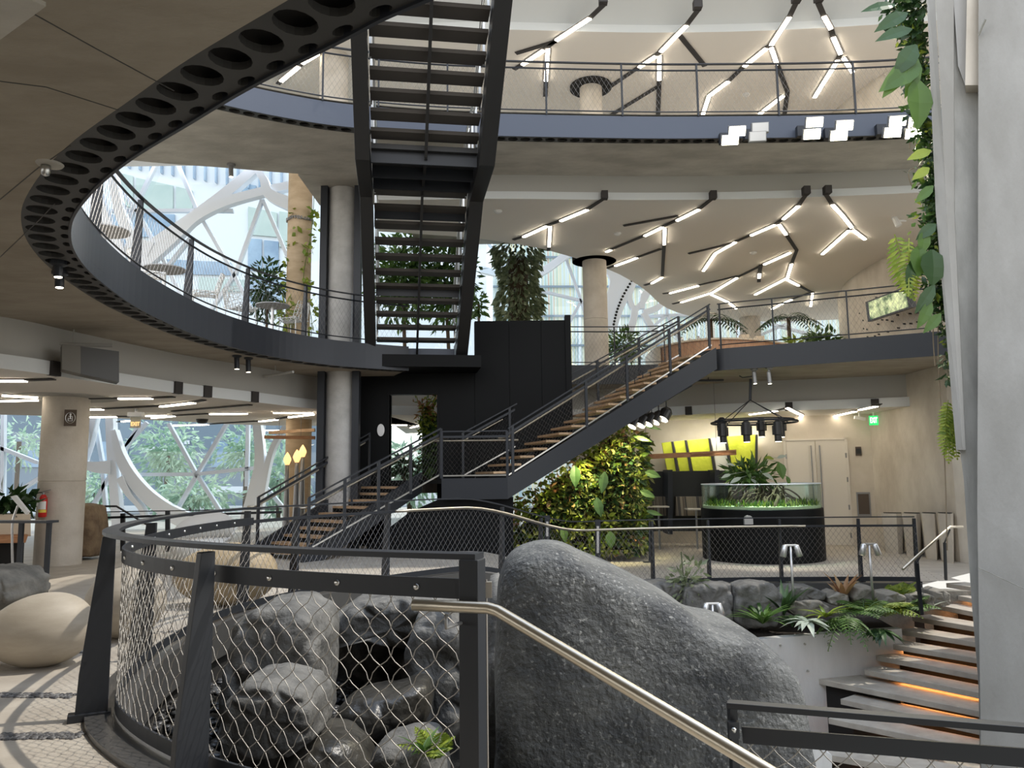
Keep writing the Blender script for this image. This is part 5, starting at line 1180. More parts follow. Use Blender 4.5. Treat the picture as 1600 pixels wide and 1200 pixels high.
for k, y in enumerate((400, 446, 492, 538)):
    mb = MB(); quad(mb, [(770, y), (1330, y), (1330, y + 3), (770, y + 3)], 59.75, .1); mb.build('ledge', K['darkbld'], root)

# ================================================================== plants
def leafball(mb, c, rad, n, L, W, down=.3, shell=.55):
    for i in range(n):
        d = rdir(); k = shell + (1 - shell) * random.random(); p = V(c) + V((d.x * rad[0] * k, d.y * rad[1] * k, d.z * rad[2] * k))
        g = (d + rdir() * .7 + V((0, 0, -down))).normalized(); mb.leaf(p, g, rdir(), L * rnd(.7, 1.3), W * rnd(.7, 1.3), rnd(.1, .5), 2)
def frond(mb, b, d, L, W, droop=.5, pairs=11, pw=.22, side=None):
    d = V(d).normalized(); P = []
    if side is None: side = d.cross(V((0, 0, 1))); side = side.normalized() if side.length > .05 else V((1, 0, 0))
    else: side = (V(side) - d * V(side).dot(d)).normalized()
    for i in range(pairs + 1):
        t = i / pairs; P.append(V(b) + d * L * t + V((0, 0, -droop * L * t * t)))
    mb.tube(P, .006 * (L / .5), 3, cap=False)
    for i in range(1, pairs + 1):
        t = i / pairs; wd = W * math.sin(math.pi * (t * .85 + .12)); td = (P[i] - P[i - 1]).normalized()
        for s_ in (-1, 1): mb.leaf(P[i], (side * s_ + td * .35 + V((0, 0, -.12))).normalized(), V((0, -.3, 1)) if abs(d.z) < .8 else V((.2, -1, .2)), wd, W * pw, .15, 2)
def fern(mb, c, n, L, W, droop=.55, up=.7):
    for i in range(n):
        a = 2 * math.pi * i / n + rnd(-.3, .3); frond(mb, c, V((math.cos(a), math.sin(a), up * rnd(.6, 1.6))), L * rnd(.7, 1.15), W, droop)
def sword(mb, c, n, L, W, up=1.2, bend=.45):
    for i in range(n):
        a = 2 * math.pi * i / n + rnd(-.3, .3); mb.leaf(c, V((math.cos(a), math.sin(a), up * rnd(.5, 1.5))), V((0, 0, 1)), L * rnd(.7, 1.2), W, bend, 4)
def stalkleaf(mb, b, tip, L, W, d, up=(0, 0, 1)):
    mid_ = V(b).lerp(V(tip), .5) + V((0, 0, .04)); mb.tube(cr([b, mid_, tip], 4), .006, 4, cap=False); mb.leaf(tip, d, up, L, W, .25, 4)
random.seed(21)
def single(name, lab, cat, fn, m_, c, group=None):
    mb = MB(); fn(mb); o = mb.build(name, m_, loc=c); return tag(o, lab, cat, group)
# living wall under the stair
root = thing('living_wall', 'tall planted wall of lime and dark leaves, lamplight coloured into the lime top, under the steel stair', 'plant wall', tuple(at(900, 868, 19.3)))
LWp = [(786, 800), (850, 748), (975, 655), (992, 672), (1000, 760), (1005, 830), (1000, 866), (795, 866)]
mb = MB(); mb.prism([at(x, y, 19.45) for x, y in [(795, 850), (855, 760), (970, 672), (985, 690), (995, 860), (795, 860)]], (.3, 1.3, 0)); mb.build('panel', K['soil'], root)
def inpoly(x, y, P):
    c = False
    for i in range(len(P)):
        (x0, y0), (x1, y1) = P[i - 1], P[i]
        if (y0 > y) != (y1 > y) and x < (x1 - x0) * (y - y0) / (y1 - y0) + x0: c = not c
    return c
def scatter_poly(P, n):
    o = []; xs_ = [p[0] for p in P]; ys_ = [p[1] for p in P]
    while len(o) < n:
        x, y = rnd(min(xs_), max(xs_)), rnd(min(ys_), max(ys_))
        if inpoly(x, y, P): o.append((x, y))
    return o
mb = MB()
for x, y in scatter_poly(LWp, 3600):
    topd = (y - (800 - (x - 786) * .77))      # distance under the stair line; lime leaves near it stand in for yellow lamplight
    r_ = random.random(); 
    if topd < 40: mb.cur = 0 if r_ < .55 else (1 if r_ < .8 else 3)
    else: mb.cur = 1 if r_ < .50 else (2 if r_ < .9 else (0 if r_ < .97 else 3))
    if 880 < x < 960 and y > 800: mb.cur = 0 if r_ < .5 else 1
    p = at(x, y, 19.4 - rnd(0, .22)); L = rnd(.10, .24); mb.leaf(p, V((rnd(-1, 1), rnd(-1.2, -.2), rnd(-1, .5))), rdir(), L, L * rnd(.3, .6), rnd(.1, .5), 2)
for i in range(700):
    mb.cur = random.choice((1, 2, 1, 0)); p = at(rnd(985, 1004), rnd(675, 866), 19.5) + V((.0, rnd(0, 1.3), 0)); p.x += .3 * (p.y - 19.5) ; L = rnd(.12, .26); mb.leaf(p, V((rnd(.2, 1), rnd(-.6, .4), rnd(-.8, .3))), rdir(), L, L * .45, .3, 2)
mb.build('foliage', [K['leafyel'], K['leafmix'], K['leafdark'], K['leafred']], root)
for x, y, L, W, dx in ((898, 735, .55, .28, .0), (945, 745, .55, .24, -.2), (932, 785, .5, .24, .2), (953, 838, .42, .26, .02), (1008, 745, .4, .2, .7), (1000, 775, .4, .18, .6), (990, 690, .45, .12, .9), (1003, 672, .5, .10, 1), (985, 655, .4, .14, .6), (880, 830, .4, .2, .1), (1010, 806, .4, .12, .9)):
    mb = MB(); p = at(x, y - 8, 19.05); mb.leaf(p, V((dx, -.3, -1 if dx < .6 else -.25)), V((0, -1, .2)), L, W, .15, 4); plabel(mb.build('large_leaf', K['leafdark'] if x in (898, 945, 932) else K['leaf'], root), 'large single leaf')
for i in (1, 2, 3):
    L = bpy.data.lights.new('wall_wash', 'SPOT'); L.energy = 210; L.color = (1, .90, .45); L.spot_size = math.radians(80); L.spot_blend = .7; L.shadow_soft_size = .08
    lo = bpy.data.objects.new('wall_wash', L); COL.objects.link(lo); src_ = at((870, 925, 985, 1013)[i], (752, 712, 672, 664)[i] , 18.65 if i < 3 else 18.8); lo.location = src_; lo.rotation_euler = (src_ - at((850, 890, 940, 960)[i], 800, 19.6)).to_track_quat('Z', 'Y').to_euler()
# column wrapped in leaves, on the second level
q = at(810, 470, 24.0); root = thing('planted_column', 'column wrapped in olive-green leaves behind the black core wall', 'plant column', (q.x, 24, 4.6))
mb = MB(); mb.lathe([(.32, 4.6), (.32, 8.5)], (q.x, 24, 0), 24); mb.build('trunk', K['stem'], root)
mb = MB()
for i in range(2600):
    a = rnd(0, 6.28); z = rnd(5.0, 8.95); r = rnd(.42, .56) + .12 * math.sin(z * 3 + a * 2) + (.12 if z > 7 else 0); p = V((q.x + r * math.cos(a), 24 + r * math.sin(a), z)); mb.leaf(p, V((math.cos(a), math.sin(a), -1.1)) + rdir() * .6, rdir(), rnd(.16, .30), rnd(.08, .13), .2, 2)
mb.build('foliage', K['leafgrey'], root)
# trees and shrubs on the second level seen between the treads
for lab, px, py, Y, rad, n in (('bushy tree on the second level seen through the upper stair treads, left', 628, 435, 23.6, (1.15, .7, 1.6), 1500), ('bushy tree on the second level seen through the upper stair treads, right', 696, 442, 24.2, (1.15, .7, 1.65), 1500)):
    c = at(px, py, Y); root = thing('leafy_tree', lab, 'tree', (c.x, Y, 4.6)); mb = MB(); mb.tube([V((c.x, Y, 4.6)), V((c.x + .1, Y, 5.6)), c], .06, 7); mb.build('trunk', K['stem'], root)
    mb = MB(); leafball(mb, c, rad, n, .26, .10, .5, .2); mb.build('foliage', K['leaf'], root)
def shrub(lab, px, py, Y, rad, n, m_, L=.22, W=.09, zb=4.6):
    c = at(px, py, Y); root = thing('leafy_shrub', lab, 'shrub', (c.x, Y, zb)); mb = MB(); mb.tube([V((c.x, Y, zb)), c], .04, 6); mb.build('stem', K['stem'], root); mb = MB(); leafball(mb, c, rad, n, L, W, .3, .2); mb.build('foliage', K[m_], root)
shrub('dark shrub left of the warm beige column on the second level', 418, 455, 21.8, (.55, .4, 1.0), 420, 'leafdark')
shrub('small pale green plant behind the little round table by the beige column', 446, 492, 21.0, (.25, .2, .35), 90, 'leafyel', .3, .05)
shrub('shrub at the black core edge beside the upper stair foot', 748, 476, 21, (.2, .2, .35), 70, 'leaf')
shrub('fern-like greenery left of the wooden desk behind the stair rails', 975, 540, 23.5, (.55, .4, .5), 300, 'leaf', .3, .07)
shrub('leafy plant right of the wooden desk before the curved wall', 1285, 533, 26.5, (.6, .5, .36), 260, 'leaf', .3, .12)
shrub('lime-leaved plant by the curved wall foot', 1240, 540, 25.5, (.35, .3, .22), 110, 'leafyel', .25, .1)
# palms behind the desk
for lab, px, py, Y in (('slender palm behind the left of the wooden desk', 1110, 500, 25.0), ('palm with broad fan leaves behind the balustrade post', 1232, 497, 27.5)):
    c = at(px, py, Y); root = thing('palm', lab, 'palm', (c.x, Y, 4.6)); mb = MB(); mb.tube([V((c.x, Y, 4.6)), c], .07, 7); mb.build('trunk', K['stem'], root); mb = MB()
    for k in range(9): a = k * .7; frond(mb, c, V((math.cos(a), math.sin(a) * .6, .35)), 1.25, .42, .7, 12, .2)
    mb.build('fronds', K['leafdark'], root)
# vine on the beige column
mb = MB(); q = pw
for i in range(150):
    t = random.random(); z = 4.7 + 4.6 * t; x = q.x + (.42 if i % 3 else -.2) + .18 * math.sin(z * 2.3) + rnd(-.12, .12); mb.leaf(V((x, 21.1 + rnd(-.05, .2), z)), rdir() + V((0, -.4, -.4)), rdir(), rnd(.12, .24), rnd(.08, .15), .2, 2)
mb.tube(cr([V((q.x + .4, 21.15, 4.7)), V((q.x + .5, 21.1, 6)), V((q.x + .25, 21.1, 7.2)), V((q.x + .45, 21.1, 8.6)), V((q.x + .5, 21.1, 9.6))], 6), .012, 4)
tag(mb.build('climbing_vine', K['leafyel'], loc=(q.x, 21.1, 4.65)), 'yellow-green vine climbing the warm beige column', 'vine')
# trees outside the lower left glass
for lab, px, py, Y, rad, n, bot in (('tall pale green tree outside, right of the white steel arms', 262, 712, 34, (1.7, 1.0, 1.8), 800, 0), ('pale green tree outside the glass near the wooden beams', 385, 705, 34.5, (1.5, 1.0, 1.3), 550, 0), ('low spreading tree outside the middle glass triangle', 300, 775, 32, (2.0, .9, .9), 550, 0), ('small tree outside between the two white steel arms', 150, 770, 33, (1.2, .8, 1.1), 450, 0), ('dense tree outside behind the amber lamps', 436, 750, 32, (1.2, .9, 2.0), 700, 0), ('leafy tree outside left of the extinguisher column', 30, 690, 36, (2.0, 1, 1.3), 260, 0), ('tree outside seen through the core doorway', 640, 740, 31, (1.6, .8, 1.4), 600, 0)):
    c = at(px, py, Y); root = thing('street_tree', lab, 'tree', (c.x, Y, -.65), 'trees outside the lower windows'); mb = MB(); mb.tube([V((c.x, Y, -.65)), c], .10, 7); mb.build('trunk', K['stem'], root); mb = MB(); leafball(mb, c, rad, n, .38, .13, .6, .15); mb.build('foliage', K['leafout'], root)
# plants in the planter on the right
def pxp(x, y, Y): return at(x, y, Y)
def plant(name, lab, px, py, Y, fn, m_, cat='plant', group='plants in the planter'):
    if group == 'plants in the planter': Y += .95
    c = at(px, py, Y); mb = MB(); fn(mb, c)
    if group == 'plants in the planter': mb.v = [tuple(c + (V(v) - c) * 1.3) for v in mb.v]
    return tag(mb.build(name, K[m_], loc=c), lab, cat, group)
plant('fern', 'bright strap-leaved fern at the left end of the planter', 1192, 975, 12.1, lambda m, c: sword(m, c, 30, .46, .05, 1.1, .5), 'leaf')
plant('fern', 'darker strap fern behind the bright one, left end of the planter', 1225, 962, 12.5, lambda m, c: sword(m, c, 16, .46, .07, 2.6, .3), 'leafdark')
plant('leafy_plant', 'dark reddish low plant left of the first path lamp foot', 1238, 972, 12.3, lambda m, c: sword(m, c, 20, .22, .07, .6, .5), 'leafdark')
plant('leafy_plant', 'silvery broad-leaved plant spilling over the middle planter edge', 1262, 972, 12.0, lambda m, c: sword(m, c, 18, .26, .09, .5, .7), 'leafsilver')
plant('leafy_plant', 'spiky light green plant right of the silvery one', 1290, 965, 12.2, lambda m, c: sword(m, c, 26, .30, .045, .9, .5), 'leafyel')
plant('fern', 'drooping fern hanging over the planter wall', 1322, 968, 12.1, lambda m, c: fern(m, c, 14, .42, .13, 1.0, .4), 'leaf')
plant('fern', 'lush fern in front of the second path lamp', 1350, 958, 12.5, lambda m, c: fern(m, c, 20, .48, .16, .5, .8), 'leaf')
plant('fern', 'feathery fern filling the planter below the tan stone', 1382, 955, 12.7, lambda m, c: fern(m, c, 22, .50, .16, .5, .7), 'leafyel')
plant('fern', 'feathery fern beside the stair handrail post', 1415, 952, 12.9, lambda m, c: fern(m, c, 20, .44, .15, .4, .8), 'leaf')
plant('fern', 'tall light fern against the stones right of the planter', 1408, 940, 13.2, lambda m, c: fern(m, c, 12, .42, .14, .3, 1.6), 'leafyel')
plant('leafy_plant', 'upright dark bronze plant between the path lamp and the stones', 1318, 938, 12.9, lambda m, c: sword(m, c, 12, .42, .07, 2.4, .3), 'leafred')
plant('leafy_plant', 'dark trailing plant hanging at the planter end near the steps', 1376, 985, 12.2, lambda m, c: sword(m, c, 22, .22, .08, .3, .9), 'leafdark')
plant('leafy_plant', 'small pale plant at the foot of the handrail post on the steps', 1450, 955, 13.0, lambda m, c: sword(m, c, 12, .22, .06, 1.0, .5), 'leafsilver')
plant('leafy_plant', 'wispy plant growing between the stones right of the boulder crest', 1072, 915, 12.9, lambda m, c: (leafball(m, c + V((0, -.1, .05)), (.28, .15, .38), 150, .11, .045, .2, .1), m.tube([c - V((0, 0, .5)), c + V((-.05, 0, .45))], .008, 4)), 'leafgrey')
plant('fern', 'small bright fern at the pit bottom beside the end post', 680, 1172, 4.7, lambda m, c: fern(m, c - V((0, 0, .05)), 14, .26, .07, .35, 1.3), 'leafyel', group=None)
plant('leafy_plant', 'light green shoots at the pit bottom under the fern', 662, 1178, 4.55, lambda m, c: sword(m, c, 20, .15, .03, 1.2, .4), 'leaf', group=None)
# hanging greenery on the right
root = thing('hanging_greenery', 'dense hanging plants trailing down the edge of the leaning concrete wall', 'hanging plants', tuple(at(1455, 330, 11.4)))
mb = MB()
edge_ = [(1440, -30), (1452, 150), (1465, 330), (1478, 480), (1488, 600)]
def ex(y):
    for (x0, y0), (x1, y1) in zip(edge_, edge_[1:]):
        if y <= y1: return x0 + (x1 - x0) * (y - y0) / (y1 - y0)
    return edge_[-1][0]
for i in range(1700):
    y = rnd(-30, 600) if i % 4 == 0 else rnd(-30, 500); wdt = 42 if y < 70 else (24 if y < 200 else 17 if y < 330 else 22 if y < 500 else 10); x = ex(y) - abs(random.gauss(0, .62)) * wdt - 1
    mb.cur = 0 if random.random() < .6 else (1 if random.random() < .7 else 2); p = at(x, y, 11.0 + rnd(-.12, .3)); L = rnd(.07, .19); mb.leaf(p, V((rnd(-1, .4), rnd(-1, .2), rnd(-1, .3))), rdir(), L, L * rnd(.35, .6), .3, 2)
mb.build('foliage', [K['leafdark'], K['leaf'], K['leafyel']], root)
for x, y, L, W, d, mk in ((1418, 20, .45, .16, (-1, -.2, -.5), 'leafdark'), (1425, 45, .48, .15, (-1, -.3, -.3), 'leafdark'), (1400, 8, .42, .12, (-.9, -.2, -.1), 'leafdark'), (1432, 70, .5, .2, (-.7, -.3, -.9), 'leafdark'), (1438, 100, .6, .24, (-.75, -.2, -.45), 'leaf'), (1412, 108, .42, .15, (-.75, -.2, -.95), 'leaf'), (1434, 92, .5, .16, (-.35, -.2, -1), 'leaf'), (1432, 122, .62, .30, (.03, -.15, -1), 'leaf'), (1455, 235, .30, .11, (-.95, -.2, -.3), 'leafyel'), (1452, 262, .25, .10, (-.8, -.2, -.5), 'leafyel'), (1458, 290, .3, .1, (-.7, -.2, -.6), 'leaf'),
                          (1436, 384, .36, .24, (-.05, -.2, -1), 'leaf'), (1456, 390, .42, .32, (.0, -.2, -1), 'leafdark'), (1425, 405, .34, .12, (-.15, -.1, -1), 'leafdark'), (1460, 445, .4, .13, (-.6, -.2, -.8), 'leafdark'), (1455, 470, .36, .12, (-.5, -.2, -.9), 'leaf'), (1445, 360, .3, .14, (-.2, -.2, -1), 'leaf'), (1462, 350, .3, .12, (-.7, -.2, -.5), 'leafdark'), (1470, 490, .3, .11, (-.7, -.2, -.7), 'leaf')):
    mb = MB(); mb.leaf(at(x, y, 10.68), V(d), V((.2, -1, .35)), L * 1.25, W * 1.45, .25, 4, .12); plabel(mb.build('large_leaf', K[mk], root), 'large single leaf')
mb = MB(); frond(mb, at(1398, 366, 10.9), V((.22, 0, -1)), 1.0, .27, .0, 17, .22, (1, -.2, .3)); frond(mb, at(1420, 372, 10.7), V((-.08, 0, -1)), .85, .16, .0, 15, .28, (1, -.2, 0)); plabel(mb.build('fern_frond', K['leafyel'], root), 'pale green hanging fern frond')
mb = MB()
for k in range(9): frond(mb, at(1483 + rnd(-5, 6), 625 + k * 6, 10.95), V((rnd(-.35, .1), -.1, -1)), .42, .13, .1, 10, .3, (1, -.2, 0))
plabel(mb.build('fern_frond', K['leafyel'], root), 'lime fern at the bottom of the hanging plants')
for pts in ([(1462, 470), (1458, 520), (1461, 572)], [(1468, 430), (1466, 560), (1476, 720), (1480, 860)], [(1437, 165), (1425, 190), (1421, 232)], [(1438, 260), (1420, 268), (1426, 292), (1440, 285)]):
    mb = MB(); mb.tube(cr([at(x, y, 11.1) for x, y in pts], 5), .008, 5); mb.build('aerial_root', K['root'], root)
# planter with dark leaves at the left edge
root = thing('planter_bench', 'timber bench with a raised planting trough at the left edge', 'planter', tuple(at(10, 875, 14.5)))
mb = MB(); mb.prism([at(-80, 805, 14.3), at(48, 803, 14.3), at(48, 838, 14.3), at(-80, 840, 14.3)], (-.6, .7, 0)); mb.build('trough', K['paletop'], root)
mb = MB(); mb.prism([at(-80, 838, 14.0), at(44, 836, 14.0), at(40, 848, 14.0), at(-80, 850, 14.0)], (-.6, .8, 0)); mb.build('seat', K['cedar'], root)
mb = MB(); mb.prism([at(-80, 850, 14.4), at(38, 848, 14.4), at(36, 890, 14.4), at(-80, 895, 14.4)], (-.35, .4, 0)); mb.build('base', K['void'], root)
for lab, px in (('dark glossy plant in the trough at the left edge, nearest the column', 24), ('dark glossy plant in the trough cut by the left picture edge', 4)):
    plant('leafy_plant', lab, px, 803, 14.6, lambda m, c: (sword(m, c, 22, .46, .13, 1.4, .5), leafball(m, c + V((0, 0, .25)), (.3, .2, .22), 40, .28, .12)), 'leafdark', group='plants in the timber trough')
root = thing('slanted_sign', 'white slanted sign on a bent pole at the left edge', 'sign', tuple(at(22, 880, 12.6)))
mb = MB(); mb.prism([at(16, 776, 12.6), at(23, 774, 12.6), at(44, 800, 12.5), at(40, 804, 12.5)], (.02, .03, 0)); mb.build('panel', K['whitep'], root)
mb = MB(); mb.tube(cr([at(28, 790, 12.65), at(20, 815, 12.65), at(19, 850, 12.65), V((at(22, 886, 12.65).x, 12.65, 0.0))], 5), .018, 6); mb.build('pole', K['lampsilver'], root)
# plant beyond the core doorway
root = thing('planted_column', 'slim column of mixed leaves inside the core doorway', 'plant column', tuple(at(668, 745, 20.6)))
mb = MB(); q = at(672, 745, 20.8); mb.lathe([(.22, 1.2), (.22, 3.3)], (q.x, 20.8, 0), 12); mb.build('trunk', K['soil'], root)
mb = MB()
for i in range(700):
    y = rnd(615, 745); mb.cur = 3 if y < 650 and random.random() < .45 else (0 if y < 690 and random.random() < .6 else (1 if random.random() < .5 else 2)); x = 668 + random.gauss(0, 1) * (9 if y < 640 else 7) - (y - 620) * -.02; mb.leaf(at(x, y, 20.5 + rnd(-.1, .2)), rdir() + V((0, -.5, -.5)), rdir(), rnd(.1, .22), rnd(.05, .1), .3, 2)
mb.build('foliage', [K['leafyel'], K['leaf'], K['leafdark'], K['leafred']], root)
shrub('low dark shrub with curled stems inside the core doorway', 632, 728, 20.9, (.45, .3, .3), 200, 'leafdark', .2, .08, zb=1.2)

# ================================================================== furniture and fittings
def text(parent, s, p, size, m_, ax=(1, 0, 0), nrm=(0, -1, 0), name='lettering', ext=.002, align='CENTER', bold=0, xs=1.0):
    cu = bpy.data.curves.new(name, 'FONT'); cu.body = s; cu.size = size; cu.align_x = align; cu.align_y = 'CENTER'; cu.extrude = ext; cu.offset = bold; cu.materials.append(m_)
    o = bpy.data.objects.new(name, cu); COL.objects.link(o); X = V(ax).normalized(); N = V(nrm).normalized(); Yv = N.cross(X).normalized()
    M = Matrix((X, Yv, N)).transposed().to_4x4(); M.translation = V(p) - ROOT[parent.name]
    dg = bpy.context.evaluated_depsgraph_get(); dg.update(); me = bpy.data.meshes.new_from_object(o.evaluated_get(dg)); bpy.data.objects.remove(o)
    if not me.materials: me.materials.append(m_)
    for v in me.vertices: v.co.x *= xs
    o = bpy.data.objects.new(name, me); COL.objects.link(o); o.parent = parent; o.matrix_local = M; return o
# fish tank
tc_ = at(1191, 840, 19.6); TX, TY = tc_.x, 19.6; TRr = 1.47; zf = -.5
root = thing('fish_tank', 'large round fish tank of clear glass on a black drum base', 'aquarium', (TX, TY, zf))
zb_ = at(1191, 797, 18.1).z; zt_ = at(1191, 757, 18.1).z
mb = MB(); mb.lathe([(TRr - .02, zf), (TRr, zf + .02), (TRr, zb_ - .02), (TRr - .02, zb_)], (TX, TY, 0), 64); o = mb.build('base', K['black'], root, smooth=True); md = o.modifiers.new('edges', 'EDGE_SPLIT'); md.split_angle = .7
mb = MB(); n = 64
for r_ in (TRr - .03,):
    A_ = [V((TX + r_ * math.cos(2 * math.pi * k / n), TY + r_ * math.sin(2 * math.pi * k / n), zb_)) for k in range(n + 1)]; mb.strip(A_, [p + V((0, 0, zt_ - zb_)) for p in A_])
mb.build('glass', K['tankglass'], root, smooth=True)
mb = MB(); mb.tube([V((TX + (TRr - .03) * math.cos(2 * math.pi * k / n), TY + (TRr - .03) * math.sin(2 * math.pi * k / n), zt_)) for k in range(n)], .012, 6, closed=True); plabel(mb.build('rim', K['mullion'], root), 'pale glass rim')
mb = MB(); mb.lathe([(TRr - .06, zt_ - .05), (TRr - .06, zt_ - .045)], (TX, TY, 0), 48); mb.build('water', glassmat('tank_water', (.8, .93, .9), .02), root)
mb = MB(); mb.lathe([(TRr - .05, zb_ + .0), (TRr - .05, zb_ + .06)], (TX, TY, 0), 48); plabel(mb.build('gravel', mat('tank_gravel', (.45, .50, .28), .8, col2=(.6, .63, .42), scale=30), root), 'pale green gravel bed')
mb = MB()
for i in range(800):
    a, r = rnd(0, 6.28), TRr * math.sqrt(random.random()) * .92; b = V((TX + r * math.cos(a), TY + r * math.sin(a), zb_ + .05)); mb.cur = 0 if random.random() < .5 else 1; mb.leaf(b, V((rnd(-.5, .5), rnd(-.5, .5), 1)), rdir(), rnd(.07, .22), rnd(.03, .06), .2, 2)
tag(mb.build('water_plants', [K['leaf'], K['leafyel']], loc=(TX, TY, zb_)), 'low bright water plants carpeting the floor of the fish tank', 'water plants', None, 'stuff')
mb = MB()
for i in range(110):
    a, r = rnd(0, 6.28), TRr * random.random() * .8; b = V((TX + r * math.cos(a), TY + r * math.sin(a), zb_ + .05)); e_ = V((TX + r * .6 * math.cos(a + .4), TY + r * .6 * math.sin(a + .4), zt_ - rnd(0, .3))); mb.tube(cr([b, b.lerp(e_, .3) + rdir() * .12, b.lerp(e_, .7) + rdir() * .12, e_], 4), [.03, .03, .028, .026, .024, .024, .022, .02, .02, .018, .016, .014, .01], 5)
tag(mb.build('driftwood', K['stem'], loc=(TX, TY, zb_)), 'tangled dark driftwood roots standing inside the fish tank', 'driftwood')
root = thing('tank_plant', 'leafy plant growing out of the top of the fish tank', 'plant', (TX - .1, TY, zt_ - .1))
mb = MB(); leafball(mb, V((TX - .25, TY, zt_ + .22)), (.62, .45, .34), 260, .3, .08, .2, .1); mb.build('foliage', K['leaf'], root)
for x, y, L, W, d, mk in ((1142, 741, .28, .11, (-.9, -.3, -.2), 'leafsilver'), (1158, 746, .34, .13, (-.9, -.3, -.3), 'leafsilver'), (1190, 738, .36, .16, (.5, -.4, -.3), 'leafsilver'), (1172, 748, .3, .12, (.6, -.3, -.4), 'leafsilver'), (1216, 722, .44, .30, (.25, -.3, -1), 'leaf'), (1209, 717, .26, .16, (-.8, -.3, .2), 'leafyel'), (1214, 716, .24, .14, (.7, -.3, .3), 'leafsilver'), (1229, 744, .24, .14, (.3, -.2, -.9), 'leaf'), (1149, 728, .25, .1, (-.8, -.2, .3), 'leafsilver'), (1166, 733, .3, .12, (.2, -.4, -.6), 'leaf')):
    p = at(x, y, 19.3); mb = MB(); mb.tube([V((TX, TY, zt_ - .02)), V(((TX + p.x) / 2, (TY + p.y) / 2, p.z + .06)), p], .008, 4); mb.leaf(p, V(d), V((.1, -.6, .7)), L, W, .2, 4); plabel(mb.build('large_leaf', K[mk], root), 'large single leaf on a stalk')
root = thing('tank_sign', 'small grey half-round sign on the black fish tank base', 'sign', tuple(at(1170, 822, 18.10)))
mb = MB(); c = at(1170, 812, 18.10); mb.prism([c + V((.10 * math.cos(a * .1963 * 2), 0, .10 * math.sin(a * .3927))) for a in range(0, 9)] + [c + V((-.10, 0, -.11)), c + V((.10, 0, -.11))], (0, .09, 0)); mb.build('panel', K['lampsilver'], root)
# path lamps
def path_lamp(lab, px, ytop, ybase, Y):
    t = at(px, ytop, Y); b = at(px, ybase, Y); root = thing('path_lamp', lab, 'lamp', tuple(b), 'twin-headed path lamps')
    mb = MB(); mb.tube([V((t.x, Y, b.z)), t], .022, 10); mb.build('pole', K['lampsilver'], root, smooth=True)
    mb = MB(); mb.box(t + V((0, 0, 0)), .22, .05, .035); mb.build('cross_arm', K['lampsilver'], root, bevel=.01)
    for s_ in (-1, 1):
        ax = V((s_ * .28, -.1, -1)).normalized(); h = t + V((s_ * .12, -.01, -.095)); mb = MB(); mb.lathe([(.036, -.10), (.046, -.09), (.055, .10), (.048, .10), (.046, .08)], h, 18, ax=ax); hd = mb.build('lamp_head', K['lampsilver'], root, smooth=True)
        mb = MB(); mb.lathe([(.046, .082), (.046, .092)], h, 14, ax=ax); mb.build('lens', K['ledL'], hd)
path_lamp('twin-headed silver path lamp nearer the boulder, in front of the fish tank', 1235, 852, 945, 13.5)
path_lamp('twin-headed silver path lamp in front of the white benches', 1358, 850, 938, 13.7)
path_lamp('twin-headed silver path lamp mostly hidden behind the boulder edge', 1113, 943, 1000, 12.6)
# double door
Pdoor = [onwall(x, y, .02) for x, y in ((1233, 688), (1326, 684), (1331, 842), (1237, 838))]
d0 = onwall(1235, 838, .0); d1_ = onwall(1330, 842, .0); d0.z = d1_.z = -.5; zt2 = onwall(1280, 688, 0).z; DX = (d1_ - d0).normalized(); DL = (d1_ - d0).length
root = thing('door_1', 'pale double door with two long pull handles in the back wall', 'door', tuple(d0)); root['kind'] = 'structure'
mb = MB(); mb.obox(d0 - DX * .06, DX * .07, WN * .05, (0, 0, zt2 + .5 + .06)); mb.obox(d1_ - DX * .01, DX * .07, WN * .05, (0, 0, zt2 + .5 + .06)); mb.obox(V((d0.x, d0.y, zt2)) - DX * .06, DX * (DL + .12), WN * .05, (0, 0, .06)); mb.build('frame', K['doorwhite'], root)
for s_ in (0, 1):
    a = d0 + DX * (.02 + s_ * (DL / 2)); mb = MB(); mb.obox(V((a.x, a.y, -.49)), DX * (DL / 2 - .03), WN * .03, (0, 0, zt2 + .48)); lf_ = mb.build('door_leaf', K['doorwhite'], root)
    hx = d0 + DX * (DL / 2 + (-.12 if s_ == 0 else .12)) + WN * .09; mb = MB(); mb.tube([V((hx.x, hx.y, .0)), V((hx.x, hx.y, zt2 - .15))], .018, 8)
    for z in (.1, .9, zt2 - .25): mb.tube([V((hx.x, hx.y, z)), V((hx.x, hx.y, z)) - WN * .07], .012, 5)
    mb.build('door_handle', K['lampgrey'], lf_)
    ex_ = d0 + DX * (.0 if s_ == 0 else DL) + WN * .04
    for z in (-.2, .6, 1.4, 2.1):
        if z < zt2 - .1: mb = MB(); mb.box(V((ex_.x, ex_.y, z)), .03, .04, .14); mb.build('hinge', K['lampgrey'], lf_)
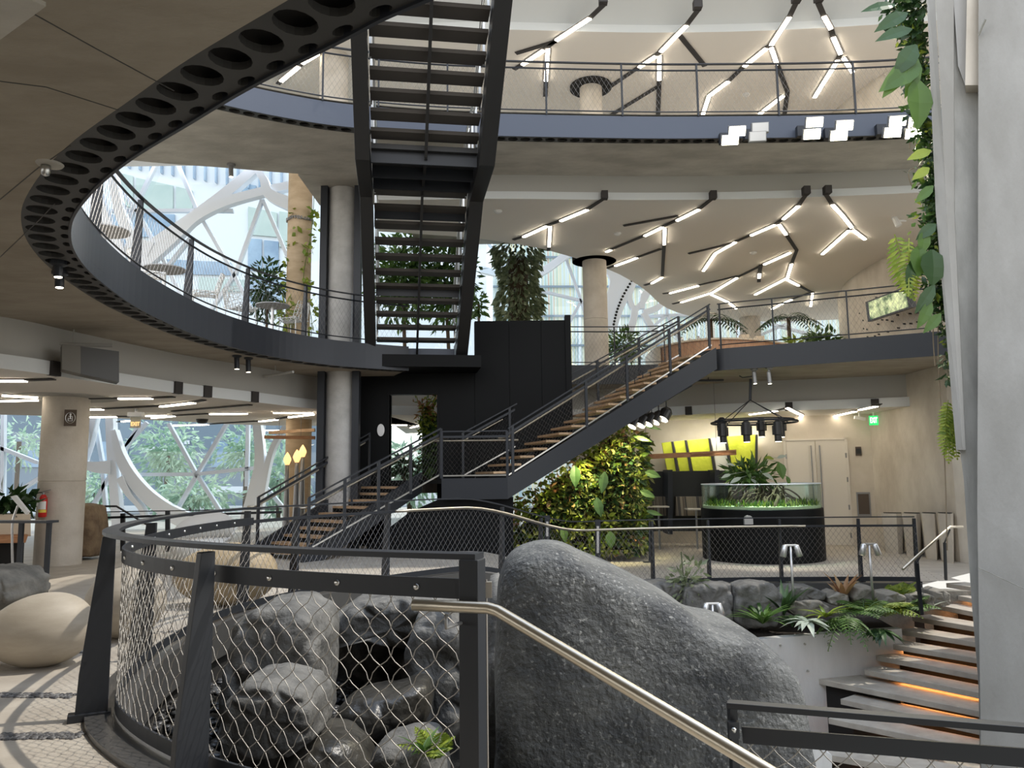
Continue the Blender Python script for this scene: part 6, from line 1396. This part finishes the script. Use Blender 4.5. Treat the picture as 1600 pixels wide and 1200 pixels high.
# things on the back wall
def wallbox(name, lab, cat, x0, y0, x1, y1, m_, off=.05, frame=None):
    a, b = onwall(x0, y1, 0), onwall(x1, y0, 0); o_ = V((a.x, a.y, min(a.z, b.z))); d = V((b.x - a.x, b.y - a.y, 0)); root = thing(name, lab, cat, tuple(o_))
    mb = MB(); mb.obox(o_, d, WN * off, (0, 0, abs(b.z - a.z))); mb.build('body', K[m_], root)
    if frame: mb = MB(); mb.obox(o_ + d * .1 + V((0, 0, .05)), d * .8, WN * (off + .01), (0, 0, abs(b.z - a.z) - .1)); mb.build('face', K[frame], root)
    return root
wallbox('wall_speaker', 'small dark box on the wall right of the double door', 'speaker', 1337, 698, 1345, 712, 'bronze', .06, 'blackp')
wallbox('vent_grille', 'dark recessed grille low on the wall right of the double door', 'vent', 1340, 769, 1359, 806, 'lampgrey', .03, 'bronze')
mb = MB(); 
a, b = onwall(1238, 842, .02), onwall(1332, 846, .02)
struct(mb.build('baseboard_back', K['bulk'])) if 0 else None
# exit sign beside the corner
def exitsign(lab, c, w_, h_, X, N, mk, letter, mount=True):
    root = thing('exit_sign', lab, 'exit sign', tuple(c)); X = V(X).normalized(); N = V(N).normalized()
    mb = MB(); mb.obox(c - X * w_ / 2 - N * .02 - V((0, 0, h_ / 2)), X * w_, N * .04, (0, 0, h_)); mb.build('panel', K[mk], root)
    mb = MB(); mb.obox(c - X * .02 + V((0, 0, h_ / 2)), X * .04, N * .03, (0, 0, 3.3 - c.z - h_ / 2)); mb.build('mount', K['whitep'], root)
    text(root, 'EXIT', c + N * .022, h_ * .82, K[letter], X, N, bold=.006, xs=.42); return root
exitsign('green EXIT sign hanging by the wall corner right of the double door', at(1365, 657, 21.9), .24, .27, (1, -.35, 0), (-.35, -1, 0), 'exit', 'exitw')
mb = MB(); mb.bar(at(1335, 652, 21.9), at(1352, 655, 21.9), .06, .09); q = at(1343, 653, 21.9); mb.bar(q, V((q.x, q.y, 3.31)), .04, .04); tag(mb.build('camera_arm', K['whitep'], loc=at(1355, 655, 21.9)), 'white wall bracket left of the green EXIT sign', 'bracket')
# white fluted benches
for i, (x0, x1, lab) in enumerate(((1374, 1408, 'white fluted bin farthest left against the warm concrete wall'), (1407, 1436, 'white fluted bin second from the left by the concrete wall'), (1437, 1462, 'white fluted bin third from the left by the concrete wall'), (1462, 1486, 'white fluted bin nearest the concrete steps'))):
    Y = 20.6 - i * .75; A_ = [at(x0 + 3, 802, Y), at(x1 + 3, 802, Y - .3)]; B_ = [at(x0 + 10, 858, Y), at(x1 + 2, 860, Y - .3)]
    zt4 = A_[0].z; rg = []
    for t in (0, .5, 1):
        l, r = B_[0].lerp(A_[0], t), B_[1].lerp(A_[1], t); z = -.5 + (zt4 + .5) * t; r_ = [V((l.x, l.y, z)), V(((l.x + r.x) / 2, (l.y + r.y) / 2 - .22, z)), V((r.x, r.y, z)), V((r.x + .25, r.y + .4, z)), V((l.x + .2, l.y + .45, z))]; rg.append(r_)
    mb = MB(); mb.loft(rg); root = tag(mb.build('waste_bin', K['concrete_warm'], loc=(l.x, l.y, -.5)), lab, 'bin', 'fluted bins by the concrete wall')
    mb = MB(); top_ = [p + V((0, 0, .004)) for p in rg[-1]]; cc = sum(top_, V()) / 5; mb.prism([cc + (p - cc) * .8 for p in top_], (0, 0, .006)); ROOT[root.name] = V(root.location); plabel(mb.build('opening', K['void'], root), 'dark top opening')
# black booths with striped seats, lime panels, timber beam
root = thing('seating_booth', 'black high-backed booth under the lime panels', 'booth', tuple(at(1065, 805, 22.5)))
mb = MB(); mb.prism([at(1000, 737, 23.2), at(1138, 735, 22.8), at(1138, 830, 22.8), at(1000, 830, 23.2)], (0, .12, 0)); mb.build('back_panel', K['booth'], root)
for x in (1044, 1117):
    mb = MB(); mb.prism([at(x, 734, 22.3), at(x + 7, 734, 22.3), at(x + 7, 835, 22.3), at(x, 835, 22.3)], (0, .8, 0)); mb.build('divider', K['steel'], root)
for x0, x1 in ((1010, 1043), (1056, 1100)):
    mb = MB(); mb.prism([at(x0, 776, 22.75), at(x1, 776, 22.75), at(x1, 806, 22.6), at(x0, 806, 22.6)], (0, .2, 0)); plabel(mb.build('cushion', K['stripes'], root), 'striped upholstered cushion')
for lab, x0, x1, y in (('small pale table in the left booth', 1012, 1046, 791), ('small pale table in the right booth beside the tank', 1075, 1100, 795)):
    root = thing('booth_table', lab, 'table', tuple(at((x0 + x1) / 2, 830, 21.9)), 'booth tables'); mb = MB(); mb.prism([at(x0, y, 21.9), at(x1, y, 21.9), at(x1, y + 2, 21.9), at(x0, y + 2, 21.9)], (0, .5, 0)); mb.build('table_top', K['doorwhite'], root)
    c = at((x0 + x1) / 2, y, 22.1); mb = MB(); mb.tube([c, V((c.x, c.y, -.5))], .03, 8); mb.build('leg', K['lampgrey'], root)
LP = [(1033, 692), (1052, 690), (1073, 688), (1110, 685), (1135, 682), (1184, 679)]
root = thing('relief_panelling', 'row of lime and pale relief panels on the wall above the booth', 'wall panel', tuple(at(1110, 735, 23.6)))
for i in range(5):
    (x0, y0), (x1, y1) = LP[i], LP[i + 1]; dx = 9
    P_ = [at(x0 + 1, y0, 23.6 - i * .12), at(x1 - 3, y1, 23.5 - i * .12), at(x1 - 3 + (dx if i < 4 else 0), 736, 23.5 - i * .12), at(x0 + 1 + dx, 736, 23.6 - i * .12)]
    mb = MB(); mb.prism(P_, (0, .06, 0)); mb.build('panel', K['limepanel'] if i in (0, 2, 4) else (K['palepanel'] if i == 3 else K['limepanel']), root)
    if i < 5: mb = MB(); mb.prism([at(x1 - 3, y1, 23.45 - i * .12), at(x1, y1, 23.45 - i * .12), at(x1 + (dx if i < 4 else 0), 736, 23.45 - i * .12), at(x1 - 4 + (dx if i < 4 else 0), 736, 23.45 - i * .12)], (0, .1, 0)); plabel(mb.build('divider', K['blackp'], root), 'dark slanted divider')
root = thing('hanging_beam', 'reddish timber beam hanging before the lime panels', 'beam', tuple(at(1070, 712, 20.6)))
mb = MB(); mb.bar(at(985, 715, 20.8), at(1150, 707, 20.4), .12, .13); mb.build('beam', K['cedar'], root); mb = MB(); mb.bar(at(1080, 709, 20.45), at(1150, 704, 20.3), .08, .05); mb.build('batten', K['cedar'], root)
for x in (1010, 1120):
    mb = MB(); p = at(x, 712, 20.6); mb.tube([p, V((p.x, p.y, 4.1))], .006, 4); mb.build('cable', K['wired'], root)
for lab, pts in (('upper pale timber beam hanging left of the tall grey column', ((421, 676), (492, 672), 19.6)), ('lower reddish timber beam hanging left of the tall grey column', ((414, 683), (492, 684), 19.2))):
    a, b, Y = pts; root = thing('hanging_beam', lab, 'beam', tuple(at(*a, Y))); mb = MB(); mb.bar(at(*a, Y), at(*b, Y), .12, .08); mb.build('beam', K['cedar'] if 'red' in lab else K['wood'], root)
    for x in (436, 470):
        mb = MB(); p = at(x, a[1], Y); mb.tube([p, V((p.x, p.y, 4.1))], .005, 4); mb.build('cable', K['wired'], root)
# amber tulip lamps
for lab, px, py, Y, ln in (('amber tulip lamp farthest left of the three by the warm brown column', 449, 718, 20.2, 60), ('middle amber tulip lamp of the three, on a flared grey stem', 464, 714, 19.8, 88), ('highest amber tulip lamp of the three by the warm brown column', 473, 706, 20.6, 60)):
    c = at(px, py, Y); root = thing('tulip_lamp', lab, 'lamp', (c.x, Y, 0), 'amber tulip lamps'); mb = MB(); mb.lathe([(.05, -.14), (.10, -.02), (.10, .02), (.06, .11), (.01, .19)], c, 16); mb.build('lamp_shade', K['amberlamp'], root, smooth=True)
    mb = MB(); mb.lathe([(.12, 0), (.12, .04), (.09, .5), (.05, c.z - .5), (.045, c.z - .13)], (c.x, Y, 0), 14); mb.build('stem', K['lampgrey'], root, smooth=True)
# column sign and extinguisher
zc_ = 15.4 - .42
root = thing('column_sign', 'dark bronze plate with a round pictogram on the left column', 'sign', tuple(at(110, 653, 14.98)))
c = at(110, 653, 14.97); X = V((1, .5, 0)).normalized(); N = V((.5, -1, 0)).normalized(); mb = MB(); mb.obox(c - X * .105 - V((0, 0, .16)), X * .21, N * .02, (0, 0, .32)); mb.build('plate', K['bronze'], root)
mb = MB(); mb.tube([c + N * .024 + X * (.082 * math.cos(a * .2618)) + V((0, 0, .105 * math.sin(a * .2618))) for a in range(24)], .006, 5, closed=True); mb.tube([c + N * .024 + V((0, 0, .07)), c + N * .024 + V((0, 0, -.02))], .012, 5); mb.lathe([(.018, -.005), (.018, .005)], c + N * .026 + V((0, 0, .07)), 10, ax=N)
for z in (.03, -.02, -.06): mb.bar(c + N * .024 - X * .035 + V((0, 0, z)), c + N * .024 + X * .035 + V((0, 0, z)), .01, .012)
mb.bar(c + N * .024 + X * .035 + V((0, 0, .03)), c + N * .024 + X * .035 + V((0, 0, -.06)), .01, .012); mb.bar(c + N * .024 - X * .035 + V((0, 0, .0)), c + N * .024 - X * .035 + V((0, 0, -.06)), .01, .012)
plabel(mb.build('pictogram', K['lampsilver'], root), 'pale round pictogram')
root = thing('fire_extinguisher', 'red fire extinguisher hung on the left concrete column', 'fire extinguisher', tuple(at(67, 808, 14.85)))
c = at(67, 790, 14.85); r = .075; mb = MB(); mb.lathe([(.06, -.22), (r, -.20), (r, .13), (.05, .19), (.025, .21)], c, 20); mb.build('cylinder', K['red'], root, smooth=True)
mb = MB(); mb.lathe([(.026, .20), (.026, .25)], c, 10); mb.bar(c + V((-.02, 0, .26)), c + V((.14, 0, .30)), .02, .015); mb.bar(c + V((-.02, 0, .24)), c + V((.1, 0, .25)), .02, .012); mb.build('valve', K['lampgrey'], root)
mb = MB(); mb.tube(cr([c + V((-.02, -.02, .25)), c + V((-.12, -.03, .22)), c + V((-.12, -.04, .05)), c + V((-.09, -.06, -.02))], 6), .012, 6); mb.build('hose', K['blackp'], root)
mb = MB(); n = 12; A_ = [c + V(((r + .002) * math.cos(a), (r + .002) * math.sin(a), -.07)) for a in [math.pi * (1.1 + .8 * k / n) for k in range(n + 1)]]; mb.strip(A_, [p + V((0, 0, .15)) for p in A_]); plabel(mb.build('label', K['whitep'], root), 'white instruction label')
mb = MB(); A_ = [c + V(((r + .003) * math.cos(a), (r + .003) * math.sin(a), -.13)) for a in [math.pi * (1.05 + .9 * k / n) for k in range(n + 1)]]; mb.strip(A_, [p + V((0, 0, .055)) for p in A_]); plabel(mb.build('label', K['yellowp'], root), 'yellow label band')
mb = MB(); mb.prism([c + V((-.06, -.09, .10)), c + V((-.02, -.09, .13)), c + V((-.04, -.09, .0)), c + V((-.09, -.09, .0))], (0, .004, 0)); plabel(mb.build('inspection_tag', K['whitep'], root), 'white hanging tag')
# hanging exit sign at left, dome speakers, sensor
root = thing('exit_sign', 'hanging clear exit sign with glowing lettering under the lower left ceiling', 'exit sign', tuple(at(212, 655, 18)))
c = at(212, 656, 18); mb = MB(); mb.box(c + V((0, 0, .13)), .34, .14, .10); mb.box(V((c.x, c.y, (c.z + 3.47) / 2)), .05, .05, 3.3 - c.z - .15); mb.build('housing', K['lampsilver'], root); mb = MB(); mb.box(c - V((0, 0, .06)), .24, .02, .26); mb.build('panel', K['palepanel'], root)
text(root, 'EXIT', c + V((0, -.015, -.10)), .13, K['exitamber'], bold=.002, xs=.8)
def dome(lab, px, py, z, r=.12, m_='blackp'):
    q = atz(px, py, z); mb = MB(); mb.lathe([(r, 0), (r, -.03), (r * .8, -.10), (r * .3, -.12)], q, 20); tag(mb.build('ceiling_speaker', K[m_], smooth=True, loc=q), lab, 'speaker')
dome('round dark speaker on the lower left ceiling before the glass', 316, 655, 3.3, .16)
q = atz(72, 256, 4.1); root = thing('ceiling_sensor', 'small chrome sensor on a pale disc under the near concrete slab', 'sensor', tuple(q)); mb = MB(); mb.lathe([(.10, 0), (.09, -.015)], q + V((.03, 0, 0)), 24); mb.build('disc', K['soffit3'], root); mb = MB(); mb.lathe([(.035, -.01), (.04, -.05), (.028, -.09), (.01, -.10)], q, 14); mb.build('sensor_head', K['brushed'], root, smooth=True)
for lab, px, py, z in (('small white smoke detector on the second-level ceiling beside the stair', 778, 329, 8.0), ('white dome detector near the ringed column on the second level', 965, 364, 8.0), ('white dome detector in the middle of the second-level ceiling', 1177, 394, 8.0), ('white dome detector on the third-level ceiling behind the balustrade', 1166, 147, 12.4)):
    q = atz(px, py, z); mb = MB(); mb.lathe([(.10, 0), (.10, -.03), (.05, -.07)], q, 16); tag(mb.build('smoke_detector', K['whitep'], smooth=True, loc=q), lab, 'detector')
q = atz(1400, 345, 7.9); root = thing('ceiling_projector_lamp', 'white spotlight on a bracket high on the curved wall', 'spotlight', tuple(q)); mb = MB(); mb.lathe([(.06, -.15), (.08, .15), (.07, .15)], q, 14, ax=(.3, -.3, -1)); mb.build('lamp_head', K['whitep'], root); mb = MB(); mb.tube([q, q + V((.4, .3, .1))], .03, 6); mb.build('bracket', K['whitep'], root)
# thin pipes under the soffits
for lab, a, b, z, zt in (('thin pale pipe hanging under the soffit above the extinguisher column', (72, 537), (176, 540), 3.85, 4.1), ('thin pale pipe under the soffit near the tall grey column', (412, 588), (458, 581), 3.9, 4.1)):
    A_, B_ = atz(*a, z), atz(*b, z); root = thing('sprinkler_pipe', lab, 'pipe', tuple(A_)); mb = MB(); mb.tube([A_, B_], .03, 8); mb.build('pipe', K['bulk'], root); mb = MB(); c = A_.lerp(B_, .4); mb.tube([c, V((c.x, c.y, zt))], .01, 5); mb.build('hanger', K['bulk'], root)
root = thing('sprinkler_pipe', 'dark pipe on hangers under the bridge near the stair head', 'pipe', tuple(at(1090, 594, 20))); mb = MB(); mb.tube([at(1080, 595, 20), at(1130, 594, 20.5)], .03, 8); mb.build('pipe', K['steel'], root); mb = MB(); mb.tube([at(1032, 630, 18.6), at(1080, 602, 19.2), at(1081, 596, 19.4)], .03, 8); mb.build('pipe', K['steel'], root); mb = MB(); p = at(1107, 594, 20.2); mb.tube([p, V((p.x, p.y, 4.15))], .012, 5); mb.build('hanger', K['steel'], root)
# plaque and security camera
root = thing('round_plaque', 'small pale oval plaque on the black core beside the doorway', 'sign', tuple(at(595, 672, 18.7))); mb = MB(); c = at(595, 672, 18.7); mb.prism([c + V((.09 * math.cos(a * .2618), 0, .15 * math.sin(a * .2618))) for a in range(24)], (0, .02, 0)); mb.build('disc', K['lampsilver'], root)
root = thing('security_camera', 'small white security camera on the pit edge left of the end post', 'camera', tuple(at(717, 920, 8.4)))
c = at(717, 920, 7.9); mb = MB(); mb.lathe([(.05, -.12), (.065, -.10), (.065, .05), (.055, .06)], c, 18, ax=(.5, -1, -.1)); mb.build('body', K['whitep'], root, smooth=True); mb = MB(); mb.lathe([(.05, .055), (.048, .075), (.02, .09)], c, 16, ax=(.5, -1, -.1)); plabel(mb.build('lens', K['blackp'], root, smooth=True), 'black lens'); mb = MB(); mb.tube([c + V((-.02, .06, 0)), c + V((0, .3, -.12)), c + V((.05, .9, -.05))], .02, 6); mb.build('arm', K['whitep'], root)
# barrier stands and spotlights on poles by the living wall
for lab, px, y0, y1, Y in (('thin dark stand right of the living wall, behind the railing', 1015, 815, 878, 16.8),):
    root = thing('barrier_stand', lab, 'stand', tuple(at(px, y1, Y))); mb = MB(); mb.bar(at(px, y1, Y), at(px, y0, Y), .04, .04, up=(0, 1, 0)); mb.build('pole', K['steel'], root); mb = MB(); mb.box(at(px - 3, y1, Y), .2, .15, .02); mb.build('foot', K['steel'], root)
for lab, px, y0, y1 in (('dark up-light post left, at the foot of the living wall', 855, 805, 850), ('dark up-light post right, at the foot of the living wall', 934, 812, 876)):
    root = thing('bollard_light', lab, 'lamp', tuple(at(px, y1, 17.2)), 'bollard lights by the living wall'); mb = MB(); mb.bar(at(px, y1, 17.2), at(px, y0, 17.2), .11, .11, up=(0, 1, 0)); mb.build('post', K['steel'], root); mb = MB(); p, q_ = at(px, y1 - 12, 17.13), at(px, y0 + 10, 17.13); mb.bar(p, q_, .05, .05, up=(0, 1, 0)); plabel(mb.build('lens', K['lampsilver'], root), 'silver lamp tube')
# screen on the curved wall
SP = [at(1352, 472, 22.4), at(1419, 446, 20.4), at(1425, 480, 20.4), at(1356, 503, 22.4)]
root = thing('wall_screen', 'tilted flat screen showing foliage on the curved wall', 'screen', tuple(SP[3])); nn = (SP[1] - SP[0]).cross(SP[3] - SP[0]).normalized(); nn = nn if nn.y > 0 else -nn
mb = MB(); mb.prism(SP, nn * .14); mb.build('housing', K['blackp'], root)
scr = mat('screen_picture', (.03, .07, .02), .3, col2=(.5, .55, .3), scale=4.5, detail=4); b_ = scr.node_tree.nodes['Principled BSDF']; r_ = b_.inputs['Base Color'].links[0].from_socket; scr.node_tree.links.new(r_, b_.inputs['Emission Color']); b_.inputs['Emission Strength'].default_value = .8
cc = sum(SP, V()) / 4; mb = MB(); mb.prism([cc + (p - cc) * .86 - nn * .004 for p in SP], nn * .004); plabel(mb.build('display', scr, root), 'lit display with a leafy picture')
mb = MB(); mb.bar(cc + nn * .12, cc + nn * 1.3, .15, .15); mb.build('bracket', K['blackp'], root)
# curved timber desk on the second level
root = thing('curved_desk', 'long curved desk clad in upright timber on the second level', 'desk', tuple(at(1120, 560, 22)))
D_ = cr([at(1012, 550, 25.2), at(1030, 555, 23.2), at(1090, 560, 21.9), at(1160, 560, 21.8), at(1220, 555, 22.6), at(1262, 545, 24.2)], 8); ztop = at(1120, 530, 21.9).z
P_ = [V((p.x, p.y, 0)) for p in D_]; mb = MB(); mb.sweep(P_, [0, -.5, -.5, 0], [4.66, 4.66, ztop - .05, ztop - .05]); mb.build('front', K['deskwood'], root)
mb = MB(); mb.sweep(P_, [.08, -.6, -.6, .08], [ztop - .05, ztop - .05, ztop, ztop]); plabel(mb.build('counter_top', K['paletop'], root), 'pale timber counter top')
mb = MB(); mb.sweep(P_[:10], [.085, .06, .06, .085], [4.66, 4.66, ztop, ztop]); plabel(mb.build('end_panel', K['paletop'], root), 'pale end panel')
for lab, px, w_ in (('left pale box on the wooden desk counter', 1162, 14), ('right low pale box on the wooden desk counter', 1186, 14)):
    c = at(px, 520 if px < 1170 else 524, 22.6); mb = MB(); mb.box(V((c.x, 22.6, ztop + .12)), .26, .2, .24 if px < 1170 else .14); tag(mb.build('desk_box', K['paletop'], loc=(c.x, 22.6, ztop)), lab, 'box')
random.seed(5)
for i, (px, hh) in enumerate(((1062, .16), (1075, .12), (1088, .18), (1100, .13))):
    c = at(px, 530, 22.6); n_l = ('small grey jar farthest left on the desk counter', 'second small jar on the desk counter', 'third small jar on the desk counter, the tallest', 'small jar nearest the palm on the desk counter')[i]; mb = MB(); mb.lathe([(.05, 0), (.06, hh * .6), (.03, hh)], (c.x, 22.35, ztop), 12); tag(mb.build('jar', K['lampsilver'], smooth=True, loc=(c.x, 22.35, ztop)), n_l, 'jar', 'jars on the wooden desk')
# white lounge pod and low things by the glass
root = thing('lounge_chair', 'curved white lounge chair behind the pit railing, near the glass', 'chair', tuple(at(300, 855, 15.6)))
c = at(312, 862, 15.6); rg = []
for zz, s_ in ((.06, .8), (.25, 1.0), (.45, 1.05)):
    rg.append([V((c.x + .55 * s_ * math.cos(a * .314), 15.6 + .45 * s_ * math.sin(a * .314), zz)) for a in range(20)])
mb = MB(); mb.loft(rg); mb.build('seat', K['whitep'], root, smooth=True)
A_ = [V((c.x + .58 * math.cos(a * .157), 15.6 + .47 * math.sin(a * .157), .4)) for a in range(-2, 23)]; B_ = [p + V(((p.x - c.x) * .08, .08, .55 * max(.15, math.sin((i) / 24 * math.pi)))) for i, p in enumerate(A_)]
mb = MB(); mb.loft([[a, b, b + V((0, .05, 0)), a + V((0, .05, 0))] for a, b in zip(A_, B_)]); mb.build('backrest', K['whitep'], root, smooth=True)
for a in (.6, 2.2, 3.8, 5.4): mb = MB(); mb.tube([V((c.x + .4 * math.cos(a), 15.6 + .3 * math.sin(a), .08)), V((c.x + .45 * math.cos(a), 15.6 + .35 * math.sin(a), 0))], .02, 6); mb.build('leg', K['lampsilver'], root)
# lattice chairs and round tables on the second level at left
def table(lab, px, py, R_=.36):
    q = atz(px, py, 5.36); root = thing('round_table', lab, 'table', (q.x, q.y, 4.6), 'round tables on the second level'); mb = MB(); mb.lathe([(R_ - .03, -.03), (R_, -.02), (R_, .0), (R_ - .03, .0)], q, 28); mb.build('table_top', K['lampgrey'], root)
    mb = MB(); mb.tube([q, V((q.x, q.y, 4.62))], .035, 10); mb.build('pedestal', K['lampsilver'], root); mb = MB(); mb.lathe([(.26, 4.6), (.25, 4.63), (.04, 4.65)], (q.x, q.y, 0), 20); mb.build('foot', K['lampsilver'], root); return q
table('round dark table at the far left behind the first fin post', 163, 360); table('round table in the middle behind the left balustrade', 257, 420); table('round table by the beige column and the small palm', 426, 477)
random.seed(9)
def make_chair():
    root = thing('lattice_chair', 'white lattice chair', 'chair', (0, 0, 0), 'white lattice chairs on the second level')
    def lattice(name, fn, nu=7, nv=6):
        vs = []; fs = []
        for j in range(nv + 1):
            for i in range(nu + 1):
                u, v = i / nu, j / nv
                if 0 < i < nu: u += rnd(-.05, .05)
                if 0 < j < nv: v += rnd(-.06, .06)
                vs.append(fn(u, v))
        for j in range(nv):
            for i in range(nu):
                a = j * (nu + 1) + i
                if (i + j) % 2: fs.append((a, a + 1, a + nu + 2, a + nu + 1))
                else: fs += [(a, a + 1, a + nu + 2), (a, a + nu + 2, a + nu + 1)]
        mb = MB(); mb.add(vs, fs); o = mb.build(name, K['whitep'], root); md = o.modifiers.new('lattice', 'WIREFRAME'); md.thickness = .022; md.use_even_offset = False
    lattice('seat', lambda u, v: V(((u - .5) * .5, (v - .5) * .46, .44 + .10 * abs(u - .5) ** 2 * 2)))
    lattice('backrest', lambda u, v: V(((u - .5) * (.52 - .1 * v * v), .22 + .12 * v - .25 * abs(u - .5) ** 2, .46 + .40 * v)))
    for x in (-.2, .2):
        for y in (-.2, .2): mb = MB(); mb.tube([V((x, y, .44)), V((x * 1.15, y * 1.15, 0))], .012, 6); mb.build('leg', K['whitep'], root)
    return root
proto = make_chair()
for i, (px, py, Yz, a, lab) in enumerate(((231, 432, 4.6 + .45, 2.2, 'white lattice chair left of the middle round table'), (320, 462, 4.6 + .45, -1.2, 'white lattice chair facing left, third fin post beside it'), (376, 484, 4.6 + .45, 2.6, 'white lattice chair behind the fourth fin post'), (458, 506, 4.6 + .40, -1.9, 'white lattice chair at the foot of the beige column'))):
    o = proto if i == 0 else copy_tree(proto); q = atz(px, py, Yz); o.location = (q.x, q.y, 4.6); o.rotation_euler.z = a; o['label'] = lab
# tall white balcony flagpole parts skipped: nothing else hangs there
# cove light over the lime panels
L = bpy.data.lights.new('cove_light', 'AREA'); L.energy = 32; L.color = (1, .95, .8); L.shape = 'RECTANGLE'; L.size = 3.0; L.size_y = .08
lo = bpy.data.objects.new('cove_light', L); COL.objects.link(lo); lo.location = at(1110, 668, 22.9); lo.rotation_euler = (V((0, -.55, 1))).to_track_quat('Z', 'Y').to_euler()

# unseen wall added behind the viewpoint to hold back daylight on boulder and steps
mb = MB(); mb.box((1.5, -6.0, 1.8), 16, .2, 4.6); struct(mb.build('wall_daylight_block', K['wallwarm']))
# formwork joints in the near slab
for k, pts in enumerate(([(46, 18), (150, 76), (272, 142)], [(0, 127), (72, 136), (185, 172)], [(0, 312), (60, 262), (110, 228)], [(0, 402), (60, 345), (86, 318)])):
    mb = MB(); P_ = [atz(x, y, 4.099) for x, y in pts]
    for a, b in zip(P_, P_[1:]): mb.bar(a, b, .008, .004)
    struct(mb.build('trim_%d' % (20 + k), K['perf']))
mb = MB(); P_ = [atz(-30, 52, 4.09), atz(20, 14, 4.09), atz(46, -6, 4.09)]
for a, b in zip(P_, P_[1:]): mb.bar(a, b, .16, .03)
struct(mb.build('trim_24', K['soffit3']))
mb = MB(); mb.prism([at(126, 541, 12.0), at(186, 549, 12.4), at(186, 597, 12.4), at(126, 584, 12.0)], (-.2, .3, 0)); struct(mb.build('wall_recess_shade', K['perf']))  # recess built proud of the wall; both faces carry its shade as dark colour
mb = MB(); mb.prism([at(97, 538, 11.9), at(126, 541, 12.0), at(126, 584, 12.0), at(97, 577, 11.9)], (-.2, .3, 0)); struct(mb.build('wall_recess_shade_side', K['bulkdark']))

# paving of small setts on the right-hand floor
Mp = mat('sett_paving', (.42, .37, .31), .6); t = Mp.node_tree; b_ = t.nodes['Principled BSDF']; g = t.nodes.new('ShaderNodeNewGeometry'); mp = t.nodes.new('ShaderNodeMapping'); mp.inputs['Rotation'].default_value = (0, 0, .35)
br = t.nodes.new('ShaderNodeTexBrick'); br.inputs['Scale'].default_value = 1.6; br.inputs['Color1'].default_value = (.43, .38, .32, 1); br.inputs['Color2'].default_value = (.50, .45, .38, 1); br.inputs['Mortar'].default_value = (.27, .23, .19, 1); br.inputs['Mortar Size'].default_value = .015
t.links.new(g.outputs['Position'], mp.inputs[0]); t.links.new(mp.outputs[0], br.inputs['Vector']); t.links.new(br.outputs['Color'], b_.inputs['Base Color'])
mb = MB(); mb.add([(1.5, 15.15, -.494), (8.6, 15.15, -.494), (9.5, 23, -.494), (1.5, 25.1, -.494)], [(0, 1, 2, 3)]); struct(mb.build('floor_paving', Mp))
random.seed(77)
hg = [o for o in bpy.data.objects if o.name.startswith('hanging_greenery')][0]; mb = MB()
for i in range(150):
    x, y = rnd(1388, 1446), rnd(-20, 72)
    if (x - 1388) < (y - 10) * .5: continue
    p = at(x, y, 11.1 + rnd(-.2, .3)); mb.leaf(p, V((rnd(-1, .2), rnd(-.8, .1), rnd(-.9, .2))), rdir(), rnd(.16, .32), rnd(.06, .13), .3, 4)
mb.build('foliage', K['leafdark'], hg)
